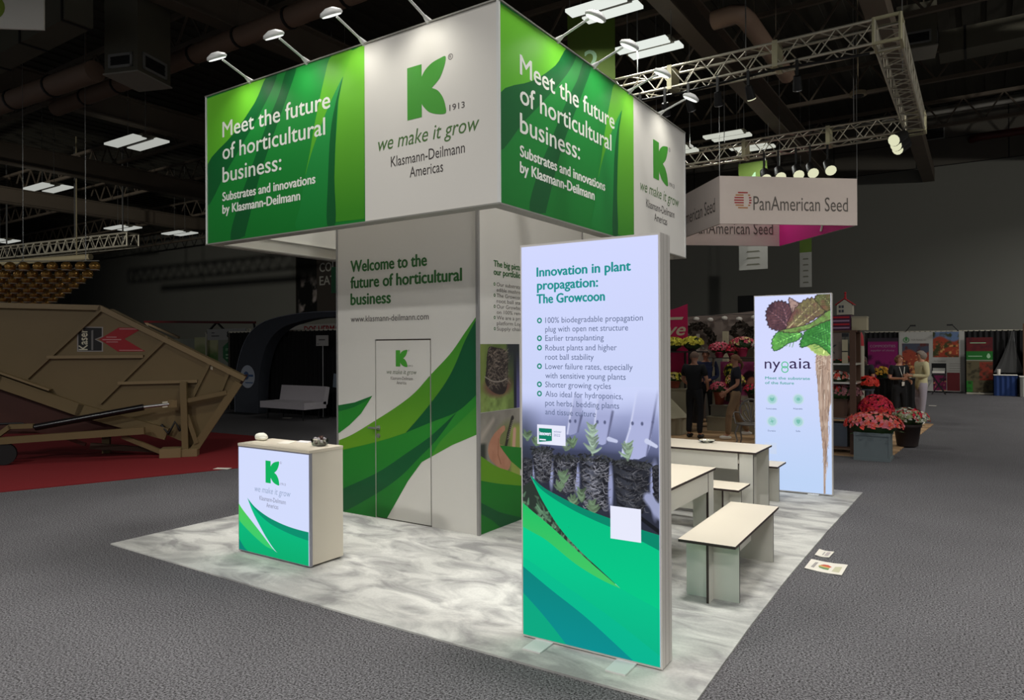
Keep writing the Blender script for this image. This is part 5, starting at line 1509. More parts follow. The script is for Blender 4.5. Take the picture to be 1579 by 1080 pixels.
# sticker: black notched label with vertical word, red arrow
def mpoly(name, P, d, m, parent=MC):
    mb = MB(); mb.flat(mf, P, d); return mb.build(name, m, parent)
stk = mpoly('sticker_border', [(-1.391,2.24),(-1.078,2.235),(-1.079,2.064),(-1.187,2.026),(-1.079,1.976),(-1.08,1.817),(-1.47,1.819),(-1.468,2.163)], 0.003, mat('grey sticker edge', (150, 144, 140)))
mpoly('black_sticker', [(-1.381,2.223),(-1.098,2.218),(-1.099,2.075),(-1.207,2.026),(-1.099,1.965),(-1.1,1.833),(-1.45,1.836),(-1.449,2.152)], 0.005, mat('black sticker', (14, 12, 14)))
mpoly('red_arrow', [(-1.138,2.026),(-0.841,2.225),(-0.461,2.22),(-0.753,2.031),(-0.432,1.818),(-0.853,1.815)], 0.004, mat('red sticker', (150, 20, 30)))
for y in (520, 523.8, 527.5): pass
for L in ([(-1.03,2.07),(-0.872,2.07),(-0.872,2.055),(-1.03,2.056)], [(-1.089,2.029),(-0.802,2.029),(-0.802,2.011),(-1.089,2.012)], [(-1.03,1.987),(-0.852,1.987),(-0.852,1.973),(-1.03,1.974)], [(-0.831,2.21),(-0.491,2.209),(-0.511,2.193),(-0.831,2.195)], [(-0.833,1.845),(-0.482,1.841),(-0.462,1.827),(-0.833,1.832)]):
    mpoly('white_stripe', L, 0.006, mat('pink stripe', (190, 130, 130)))
a = [(-1.315,1.846),(-1.313,2.196),(-1.217,1.845),(-1.216,2.185)]
mb = MB(); write(mb, mf, 'Kaser', a[0][0], a[0][1], a[1][1] - a[0][1], 0.125, 0.008, bold=0.03, rot90=True); mb.build('sticker_lettering', mat('sticker white', (206, 200, 176)), MC)
mpoly('sticker_rule', [(-1.256,1.845),(-1.255,2.174),(-1.225,2.185),(-1.227,1.845)], 0.008, mat('sticker grey', (110, 108, 106)))
mpoly('small_tag', [(0.601,1.56),(0.644,1.536),(0.643,1.479),(0.601,1.502)], 0.003, mat('sticker white', (206, 200, 176)))
mpoly('small_tag', [(-0.11,0.961),(-0.028,0.97),(-0.028,0.869),(-0.11,0.86)], 0.3, mat('sticker white', (206, 200, 176)))

# ---------------------------------------------------------------- canopy of gold globes
GC = thing('globe_canopy', 'sloping canopy of shiny gold globes hanging above the tan machine', 'decoration', (-17, 4.2, 3.0))
m_gold = mat('gold globe', (206, 158, 84), 0.25, metal=0.6, var=0.1)
m_rim = mat('white globe rim', (214, 208, 190), 0.4)
r_dir = Vector(_r); f_dir = Vector((_f.x, _f.y, 0)).normalized()
rows = [[-15.291,4.553,3.699],[-15.802,4.648,3.564],[-16.318,4.739,3.475],[-16.841,4.827,3.387],[-17.369,4.91,3.302],[-17.903,4.99,3.22],[-18.443,5.066,3.134],[-18.989,5.137,3.06]]
gproto = None
step = Vector((r_dir.x, r_dir.y, 0)).normalized()
for k, p in enumerate(rows):
    D_ = 15.8 + 0.36 * k
    sp = 0.315
    for j in range(0, 11):
        c = Vector(p) - step * (sp * j)
        if gproto is None:
            mb = MB(); mb.ball((0, 0, 0.02), 0.115, 12, sq=(1, 1, 0.95)); g = mb.build('gold_globe', m_gold, GC, local=True)
            mb = MB(); mb.lathe((0, 0, -0.075), [(0.075, 0.0), (0.1, 0.004), (0.1, 0.016), (0.078, 0.02)], n=14); rm = mb.build('rim', m_rim, g, local=True)
            gproto = g; g.location = c - LOC[GC.name].translation
        else:
            g = gproto.copy(); COL.objects.link(g); g.location = c - LOC[GC.name].translation
            rm = gproto.children[0].copy(); COL.objects.link(rm); rm.parent = g
for k, p in enumerate(rows):
    c = Vector(p) + Vector((0, 0, 0.14))
    MB().bar(c + step * 0.1, c - step * 3.4, 0.02, 0.02).build('support_wire', m_alu, GC)
for j in (0.2, 1.6, 3.2):
    a = Vector(rows[0]) - step * j; b = Vector(rows[-1]) - step * j
    MB().bar(a + Vector((0, 0, 0.16)), b + Vector((0, 0, 0.16)), 0.03, 0.03).build('support_bar', m_alu, GC)
    MB().bar(a + Vector((0, 0, 0.16)), (a.x, a.y, ZT), 0.01, 0.01).build('cable', m_steel, GC)

# ---------------------------------------------------------------- dark booth with arch, sofa and notices
def drape(name, label, x0, x1, y, z1, m=None, amp=0.03, cat='drape', step_=0.09, axis='x'):
    n = max(4, int(abs(x1 - x0) / step_)); mb = MB(); vs = []
    for i in range(n + 1):
        x = x0 + (x1 - x0) * i / n; o = amp * (1 if i % 2 else -1)
        for z in (0.0, z1):
            p = (x, y + o, z) if axis == 'x' else (y + o, x, z); vs.append(p)
        for z in (0.0, z1):
            p = (x, y + o + 0.02, z) if axis == 'x' else (y + o + 0.02, x, z); vs.append(p)
    fs = []
    for i in range(n):
        a = 4 * i; b = a + 4
        fs += [(a, b, b + 1, a + 1), (a + 2, a + 3, b + 3, b + 2), (a + 1, b + 1, b + 3, a + 3)]
    t = thing(name, label, cat, ((x0 + x1) / 2, y, 0) if axis == 'x' else (y, (x0 + x1) / 2, 0))
    mb.add(vs, fs, 0, False); mb.build('curtain', m or m_black, t)
    mb = MB()
    if axis == 'x':
        mb.bar((x0, y + 0.01, z1), (x1, y + 0.01, z1), 0.04, 0.04)
    else: mb.bar((y + 0.01, x0, z1), (y + 0.01, x1, z1), 0.04, 0.04)
    mb.build('rail', m_alu, t)
    for x in (x0, x1):
        p = (x, y + 0.05) if axis == 'x' else (y + 0.05, x)
        MB().bar((p[0], p[1], 0), (p[0], p[1], z1 + 0.03), 0.04, 0.04).build('upright', m_alu, t)
    return t
drape('black_drape', 'black pipe drape behind the dark arch and the grey sofa', -17.9, -11.8, 9.75, 2.36)
drape('black_drape', 'black side drape between the white panel and the dark arch', 9.75, 13.4, -17.95, 2.36, axis='y')
AR = thing('arch_frame', 'dark grey fabric arch curving over the sofa booth', 'arch', (-16.3, 9.3, 0))
outer = [(-16.99, 0.0), (-16.99, 0.75), (-16.88, 1.35), (-16.6, 1.95), (-16.2, 2.36), (-15.6, 2.62), (-14.7, 2.76), (-13.6, 2.82), (-12.2, 2.8)]
inner = [(-15.95, 0.0), (-15.93, 0.8), (-15.84, 1.3), (-15.62, 1.85), (-15.3, 2.2), (-14.85, 2.44), (-14.3, 2.56), (-13.5, 2.66), (-12.2, 2.68)]
m_arch = mat('dark grey stretch fabric', (62, 66, 74), 0.8, var=0.1)
mb = MB(); af = Face((0, 9.3, 0), (1, 0, 0)); so, si = sm(*outer, k=4), sm(*inner, k=4)
for i in range(len(so) - 1):
    q = [so[i], si[i], si[i + 1], so[i + 1]]
    A = [af.p(u, v, 0) for u, v in q]; B = [af.p(u, v, -0.35) for u, v in q]
    mb.add(A + B, [(0, 1, 2, 3), (7, 6, 5, 4), (0, 3, 7, 4), (1, 5, 6, 2)])
mb.build('arch_cover', m_arch, AR)
mb = MB(); mb.tube([(u, 9.29, v) for u, v in so], 0.015, n=6); mb.build('arch_piping', mat('blue grey piping', (110, 116, 128), 0.5), AR)
mb = MB(); mb.box((-16.47, 9.2, 0.005), (1.15, 0.6, 0.01)); mb.build('base_plate', m_dark, AR)
mb = MB(); ring(mb, af, -16.4, 1.05, 0.33, 0.33, 0.012, n=28); mb.build('round_badge', mat('pale badge', (176, 184, 196), 0.5), AR)
mb = MB(); ring(mb, af, -16.46, 1.08, 0.12, 0.12, 0.016, n=18); mb.flat(af, [(-16.34, 1.05), (-16.14, 1.05), (-16.14, 1.11), (-16.34, 1.11)], 0.016); mb.flat(af, [(-16.5, 0.86), (-16.15, 0.86), (-16.15, 0.89), (-16.5, 0.89)], 0.016)
mb.build('badge_print', mat('blue badge print', (60, 92, 140), 0.5), AR)

SF = thing('sofa', 'low grey armless sofa in the dark booth left of the tower', 'sofa', (-13.9, 9.0, 0))
m_sofa = mat('grey upholstery', (196, 190, 194), 0.9, var=0.06, scale=20)
mb = MB(); mb.box((-13.9, 8.85, 0.38), (1.75, 0.72, 0.17)); mb.build('seat_cushion', m_sofa, SF)
mb = MB(); mb.box((-13.9, 9.22, 0.62), (1.75, 0.14, 0.46), R=Matrix.Rotation(-0.18, 3, 'X')); mb.build('backrest', m_sofa, SF)
for x in (-14.6, -13.2):
    for y in (8.6, 9.1): MB().cyl((x, y, 0.3), (x, y, 0), 0.022, 0.014, n=8).build('leg', m_dark, SF)
SN = thing('sign_stand', 'thin pole stand with a small white notice beside the sofa', 'sign', (-13.38, 9.42, 0))
MB().cyl((-13.38, 9.42, 0), (-13.38, 9.42, 1.93), 0.014, n=8).build('pole', m_steel, SN); MB().cyl((-13.38, 9.42, 0), (-13.38, 9.42, 0.02), 0.15, n=18).build('base', m_dark, SN)
MB().box((-13.38, 9.4, 2.06), (0.46, 0.015, 0.28)).build('notice', mat('grey white notice', (176, 174, 170), 0.6), SN)
mb = MB(); sfc = Face((-13.6, 9.39, 1.92), (1, 0, 0)); mb.flat(sfc, [(0.1, 0.15), (0.34, 0.15), (0.34, 0.175), (0.1, 0.175)], 0.003); mb.flat(sfc, [(0.03, 0.04), (0.1, 0.04), (0.1, 0.055), (0.03, 0.055)], 0.003); mb.build('notice_rules', m_dark, SN)
t = thing('brochure_holder', 'small pale brochure holder standing behind the sofa', 'holder', (-13.05, 9.55, 0))
MB().box((-12.98, 9.55, 0.99), (0.26, 0.04, 0.36), R=Matrix.Rotation(0.1, 3, 'Y')).build('brochures', mat('pale blue grey paper', (128, 140, 152), 0.6), t)
MB().bar((-12.98, 9.57, 0), (-12.98, 9.57, 0.85), 0.03, 0.03).build('stand', m_dark, t)

# stall name board behind the drape
NB = thing('stall_name_board', 'white board with red lettering behind the black drape', 'sign', (-18.5, 14.0, 0))
MB().span((-20.6, 14.0, 2.34), (-16.6, 14.06, 2.74)).build('board', mat('white name board', (232, 226, 214), 0.7), NB)
nf = Face((-20.6, 13.995, 2.36), (1, 0, 0)); mb = MB(); write(mb, nf, 'DOS HERMANOS', 1.05, 0.05, 2.5, 0.26, 0.004, bold=0.03); mb.build('name_lettering', mat('dull red ink', (190, 30, 40)), NB)
for x in (-20.5, -16.7): MB().bar((x, 14.1, 0), (x, 14.1, 2.6), 0.05, 0.05).build('post', m_alu, NB)

# frame booth with red rail
FB = thing('frame_booth', 'open booth frame with a red top rail behind the machine', 'booth', (-26, 14, 0))
m_rail = mat('dark red rail', (96, 22, 26), 0.5)
MB().bar((-30.3, 14, 3.1), (-22.4, 14, 2.88), 0.08, 0.09).build('top_rail', m_rail, FB)
for x, xb in ((-30.2, -29.6), (-24.9, -25.6), (-24.9, -24.2), (-22.5, -22.4)):
    z = 3.1 - (x + 30.3) * 0.0278
    MB().bar((x, 14, z), (xb, 14, 2.5), 0.06, 0.06).build('brace', m_dark if x > -29 else m_alu, FB)
for x in (-29.6, -25.6, -24.2, -22.4): MB().bar((x, 14, 0), (x, 14, 2.55), 0.07, 0.07).build('post', m_alu, FB)
MB().bar((-30.2, 14, 3.05), (-27.6, 14, 2.35), 0.07, 0.09).build('roof_rafter', mat('pale timber', (150, 128, 100), 0.7), FB)
MB().span((-29.6, 14.1, 0.2), (-22.4, 14.14, 2.3)).build('back_panel', mat('pale green grey panel', (150, 152, 138), 0.7), FB)
P = Paint(0, 2.9, 0, 1.0, 0.04, (150, 160, 110)); U, V = P.U, P.V
P.over(P.edge(0.55 - V + 0.12 * np.sin(U * 3), 0.2), (196, 196, 150)); P.over(P.edge(V - 0.35, 0.15) * fbm(U * 4, V * 6, 3), (70, 120, 50)); P.over(P.edge((P.ell(1.9, 0.55, 0.3, 0.3) - 1) * 0.3, 0.1) * 0.7, (150, 132, 70))
P.build('landscape_print', Face((-26.6, 14.09, 1.35), (1, 0, 0)), 0.002, m_vpr, FB)
WB = thing('header_panel', 'white booth panel with a green hexagon mark right of the machine tip', 'sign', (-22.4, 13.0, 0))
hf = Face((-23.9, 12.97, 0), (1, 0, 0))
MB().span((-24.0, 12.98, 2.2), (-21.6, 13.03, 2.62)).build('header', mat('grey white notice', (176, 174, 170)), WB)
MB().span((-23.3, 12.98, 0.0), (-21.9, 13.03, 2.2)).build('panel', mat('pale green grey panel', (150, 152, 138)), WB)
mb = MB(); write(mb, hf, '8', 1.18, 2.3, 0.2, 0.22, 0.006, bold=0.04); mb.flat(hf, [(0.2, 2.34), (0.7, 2.34), (0.7, 2.37), (0.2, 2.37)], 0.006); mb.flat(hf, [(1.7, 2.34), (2.1, 2.34), (2.1, 2.37), (1.7, 2.37)], 0.006); mb.flat(hf, [(0.2, 2.46), (0.4, 2.46), (0.4, 2.49), (0.2, 2.49)], 0.006)
mb.build('header_print', m_dark, WB)
mb = MB(); mb.flat(hf, [(1.3 + 0.42 * math.cos(PI / 6 + k * PI / 3), 1.72 + 0.42 * math.sin(PI / 6 + k * PI / 3)) for k in range(6)], 0.012); mb.build('hexagon', mat('hexagon green', (36, 110, 62), 0.6), WB)
mb = MB(); write(mb, hf, 'my', 1.12, 1.78, 0.34, 0.14, 0.016, bold=0.03); mb.flat(hf, [(1.12, 1.6), (1.48, 1.6), (1.48, 1.66), (1.12, 1.66)], 0.016); mb.flat(hf, [(1.12, 1.48), (1.48, 1.48), (1.48, 1.54), (1.12, 1.54)], 0.016); mb.build('hexagon_print', mat('pale green ink', (150, 190, 150)), WB)
for x in (-21.5, -21.35): MB().bar((x, 13, 0), (x, 13, 2.6), 0.05, 0.05).build('upright', m_alu, WB)

# wall poster
WP = thing('wall_poster', 'large dark poster with white flowers and pale words on the back wall', 'poster', (-38.5, Y1 - 0.05, 4.1))
P = Paint(0, 2.2, 0, 4.7, 0.06, (20, 20, 18)); U, V = P.U, P.V
P.over(P.edge(2.4 - np.abs(V - 0) - 0.0 * U + 0.0, 0.3) * 0, (0, 0, 0))
fl = np.clip((fbm(U * 1.6, V * 1.6, 8) - 0.5) * 5, 0, 1) * np.clip((3.4 - V) / 1.5, 0, 1) * np.clip((U - 0.1) / 0.4, 0, 1)
P.over(fl, (170, 158, 160)); P.over(fl * fbm(U * 5, V * 5, 19), (96, 90, 78))
MB().span((-41.0, Y1 - 0.05, 4.0), (-31, Y1 - 0.03, 8.9)).build('poster_sheet', mat('charcoal poster', (52, 46, 40), 0.7), WP)
P.build('flower_photograph', Face((-40.9, Y1 - 0.05, 4.1), (1, 0, 0)), 0.006, m_vpr, WP)
pf = Face((-41.0, Y1 - 0.05, 4.0), (1, 0, 0)); letter_lines(pf, WP, 'poster_lettering', mat('dim poster ink', (150, 148, 140)), (('COLD', 2.6, 3.35, 2.3, 0.62), ('EATS', 2.6, 2.4, 2.1, 0.62)), 0.006, 0.03)
t = thing('green_banner', 'small green banner just left of the tower edge', 'banner', (-15.5, 12.0, 3.6))
MB().span((-15.9, 12.0, 3.6), (-15.2, 12.02, 4.42)).build('fabric', mat('mint green fabric', (70, 140, 96), 0.6), t)
for x in (-15.85, -15.25): MB().bar((x, 12.01, 4.42), (x, 12.01, ZT), 0.01, 0.01).build('cable', m_steel, t)
# loose papers on the floor far left
for i, (g, lb) in enumerate((((-8.506,3.117,0.0), 'white paper scrap on the grey carpet left of the counter'), ((-14.192,8.905,0.0), 'white paper scrap in front of the grey sofa'))):
    mb = MB(); mb.box((g[0], g[1], 0.012 if i == 0 else 0.003), (0.24, 0.12, 0.003), rz=0.4); tag(mb.build('paper_scrap', m_pap), lb, 'paper')

# top left hanging sign
TS = thing('hanging_sign', 'white hanging sign corner with a green mark at the top left', 'sign', (-8.9, 0.6, 5.93))
ts = [(-8.7,0.74,5.93),(-9.17,0.44,6.04)]
sa = Vector((-9.9, -0.22, 6.0)); d_ = (Vector((-8.7, 0.74, 0)) - Vector((sa.x, sa.y, 0))).normalized()
tf2 = Face((sa.x, sa.y, 5.93), d_)
Wd_ = (Vector((-8.7, 0.74, 0)) - Vector((sa.x, sa.y, 0))).length
mb = MB(); mb.prism(tf2, [(0, 0), (Wd_, 0), (Wd_, 1.2), (0, 1.2)], -0.03, 0); mb.build('board', m_white, TS)
mb = MB(); ring(mb, tf2, Wd_ - 0.62, 0.26, 0.16, 0.09, 0.004, n=20); mb.build('green_mark', mat('lime print', (120, 140, 40)), TS)
for u in (0.1, Wd_ - 0.1): MB().bar(tf2.p(u, 1.2, -0.015), Vector((tf2.p(u, 0, -0.015).x, tf2.p(u, 0, -0.015).y, ZT)), 0.012, 0.012).build('cable', m_steel, TS)

# ================================================================ hanging square seed sign
qa, qb, qc, qd = Vector((-4.325, 14.561, 5.0)), Vector((-1.437, 16.95, 5.0)), Vector((-4.022, 19.775, 5.0)), Vector((-6.91, 17.386, 5.0))
HS = 1.23
SQ = thing('square_ring_sign', 'square hanging ring sign in pale fabric with a magenta inner face', 'sign', tuple((qa + qc) / 2))
m_sq = mat('pale pinkish fabric', (222, 208, 200), 0.7, var=0.03)
m_mag = mat('magenta fabric', (186, 24, 116), 0.6, var=0.05)
m_lt = mat('thin grey ink', (96, 88, 82), 0.6)
for a, b, mi_n in ((qa, qb, None), (qb, qc, 'mag'), (qc, qd, None), (qd, qa, None)):
    fr = Face(a, (b - a)); L = (b - a).length
    mb = MB(); mb.prism(fr, [(0, 0), (L, 0), (L, HS), (0, HS)], -0.05, 0); pn = mb.build('ring_panel', m_sq, SQ)
    fi = Face(b + fr.N * -0.05, a - b)
    if mi_n:
        mb = MB(); mb.flat(fi, [(0.05, 0), (L - 0.05, 0), (L - 0.05, HS), (0.05, HS)], 0.004); mb.build('inner_print', m_mag, pn)
        mb = MB(); mb.tube([fi.p(*p, 0.01) for p in sm((L * 0.60, 0.10), (L * 0.63, 0.3), (L * 0.70, 0.42), (L * 0.76, 0.2), (L * 0.84, 0.45), (L * 0.90, 0.2))], 0.035, n=6); mb.build('white_script', m_ink_white, pn)
    else:
        f2 = fi if b is qd else fr
        mb = MB(); write(mb, f2, 'PanAmerican Seed', L * 0.24, 0.36, L * 0.69, 0.36, 0.006); mb.build('name_lettering', m_lt, pn)
        for k in range(7):
            y = 0.40 + k * 0.065; h = math.sqrt(max(0, 0.235 ** 2 - (y + 0.02 - 0.615) ** 2))
            mb = MB(); cx_ = L * 0.165
            mb.flat(f2, [(cx_ - h, y), (cx_ + h * (0.1 if 0 < k < 6 else 1), y), (cx_ + h * (0.1 if 0 < k < 6 else 1), y + 0.034), (cx_ - h, y + 0.034)], 0.006)
            if 0 < k < 6: mb.flat(f2, [(cx_ + h * 0.72, y), (cx_ + h, y), (cx_ + h, y + 0.034), (cx_ + h * 0.72, y + 0.034)], 0.006)
            mb.build('globe_stripe', mat('red stripe', (176, 50, 50)) if k in (2, 3, 4, 6) else mat('amber stripe', (190, 130, 80)), pn)
for p in (qa, qb, qc, qd):
    MB().bar(p + Vector((0, 0, HS)), (p.x, p.y, ZT), 0.012, 0.012).build('cable', m_steel, SQ)

# ---------------------------------------------------------------- aisle number banners
def aisle_banner(name, label, c, w, z0, zm, z1, digit, rz=0.0):
    t = thing(name, label, 'banner', (c[0], c[1], z0), rz)
    fr = Face(Vector((c[0], c[1], 0)) - Vector((math.cos(rz), math.sin(rz), 0)) * w / 2, (math.cos(rz), math.sin(rz), 0))
    mb = MB(); mb.prism(fr, [(0, zm), (w, zm), (w, z1), (0, z1)], -0.02, 0); mb.build('green_cloth', mat('olive green cloth', (84, 108, 34), 0.7), t)
    if zm > z0:
        mb = MB(); mb.prism(fr, [(0, z0), (w, z0), (w, zm), (0, zm)], -0.02, 0); mb.build('white_cloth', mat('grey white cloth', (150, 150, 144), 0.7), t)
        mb = MB()
        for k in range(5): mb.flat(fr, [(w * 0.25, z0 + 0.15 + k * 0.22), (w * 0.75, z0 + 0.15 + k * 0.22), (w * 0.7, z0 + 0.2 + k * 0.22), (w * 0.3, z0 + 0.2 + k * 0.22)], 0.004)
        mb.build('pattern_print', mat('grey cloth print', (96, 96, 84)), t)
    if digit:
        mb = MB(); write(mb, fr, digit, w * 0.36, zm + (z1 - zm) * 0.12, w * 0.28, w * 0.45, 0.004, bold=0.02); mb.build('number_lettering', mat('pale green ink', (150, 190, 150)), t)
    for u in (0.05, w - 0.05): MB().bar(fr.p(u, z1, -0.01), Vector((fr.p(u, 0, 0).x, fr.p(u, 0, 0).y, ZT)), 0.015, 0.015).build('cable', m_steel, t)
aisle_banner('aisle_banner', 'dark green hanging aisle banner with a number behind the right fascia', (-5.6, 9.9), 1.0, 7.5, 7.5, 8.95, '2', math.radians(30))
aisle_banner('aisle_banner', 'hanging aisle banner, green above white, behind the square ring sign', (-5.18, 21.0), 0.95, 4.45, 7.2, 8.1, '4', 0.0)
aisle_banner('aisle_banner', 'far narrow hanging aisle banner with a green top, right of the square ring sign', (-4.2, 24.6), 0.42, 4.05, 5.35, 5.9, None, 0.0)

# ================================================================ flower stall on plank floor
WF = thing('plank_floor', 'pale wooden plank floor of the flower stall', 'floor', (-3.0, 12.0, 0))
for r in range(25):
    y = 9.42 + r * 0.25
    xr = 0.0 + 0.33 * (y - 9.4) / 6.2
    cut = [-7.6, -5.2 + (r % 3) * 0.5, -2.5 + (r % 2) * 0.6, xr]
    for i in range(3):
        MB().span((cut[i] + 0.004, y + 0.004, 0.0), (cut[i + 1] - 0.004, y + 0.246, 0.012 + 0.002 * ((r + i) % 2))).build('plank', mat('oak plank %d' % ((r * 2 + i) % 3), ((186, 150, 110), (202, 166, 124), (170, 136, 100))[(r * 2 + i) % 3], 0.5, var=0.15, scale=3), WF)

m_leaf = mat('plant leaves', (44, 66, 30), 0.6, var=0.4, scale=20)


def bloom(name, label, c, rx, ry, rz_, cols, n=160, size=0.035, pot=None, cat='flowers', leaf_low=True, group=None, seed=1, dome=True):
    """a flowering plant: leafy mound, petals nobody could count, and its pot"""
    r = random.Random(seed); pc = pot[3] if pot else 0
    t = thing(name, label, cat, (c[0], c[1], c[2] - pc), 0, group)
    mb = MB(); mb.ball((0, 0, pc + rz_ * 0.35), 1.0, 12, sq=(rx * 0.88, ry * 0.88, rz_ * 0.62), jit=0.1)
    for k in range(40):
        a = r.uniform(0, 6.28); rr_ = r.uniform(0.6, 1.02); z = pc + rz_ * r.uniform(-0.05, 0.5)
        p = Vector((rx * rr_ * math.cos(a), ry * rr_ * math.sin(a), z)); d = Vector((math.cos(a), math.sin(a), r.uniform(-0.5, 0.4))).normalized() * 0.07; s = Vector((-math.sin(a), math.cos(a), 0)) * 0.025
        mb.add([p - d * 0.3, p + d * 0.4 + s, p + d, p + d * 0.4 - s], [(0, 1, 2, 3)])
    mb.build('foliage', m_leaf, t, local=True)
    for ci, col in enumerate(cols):
        mb = MB()
        for k in range(n // len(cols)):
            a = r.uniform(0, 6.28); ph = math.acos(r.uniform(0.0 if leaf_low else -0.4, 1))
            p = Vector((rx * math.sin(ph) * math.cos(a), ry * math.sin(ph) * math.sin(a), pc + rz_ * (0.3 + 0.72 * math.cos(ph)))) 
            s = size * r.uniform(0.7, 1.2); nrm = Vector((math.cos(a) * math.sin(ph), math.sin(a) * math.sin(ph), math.cos(ph))).normalized()
            q = nrm.orthogonal().normalized(); w = nrm.cross(q); vs = [p + nrm * s * 0.3]; m_ = 6
            for j in range(m_):
                t_ = 2 * PI * j / m_ + a
                vs.append(p + (q * math.cos(t_) + w * math.sin(t_)) * s * (1.0 if j % 2 else 0.62) + nrm * s * r.uniform(0.3, 0.75))
            mb.add(vs, [(0, 1 + j, 1 + (j + 1) % m_) for j in range(m_)])
        mb.build('blossoms', col, t, kind='stuff', local=True)
    if pot:
        w0, w1, col, h = pot
        mb = MB(); mb.lathe((0, 0, 0), [(w0, 0), (w1, h * 0.85), (w1 * 1.08, h * 0.86), (w1 * 1.08, h), (w1 * 0.9, h)], n=16); mb.build('pot', col, t, local=True)
    return t
c_yel, c_yel2 = mat('yellow petals', (206, 196, 66), 0.7, var=0.2, scale=20), mat('cream petals', (214, 196, 130), 0.7)
c_pk, c_pk2 = mat('pink petals', (206, 70, 96), 0.7, var=0.2, scale=20), mat('rose petals', (220, 120, 132), 0.7)
c_or, c_rd = mat('coral petals', (226, 74, 60), 0.7, var=0.2, scale=20), mat('crimson petals', (206, 36, 62), 0.7, var=0.2, scale=20)
c_wh = mat('white petals', (206, 206, 190), 0.7); c_sal = mat('salmon petals', (216, 128, 108), 0.7, var=0.2)
m_terra = mat('terracotta', (140, 66, 48), 0.7); m_pot = mat('dark pot', (46, 36, 34), 0.7); m_pkpot = mat('pink pot', (176, 50, 84), 0.6)

# canvas backdrop with bulbs
CB_ = thing('canvas_backdrop', 'beige canvas backdrop with a bulb string behind the flower stall', 'backdrop', (-4.2, 14.2, 0))
mb = MB(); n = 30; vs = []
for i in range(n + 1):
    x = -7.4 + 5.35 * i / n; zt = 2.75 + 0.12 * math.cos((x + 1.0) * 0.8)
    for dy in (0, 0.03):
        for z in (0.012, zt): vs.append((x, 14.2 + 0.03 * math.sin(i * 1.3) + dy, z))
fs = []
for i in range(n):
    a = 4 * i; b = a + 4; fs += [(a, b, b + 1, a + 1), (a + 2, a + 3, b + 3, b + 2), (a + 1, b + 1, b + 3, a + 3)]
mb.add(vs, fs); mb.build('canvas', mat('beige canvas', (120, 106, 98), 0.9, var=0.1, scale=3), CB_)
for i in range(12):
    x = -6.6 + i * 0.36
    mb = MB(); mb.ball((x, 14.1, 2.52 + 0.03 * (i % 2)), 0.07, 8, sq=(1.2, 0.8, 0.8)); mb.build('bulb', mat('frosted bulb', (196, 190, 180), 0.4), CB_)
mb = MB(); mb.tube([(-6.8 + i * 0.36, 14.12, 2.64 - 0.02 * (i % 2)) for i in range(14)], 0.008, n=5); mb.build('bulb_wire', m_dark, CB_)

MBN = thing('magenta_banner', 'magenta standing banner with white script at the left of the flower stall', 'banner', (-4.5, 11.5, 0.012))
mfb = Face((-4.95, 11.5, 0), (1, 0, 0)); mb = MB()
mb.prism(mfb, [(0, 1.25), (0.84, 1.25), (0.84, 2.78)] + sm((0.84, 2.78), (0.6, 2.70), (0.4, 2.66), (0.0, 2.64))[1:], -0.03, 0); mb.build('cloth', mat('magenta cloth', (176, 20, 76), 0.7), MBN)
mb = MB(); write(mb, mfb, 'love', 0.0, 2.1, 0.80, 0.27, 0.004, bold=0.03, shear=0.3); mb.flat(mfb, [(0.36, 2.44), (0.72, 2.44), (0.76, 2.5), (0.36, 2.5)], 0.004); mb.build('script_lettering', mat('cream script', (190, 176, 150)), MBN)
mb = MB(); mb.prism(mfb, [(0.1, 0.012), (0.84, 0.012), (0.84, 1.25), (0.62, 1.5), (0.35, 1.25)], -0.06, -0.035); mb.build('cream_panel', mat('cream panel', (166, 158, 132), 0.7), MBN)

def plinth(name, label, a, b, col, cat='plinth'):
    t = thing(name, label, cat, ((a[0] + b[0]) / 2, (a[1] + b[1]) / 2, a[2]))
    MB().span(a, b).build('body', col, t)
    MB().span((a[0] - 0.015, a[1] - 0.015, b[2]), (b[0] + 0.015, b[1] + 0.015, b[2] + 0.02)).build('top', col, t)
    return t
m_crm = mat('cream painted box', (150, 142, 118), 0.7)
plinth('display_plinth', 'tall cream plinth under the hanging yellow flowers', (-4.9, 11.2, 0.013), (-4.0, 11.45, 0.92), m_crm)
plinth('display_plinth', 'low cream plinth beside the feet of the man in black', (-4.75, 10.55, 0.013), (-3.95, 11.1, 0.33), m_crm)
plinth('display_plinth', 'long low cream plinth between the two nearest people', (-3.75, 11.7, 0.013), (-2.6, 12.2, 0.30), m_crm)
plinth('display_plinth', 'stone coloured trough on the long low plinth', (-3.7, 11.8, 0.33), (-3.15, 12.1, 0.55), mat('stone grey', (124, 120, 106), 0.8), 'trough')
MB_ = MB().bar((-4.7, 11.0, 0.9), (-3.95, 10.6, 0.36), 0.5, 0.02); tag(MB_.build('sloping_panel', m_crm), 'sloping cream side panel left of the man in black', 'panel')
t = thing('display_shelf', 'dark shelf board carrying the yellow flower pots', 'shelf', (-4.1, 11.3, 1.72))
MB().span((-4.9, 11.1, 1.72), (-3.62, 11.4, 1.75)).build('shelf_board', m_pot, t)
for x in (-4.85, -4.12): MB().span((x - 0.02, 11.36, 0.013), (x + 0.02, 11.4, 1.72)).build('post', m_pot, t)
bloom('yellow_flowers', 'bright yellow flowers at the left edge of the stall, upper left', (-4.35, 11.25, 1.83), 0.24, 0.16, 0.2, [c_yel], 170, 0.04, (0.07, 0.1, m_pot, 0.08), seed=1)
bloom('yellow_flowers', 'bright yellow flowers upper right, above the man in black', (-3.92, 11.25, 1.83), 0.24, 0.16, 0.21, [c_yel], 170, 0.04, (0.07, 0.1, m_pot, 0.08), seed=2)
t = thing('display_shelf', 'thin shelf board carrying the pink flower pots', 'shelf', (-3.2, 12.2, 1.58))
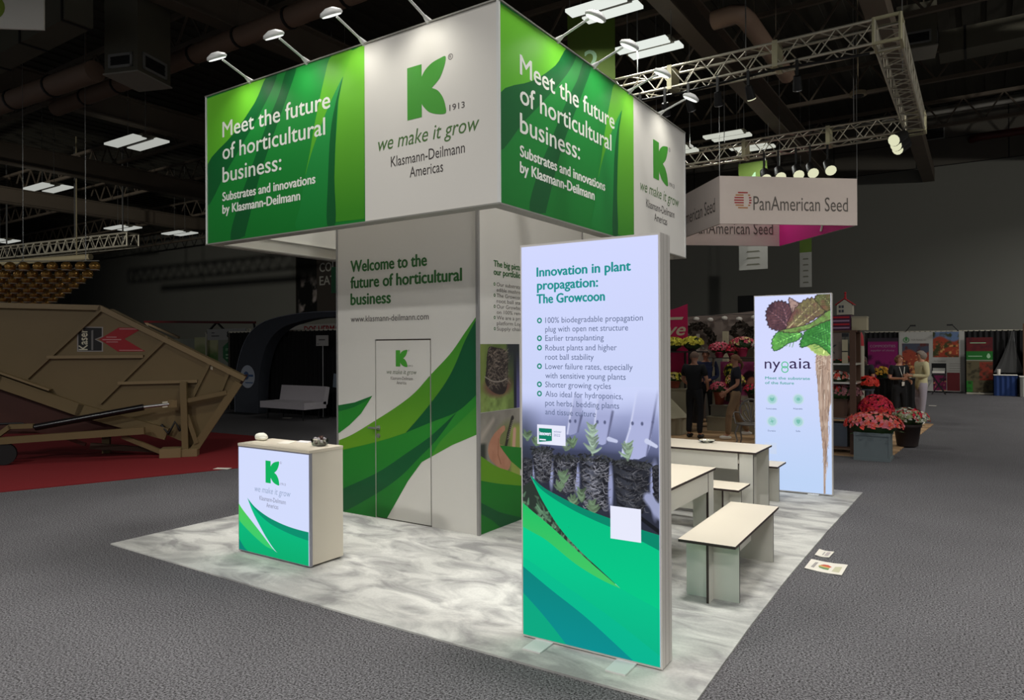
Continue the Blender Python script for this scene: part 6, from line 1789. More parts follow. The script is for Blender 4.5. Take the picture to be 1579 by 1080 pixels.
MB().span((-3.85, 12.05, 1.58), (-2.5, 12.35, 1.6)).build('shelf_board', m_pot, t)
for x in (-3.8, -2.55): MB().span((x - 0.02, 12.3, 0.013), (x + 0.02, 12.34, 1.58)).build('post', m_crm, t)
bloom('pink_flowers', 'deep pink flowers in a pink pot right of the man in blue', (-3.62, 12.2, 1.72), 0.23, 0.16, 0.2, [c_pk, c_pk2], 170, 0.04, (0.07, 0.12, m_pkpot, 0.12), seed=3)
bloom('pink_flowers', 'deep pink flowers on the shelf, second from the left', (-3.35, 12.2, 1.70), 0.17, 0.14, 0.18, [c_pk, c_rd], 130, 0.035, (0.06, 0.09, m_pkpot, 0.1), seed=4)
bloom('pink_flowers', 'pink and cream flowers below the wreath', (-3.12, 12.2, 1.82), 0.26, 0.15, 0.21, [c_pk, c_yel2, c_pk2], 180, 0.04, (0.08, 0.13, m_pkpot, 0.2), seed=5)
bloom('pink_flowers', 'pink and white flowers beside the lettuce sign', (-2.72, 12.2, 1.78), 0.2, 0.15, 0.18, [c_pk2, c_wh], 120, 0.04, (0.07, 0.1, m_crm, 0.16), seed=6)
bloom('yellow_flowers', 'yellow flowers in a terracotta pot behind the man in black, lower left', (-4.35, 11.3, 1.10), 0.24, 0.15, 0.17, [c_yel, c_yel2], 150, 0.035, (0.1, 0.14, m_terra, 0.15), seed=7)
bloom('yellow_flowers', 'small yellow flowers on the cream plinth beside the magenta banner', (-4.6, 11.33, 1.33), 0.12, 0.11, 0.15, [c_yel], 70, 0.03, (0.06, 0.09, m_crm, 0.35), seed=8)
bloom('mixed_flowers', 'pink and yellow flowers in a red pot between the two people', (-3.55, 11.95, 0.85), 0.2, 0.15, 0.2, [c_pk2, c_pk], 120, 0.035, (0.09, 0.12, m_terra, 0.28), seed=9)
bloom('mixed_flowers', 'yellow and orange flowers in a maroon pot beside the woman in khaki', (-3.22, 12.0, 0.98), 0.2, 0.15, 0.26, [c_yel, c_yel2, c_sal], 150, 0.035, (0.1, 0.14, mat('maroon pot', (84, 28, 40), 0.6), 0.4), seed=10)
bloom('mixed_flowers', 'yellow flowers on a tall stem pot right behind the man in black', (-3.5, 12.6, 1.1), 0.13, 0.13, 0.34, [c_yel], 90, 0.035, (0.1, 0.12, m_pot, 0.5), seed=11)
bloom('pink_flowers', 'deep pink flowers on the ledge behind the woman', (-2.72, 11.6, 0.88), 0.2, 0.15, 0.16, [c_pk, c_rd], 110, 0.035, (0.09, 0.13, m_pot, 0.2), seed=12)
plinth('display_plinth', 'cream plinth behind the woman in khaki', (-2.95, 11.5, 0.013), (-2.4, 11.9, 0.66), m_crm)
# wreaths, pillar, picture, pink poster
def wreath(label, c, R, r_, arc=2 * PI, a0=0.0, seed=1):
    r = random.Random(seed); t = thing('wreath', label, 'wreath', c)
    mb = MB(); pts = [(R * math.cos(a0 + arc * k / 24), 0, R * math.sin(a0 + arc * k / 24)) for k in range(25)]
    mb.tube(pts, r_ * 0.6, n=8); mb.build('hoop', mat('dark brown vine', (50, 38, 30), 0.8, var=0.3, scale=20), t, local=True)
    mb = MB()
    for k in range(150):
        a = a0 + arc * r.random(); q = Vector((math.cos(a) * (R + r.uniform(-r_, r_)), r.uniform(-r_, 0), math.sin(a) * (R + r.uniform(-r_, r_)))); d = Vector((r.uniform(-1, 1), r.uniform(-1, 0), r.uniform(-1, 1))).normalized() * 0.07; s = d.cross(Vector((0, 1, 0.3))) * 0.5
        mb.add([q - d, q + s, q + d, q - s], [(0, 1, 2, 3)])
    mb.build('leaves', mat('dark vine leaf', (44, 36, 28), 0.8, var=0.4, scale=12), t, kind='stuff', local=True)
    MB().bar((0, 0.1, R + 0.0), (0, 0.12, 0.0) if False else (0, 0.12, R + 0.05), 0.01, 0.01).build('hook', m_dark, t, local=True)
wreath('round dark wreath hanging on the canvas', (-3.66, 14.04, 2.2), 0.18, 0.07, seed=1)
wreath('half wreath of dark vines left on the canvas', (-4.72, 14.04, 2.0), 0.36, 0.1, arc=PI * 0.9, a0=-0.3, seed=2)
wreath('maroon wreath partly hidden by the lettuce sign', (-3.2, 14.04, 2.2), 0.17, 0.07, seed=3)
t = thing('small_pillar', 'narrow cream pillar with a dark cross mark on the canvas', 'pillar', (-3.74, 13.0, 0.013))
MB().span((-3.8, 13.0, 0.013), (-3.68, 13.1, 2.2)).build('shaft', mat('cream panel', (166, 158, 132)), t)
mb = MB(); mb.span((-3.755, 12.99, 1.8), (-3.735, 13.0, 1.98)); mb.build('cross_mark', m_dark, t)
t = thing('dark_picture', 'dark brown framed picture behind the pink pots', 'picture', (-3.5, 13.3, 1.2))
MB().span((-3.8, 13.3, 0.013), (-3.1, 13.34, 1.8)).build('board', mat('brown picture', (62, 52, 36), 0.7, var=0.3, scale=6), t)
t = thing('grey_cabinet', 'grey metal cabinet behind the man in blue', 'cabinet', (-4.0, 13.4, 0.013))
MB().span((-4.3, 13.3, 0.013), (-3.85, 13.7, 1.55)).build('body', mat('grey enamel', (110, 110, 104), 0.5), t); MB().span((-4.28, 13.285, 0.05), (-3.87, 13.299, 1.5)).build('door', mat('grey enamel', (110, 110, 104)), t)
t = thing('divider_screen', 'black panel behind the two men', 'panel', (-4.7, 13.0, 0.013)); MB().span((-5.0, 13.0, 0.013), (-4.42, 13.05, 2.1)).build('board', m_dark, t); MB().span((-4.42, 12.98, 0.013), (-4.36, 13.06, 2.15)).build('edge_post', m_alu, t)
PP = thing('pink_poster', 'pink poster with a smiling face behind the woman in khaki', 'poster', (-3.3, 12.65, 0.6))
P = Paint(0, 0.95, 0, 0.85, 0.02, (150, 62, 104)); U, V = P.U, P.V
P.c += (fbm(U * 9, V * 9, 5)[..., None] - .5) * np.array([70, 50, 60])
P.over(P.edge((P.ell(0.66, 0.42, 0.2, 0.26) - 1) * .2, 0.03), (42, 24, 34)); P.over(P.edge((P.ell(0.69, 0.37, 0.12, 0.17) - 1) * .12, 0.02), (190, 116, 92)); P.over(P.edge((P.ell(0.70, 0.30, 0.05, 0.02) - 1) * .05, 0.02), (170, 50, 50))
P.over(P.edge(V - 0.12, 0.05), (176, 168, 150))
P.build('face_print', Face((-3.72, 12.63, 0.62), (1, 0, 0)), 0.002, m_vpr, PP)
MB().span((-3.74, 12.64, 0.013), (-2.74, 12.67, 1.5)).build('board', mat('pink board', (150, 62, 104), 0.7), PP)

# ornate metal chair
OC = thing('metal_chair', 'cast metal garden chair with a scrolled back beside the lettuce sign', 'chair', (-2.34, 9.75, 0.013))
m_cast = mat('weathered cast metal', (126, 120, 112), 0.5, metal=0.4)
of = Face((-2.34, 9.95, 0), (1, 0, 0))
mb = MB(); mb.tube([of.p(0.21 * math.cos(a), 0.63 + 0.23 * math.sin(a), 0) for a in [2 * PI * k / 24 for k in range(25)]], 0.02, n=6); mb.build('back_hoop', m_cast, OC)
mb = MB()
for s in (-1, 1):
    for q in ((0.0, 0.42, 0.09, 0.52, 0.14, 0.62, 0.06, 0.66, 0.05, 0.58), (0.0, 0.45, 0.06, 0.6, 0.11, 0.76, 0.18, 0.74), (0.0, 0.5, 0.02, 0.68, 0.06, 0.82, 0.1, 0.8), (0.0, 0.44, 0.12, 0.47, 0.19, 0.55)):
        P_ = [(q[i] * s, q[i + 1]) for i in range(0, len(q), 2)]
        mb.tube([of.p(a, b, 0) for a, b in sm(*P_, k=3)], 0.012, n=5)
mb.build('back_scrolls', m_cast, OC, kind='stuff')
mb = MB(); mb.lathe((-2.34, 9.75, 0.40), [(0.20, 0), (0.215, 0.01), (0.215, 0.025), (0.2, 0.03)], n=20); mb.build('seat', m_cast, OC)
for x in (-1, 1):
    for y in (-1, 1):
        b = Vector((-2.34 + x * 0.14, 9.75 + y * 0.14, 0.4)); mb = MB(); mb.tube([b, b + Vector((x * 0.05, y * 0.03, -0.14)), b + Vector((x * 0.02, y * 0.0, -0.28)), b + Vector((x * 0.06, y * 0.04, -0.386))], [0.022, 0.018, 0.014, 0.018], n=6); mb.build('leg', m_cast, OC)
for x in (-1, 1):
    mb = MB(); mb.tube([(-2.34 + x * 0.2, 9.94, 0.6), (-2.34 + x * 0.26, 9.8, 0.62), (-2.34 + x * 0.24, 9.66, 0.6), (-2.34 + x * 0.2, 9.64, 0.42)], 0.014, n=6); mb.build('armrest', m_cast, OC)

# ---------------------------------------------------------------- shelving and planters right of the lettuce sign
SH = thing('timber_shelf', 'brown timber shelf frame with pots behind the lettuce sign', 'shelf', (-0.8, 9.8, 0))
m_tim = mat('brown timber', (86, 62, 46), 0.7, var=0.2, scale=4)
for x, y in ((-0.56, 9.62), (-1.6, 9.62), (-0.56, 10.2), (-1.6, 10.2)): MB().span((x - 0.045, y - 0.04, 0.015), (x + 0.045, y + 0.04, 2.08)).build('post', m_tim, SH)
for z in (0.10, 0.62, 1.2, 1.52, 2.08):
    MB().span((-1.7, 9.6, z), (-0.5, 10.22, z + 0.03)).build('shelf_board', m_tim if z in (0.62, 2.08, 0.10) else m_alu, SH)
MB().span((-1.25, 9.595, 2.0), (-0.62, 9.6, 2.06)).build('cloth_rail', m_dark, SH)
plinth('timber_box', 'brown timber box on the shelf under the pink heather', (-1.3, 9.66, 0.65), (-0.66, 10.1, 0.92), m_tim, 'box')
plinth('metal_tub', 'grey metal tub on the bottom shelf board', (-1.1, 9.66, 0.13), (-0.66, 10.05, 0.5), mat('dull zinc', (86, 92, 98), 0.5, metal=0.3), 'tub')
t = thing('hanging_cloth', 'grey cloth with a black mark hanging at the shelf top', 'cloth', (-0.95, 9.56, 1.5))
MB().span((-1.2, 9.55, 1.62), (-0.72, 9.57, 2.06)).build('cloth', mat('grey brown cloth', (112, 98, 90), 0.9), t); mb = MB(); hf_ = Face((-1.2, 9.55, 1.62), (1, 0, 0)); write(mb, hf_, 'k', 0.24, 0.1, 0.16, 0.22, 0.004, bold=0.01, shear=0.3); mb.build('black_mark', m_dark, t)
for i, (z, lb) in enumerate(((1.85, 'upper'), (1.64, 'lower'))):
    t = thing('price_card', '%s cream price card hanging beside the timber post' % lb, 'card', (-0.66, 9.5, z)); MB().span((-0.71, 9.5, z - 0.09), (-0.62, 9.51, z + 0.1)).build('sheet', mat('cream card', (170, 160, 130), 0.7), t); MB().bar((-0.665, 9.505, z + 0.1), (-0.665, 9.57, z + 0.2), 0.006, 0.006).build('string', m_dark, t)
bloom('red_flowers', 'red flowers on the upper shelf beside the post', (-0.9, 9.8, 1.55), 0.26, 0.14, 0.16, [c_or, c_sal], 110, 0.04, (0.08, 0.12, m_pot, 0.0001) and None, seed=21)
bloom('red_flowers', 'red and cream flowers on the middle shelf', (-0.9, 9.8, 1.24), 0.28, 0.15, 0.16, [c_or, c_sal, c_wh], 120, 0.04, None, seed=22)
bloom('red_flowers', 'red flowers hanging low just above the heather', (-1.0, 9.75, 1.03), 0.34, 0.12, 0.13, [c_or, c_rd], 120, 0.04, None, seed=23)
bloom('pink_heather', 'dusty pink heather spilling over the timber box', (-0.85, 9.8, 0.95), 0.40, 0.22, 0.22, [mat('dusty pink petals', (150, 98, 98), 0.8, var=0.2), mat('mauve petals', (128, 84, 92), 0.8)], 240, 0.035, None, seed=24)
bloom('red_flowers', 'vivid coral flowers hanging right of the timber post', (-0.42, 10.3, 1.12), 0.16, 0.14, 0.16, [c_or, mat('vermilion petals', (226, 60, 40), 0.7)], 150, 0.045, None, seed=25)
t = thing('shelf_bracket', 'grey bracket post carrying the coral flowers', 'bracket', (-0.42, 10.3, 0.013)); MB().span((-0.44, 10.28, 0.013), (-0.40, 10.32, 1.06)).build('post', mat('dull zinc', (86, 92, 98)), t); MB().box((-0.42, 10.3, 1.075), (0.2, 0.2, 0.03)).build('tray', mat('dull zinc', (86, 92, 98)), t)
# barn shaped carton on top
CN = thing('barn_carton', 'white barn-shaped box with a red roof on top of the shelf', 'box', (-0.68, 9.85, 2.35))
cfb = Face((-0.82, 9.72, 2.38), (1, 0, 0)); m_cart = mat('cream carton', (176, 170, 150), 0.7); m_rr = mat('red roof', (176, 28, 38), 0.6)
mb = MB(); mb.prism(cfb, [(0, 0), (0.24, 0), (0.24, 0.17), (0.12, 0.26), (0, 0.17)], -0.22, 0); mb.build('body', m_cart, CN)
mb = MB(); a = cfb.p(0.12, 0.275, 0.01); b = cfb.p(0.12, 0.275, -0.23); c_ = cfb.p(0.265, 0.165, -0.23); d_ = cfb.p(0.265, 0.165, 0.01); c2 = cfb.p(-0.025, 0.165, -0.23); d2 = cfb.p(-0.025, 0.165, 0.01)
for q in ((a, b, c_, d_), (a, b, c2, d2)):
    mb.add(list(q) + [p + Vector((0, 0, 0.012)) for p in q], [(3, 2, 1, 0), (4, 5, 6, 7), (0, 1, 5, 4), (1, 2, 6, 5), (2, 3, 7, 6), (3, 0, 4, 7)])
mb.build('roof', m_rr, CN)
mb = MB(); mb.cyl(cfb.p(0.12, 0.26, -0.11), cfb.p(0.12, 0.37, -0.11), 0.022, 0.012, n=8); mb.ball(cfb.p(0.12, 0.38, -0.11), 0.02, 8); mb.build('finial', m_rr, CN)
for v in (0.04, 0.115):
    for u in (0.03, 0.075):
        mb = MB(); mb.flat(cfb, [(u, v), (u + 0.035, v), (u + 0.035, v + 0.045), (u, v + 0.045)], 0.003); mb.build('window_print', m_arch, CN)
ST = thing('striped_crate', 'purple and red striped crate under the barn-shaped box', 'crate', (-0.75, 9.85, 2.11))
MB().span((-0.92, 9.7, 2.11), (-0.60, 10.0, 2.37)).build('body', mat('purple print', (70, 26, 54), 0.7), ST)
for i, z in enumerate((2.14, 2.20, 2.26, 2.32)): MB().span((-0.90, 9.692, z), (-0.62, 9.7, z + 0.028)).build('stripe', m_rr if i % 2 else mat('mauve stripe', (150, 120, 140), 0.7), ST)
t = thing('cream_box', 'plain cream box beside the striped crate', 'box', (-0.48, 9.85, 2.11)); MB().span((-0.59, 9.72, 2.11), (-0.36, 9.98, 2.34)).build('body', mat('cream card', (170, 160, 130)), t); MB().span((-0.595, 9.715, 2.32), (-0.355, 9.985, 2.345)).build('lid', m_crm, t)
MB().span((-0.72, 9.62, 2.1101), (-0.3, 10.2, 2.1102)) if False else None
t = thing('cone_prop', 'tall red and white cone prop right of the timber post', 'prop', (-0.60, 10.8, 0.013)); mb = MB(); mb.lathe((-0.60, 10.8, 0.013), [(0.07, 0), (0.07, 1.83)], n=12); mb.build('lower_body', m_cart, t); mb = MB(); mb.lathe((-0.60, 10.8, 1.843), [(0.066, 0), (0.055, 0.18), (0.025, 0.26)], n=12); mb.build('red_top', m_rr, t)
# big grey planter
PL = thing('grey_planter', 'square grey planter box with coral flowers in front of the plank floor', 'planter', (-0.22, 9.32, 0))
m_pl = mat('blue grey painted wood', (104, 114, 114), 0.6, var=0.06)
MB().span((-0.47, 9.1, 0.0), (0.03, 9.6, 0.44)).build('box_body', m_pl, PL)
for z0, z1 in ((0.0, 0.05), (0.40, 0.45)): MB().span((-0.485, 9.085, z0 + 0.001), (0.045, 9.615, z1)).build('band', m_pl, PL)
for x in (-0.47, 0.03):
    MB().span((x - 0.012, 9.088, 0.05), (x + 0.012, 9.112, 0.4)).build('corner_strip', m_pl, PL)
bloom('coral_flowers', 'coral and salmon flowers filling the grey planter', (-0.22, 9.35, 0.44), 0.42, 0.34, 0.30, [c_or, c_sal, c_pk2], 420, 0.042, None, seed=31)
bloom('crimson_flowers', 'tall crimson flower mound behind the grey planter', (-0.26, 10.0, 0.62), 0.26, 0.24, 0.36, [c_rd, c_or, mat('hot pink petals', (220, 50, 84), 0.7)], 420, 0.04, (0.2, 0.28, m_pot, 0.6), seed=32)
bloom('white_red_flowers', 'white and red flowers in a dark pot right of the grey planter', (0.12, 11.2, 0.42), 0.34, 0.28, 0.26, [c_wh, c_rd, mat('green white petals', (150, 160, 110), 0.7)], 260, 0.04, (0.17, 0.22, m_pot, 0.4), seed=33)

# ---------------------------------------------------------------- far right booths
m_fdr = mat('charcoal drape', (24, 23, 24), 0.9, var=0.3)
drape('black_drape', 'wide black drape behind the posters at the far right', -2.75, 4.2, 28.95, 2.4, m_fdr, 0.03)
t = thing('grey_swag', 'grey swag of cloth gathered over the far right drape', 'drape', (2.2, 28.7, 0.8))
mb = MB(); vs = []
for i in range(7):
    for k in range(9):
        v = k / 8; w = 0.05 + 0.42 * v ** 1.5
        vs.append((2.25 - 0.12 * v + (i / 6 - 0.5) * w * 2, 28.75 - 0.04 * (i % 2), 2.35 - 1.55 * v))
mb.add(vs, [(i * 9 + k, i * 9 + k + 1, (i + 1) * 9 + k + 1, (i + 1) * 9 + k) for i in range(6) for k in range(8)]); mb.build('cloth', mat('grey voile', (92, 92, 92), 0.8), t)
def poster(name, label, x0, x1, y, z0, z1, P, cat='poster', foot=True):
    t = thing(name, label, cat, ((x0 + x1) / 2, y, 0)); fr = Face((x0, y, z0), (1, 0, 0))
    MB().span((x0, y + 0.003, z0), (x1, y + 0.03, z1)).build('board', m_dark, t)
    P.build('print', fr, 0.0, m_vpr, t)
    MB().span((x0, y - 0.06, 0.0), (x1, y + 0.12, 0.06)).build('base', m_alu, t)
    if z0 > 0.07: MB().span(((x0 + x1) / 2 - 0.02, y + 0.02, 0.06), ((x0 + x1) / 2 + 0.02, y + 0.05, z0 + 0.1)).build('pole', m_alu, t)
    return t, fr
P = Paint(0, 1.09, 0, 2.0, 0.03, (128, 30, 92)); U, V = P.U, P.V
P.over(np.clip((fbm(U * 5, V * 5, 4) - .45) * 4, 0, 1) * P.edge(V - 1.3, 0.1), (60, 14, 50)); P.over(P.edge(1.85 - V, 0.02), (52, 44, 52))
t, fr = poster('magenta_poster', 'magenta poster left of the white booth wall', -2.6, -1.51, 28.6, 0.15, 2.15, P)
mb = MB(); write(mb, fr, 'COMMODITIES', 0.08, 1.62, 0.92, 0.1, 0.01, bold=0.01); write(mb, fr, 'supplier of choice', 0.1, 1.46, 0.86, 0.08, 0.01, shear=0.3); mb.build('poster_lettering', mat('mauve stripe', (150, 120, 140)), t)
BW = thing('booth_wall', 'white booth wall with garden photographs and a green drop mark', 'booth', (-0.4, 28.6, 0)); bf = Face((-1.48, 28.6, 0), (1, 0, 0))
MB().span((-1.48, 28.602, 0.05), (0.74, 28.66, 2.38)).build('wall_panel', mat('grey white wall', (166, 164, 158), 0.6), BW)
def garden(w, h, sky, mid, low, seed):
    P = Paint(0, w, 0, h, 0.025, mid); U, V = P.U, P.V
    P.over(P.edge(h * 0.72 - V + 0.1 * np.sin(U * 7), 0.08), sky); P.over(np.clip((fbm(U * 7, V * 7, seed) - .5) * 5, 0, 1), low)
    P.over(np.clip((fbm(U * 14, V * 14, seed + 3) - .58) * 8, 0, 1) * P.edge(V - h * 0.5, 0.1), (206, 150, 90)); return P
garden(0.92, 1.2, (70, 74, 88), (150, 66, 48), (90, 40, 36), 5).build('garden_photograph', Face((-1.36, 28.6, 0.72), (1, 0, 0)), 0.004, m_vpr, BW)
garden(0.86, 0.98, (96, 116, 150), (150, 60, 40), (60, 64, 36), 9).build('garden_photograph', Face((-0.3, 28.6, 1.38), (1, 0, 0)), 0.004, m_vpr, BW)
garden(0.44, 0.75, (60, 26, 60), (110, 30, 70), (46, 22, 40), 14).build('garden_photograph', Face((-0.3, 28.6, 0.08), (1, 0, 0)), 0.004, m_vpr, BW)
MB().span((0.16, 28.59, 0.08), (0.58, 28.602, 0.78)).build('red_panel', mat('dark red panel', (100, 16, 24), 0.6), BW)
mb = MB(); ring(mb, bf, 0.26, 2.06, 0.11, 0.03, 0.004); mb.flat(bf, sm((0.26, 2.2), (0.30, 2.08), (0.26, 2.0), (0.22, 2.08), closed=True, k=4), 0.005); mb.build('drop_mark', mat('mark green', (50, 120, 60), 0.6), BW)
mb = MB(); write(mb, bf, 'A.I.R. Rentals, Inc.', 0.44, 2.03, 0.52, 0.07, 0.004); write(mb, bf, 'Our Foundation', 1.2, 1.2, 0.4, 0.06, 0.004, shear=0.3)
for k in range(4): mb.flat(bf, [(1.72, 1.12 - k * 0.09), (2.1, 1.12 - k * 0.09), (2.1, 1.135 - k * 0.09), (1.72, 1.135 - k * 0.09)], 0.004)
mb.build('wall_lettering', mat('soft grey ink', (120, 116, 110)), BW)
for x, lb in ((-1.25, 'left'), (0.55, 'right')):
    t = thing('clip_lamp', 'small black arm lamp over the white booth wall, %s one' % lb, 'lamp', (x, 28.63, 2.38)); s = 1 if lb == 'left' else -1
    MB().bar((x, 28.63, 2.38), (x + 0.2 * s, 28.4, 2.62), 0.02, 0.02).build('arm', m_dark, t); MB().box((x + 0.28 * s, 28.34, 2.62), (0.2, 0.08, 0.06)).build('head', m_dark, t)
P = Paint(0, 0.83, 0, 2.05, 0.025, (110, 34, 34)); U, V = P.U, P.V
P.over(fbm(U * 8, V * 10, 3) * P.edge(1.5 - V, 0.02), (66, 26, 34)); P.over(P.edge(np.abs(V - 1.36) - 0.17, 0.02), (34, 104, 40)); P.over(P.edge(V - 1.17, 0.01), (92, 84, 62))
P.over(P.edge(V - 1.12, 0.01) * P.edge(0.42 - U, 0.01) * P.edge(0.45 - V, 0.01), (128, 50, 36)); P.over(P.edge(V - 0.42, 0.02) * P.edge(U - 0.2, 0.02), (40, 116, 40)); P.over(np.clip((fbm(U * 9, V * 9, 6) - .5) * 5, 0, 1) * P.edge(V - 1.1, 0.02) * 0.7, (44, 40, 28))
P.over(P.edge(np.abs(V - 1.19) - 0.02, 0.01), (150, 150, 140))
t, fr = poster('rollup_banner', 'red and green roll-up banner right of the white booth wall', 0.8, 1.63, 28.2, 0.08, 2.13, P, 'banner')
mb = MB(); mb.flat(fr, sm((0.7, 1.46), (0.76, 1.34), (0.7, 1.26), (0.64, 1.34), closed=True, k=4), 0.004); mb.flat(fr, [(0.12, 1.83), (0.62, 1.83), (0.62, 1.86), (0.12, 1.86)], 0.004); mb.flat(fr, [(0.06, 1.33), (0.5, 1.33), (0.5, 1.36), (0.06, 1.36)], 0.004); mb.build('banner_print', mat('pale green ink', (150, 190, 150)), t)
# director chair
DC = thing('folding_chair', 'tall black folding director chair in front of the white booth wall', 'chair', (-0.07, 27.5, 0))
for y in (27.3, 27.7):
    MB().bar((-0.29, y, 0), (0.15, y, 0.72), 0.03, 0.03).build('leg', m_dark, DC); MB().bar((0.15, y, 0), (-0.29, y, 0.72), 0.03, 0.03).build('leg', m_dark, DC)
MB().span((-0.29, 27.3, 0.72), (0.15, 27.7, 0.76)).build('seat', m_dark, DC)
for x in (-0.29, 0.15): MB().span((x - 0.02, 27.68, 0.74), (x + 0.02, 27.72, 1.16)).build('back_post', m_dark, DC)
MB().span((-0.29, 27.66, 0.98), (0.15, 27.68, 1.16)).build('backrest', m_black, DC); MB().span((-0.27, 27.29, 0.80), (0.13, 27.31, 0.88)).build('white_band', m_white, DC)
# skirted tables
def skirt_table(label, x0, x1, y0, y1, h, m, mt):
    t = thing('skirted_table', label, 'table', ((x0 + x1) / 2, (y0 + y1) / 2, 0)); n = int((x1 - x0) / 0.06)
    MB().span((x0 - 0.02, y0 - 0.02, h - 0.02), (x1 + 0.02, y1 + 0.02, h)).build('tabletop', mt, t)
    mb = MB(); vs = []; loop = []
    per = [(x0, y0), (x1, y0), (x1, y1), (x0, y1), (x0, y0)]
    for a, b in zip(per[:-1], per[1:]):
        L = math.hypot(b[0] - a[0], b[1] - a[1]); k = max(2, int(L / 0.07))
        for i in range(k):
            u = i / k; nx, ny = (b[1] - a[1]) / L, -(b[0] - a[0]) / L; o = 0.015 * (1 if i % 2 else -1)
            loop.append((a[0] + (b[0] - a[0]) * u + nx * o, a[1] + (b[1] - a[1]) * u + ny * o))
    N_ = len(loop)
    mb.add([(x, y, 0.005) for x, y in loop] + [(x, y, h - 0.02) for x, y in loop], [(i, (i + 1) % N_, N_ + (i + 1) % N_, N_ + i) for i in range(N_)]); mb.build('skirt', m, t)
    return t
skirt_table('table with a blue pleated skirt at the far right', 1.66, 2.34, 27.5, 28.1, 0.76, mat('blue skirt', (26, 52, 104), 0.8), m_white)
skirt_table('table under a white cloth cut by the right edge', 2.42, 3.6, 27.2, 28.0, 0.72, mat('grey white cloth', (150, 150, 144)), m_white)
skirt_table('black skirted table behind the people at the right', -0.95, 0.02, 15.9, 16.6, 1.05, m_black, m_black)
t = thing('clear_jar', 'small clear cup on the blue skirted table', 'cup', (1.8, 27.7, 0.76)); mb = MB(); mb.lathe((0, 0, 0.001), [(0.05, 0), (0.06, 0.2), (0.055, 0.2)], n=12); mb.build('cup_body', mat('frosted bulb', (196, 190, 180)), t, local=True)
BR = thing('panel_booth', 'booth side panel with white sheets at the right edge', 'booth', (2.75, 28.3, 0))
MB().span((2.55, 28.3, 0.0), (2.62, 28.36, 2.62)).build('post', m_tim, BR); MB().span((2.62, 28.32, 0.0), (4.2, 28.36, 2.6)).build('board', m_dark, BR)
for z0, z1 in ((1.4, 1.95), (0.7, 1.15)): MB().span((2.68, 28.3, z0), (3.4, 28.318, z1)).build('sheet', mat('grey white cloth', (150, 150, 144)), BR)
for z0 in (1.98, 1.18): MB().span((2.68, 28.3, z0), (3.4, 28.318, z0 + 0.2)).build('plant_print', m_leaf, BR)
# things on the black table
bloom('yellow_flowers', 'golden yellow flower heads on the black skirted table', (-0.8, 16.1, 1.06), 0.15, 0.14, 0.24, [mat('golden petals', (196, 146, 40), 0.7)], 70, 0.05, None, seed=41)
t = thing('leaflet_pile', 'pale leaflet pile on the black skirted table', 'leaflets', (-0.35, 16.1, 1.051)); 
for i in range(4): MB().box((0.0 + i * 0.03, i * 0.02, 0.005 + i * 0.008), (0.3, 0.2, 0.006), rz=i * 0.3).build('leaflet', m_pap, t, local=True)
mb = MB(); g_ = (0.017,21.516,0.0); mb.box((g_[0], g_[1], 0.003), (0.2, 0.12, 0.004)); tag(mb.build('paper_scrap', m_pap), 'white paper scrap on the carpet right of the woman in the cream jacket', 'paper')

# ================================================================ people
def skin_mesh(verts, edges, radii, levels=1, root=0):
    me = bpy.data.meshes.new('s'); me.from_pydata([tuple(v) for v in verts], edges, [])
    ob = bpy.data.objects.new('s', me); COL.objects.link(ob)
    ob.modifiers.new('k', 'SKIN')
    for i, r in enumerate(radii):
        d = me.skin_vertices[0].data[i]; d.radius = r if isinstance(r, tuple) else (r, r); d.use_root = (i == root)
    ss = ob.modifiers.new('u', 'SUBSURF'); ss.levels = levels; ss.render_levels = levels
    bpy.context.view_layer.update()
    ev = ob.evaluated_get(bpy.context.evaluated_depsgraph_get()); m2 = ev.to_mesh()
    vs = [tuple(v.co) for v in m2.vertices]; fs = [tuple(p.vertices) for p in m2.polygons]
    ev.to_mesh_clear(); COL.objects.unlink(ob); bpy.data.objects.remove(ob); bpy.data.meshes.remove(me)
    return vs, fs


m_skin = mat('skin', (176, 126, 100), 0.6, var=0.06, scale=8)
m_eye = mat('eye', (30, 24, 22), 0.3)


def chain(V, E, R, start, pts):
    prev = start
    for p, r in pts:
        V.append(Vector(p)); R.append(r); i = len(V) - 1
        if prev is not None: E.append((prev, i))
        prev = i
    return prev


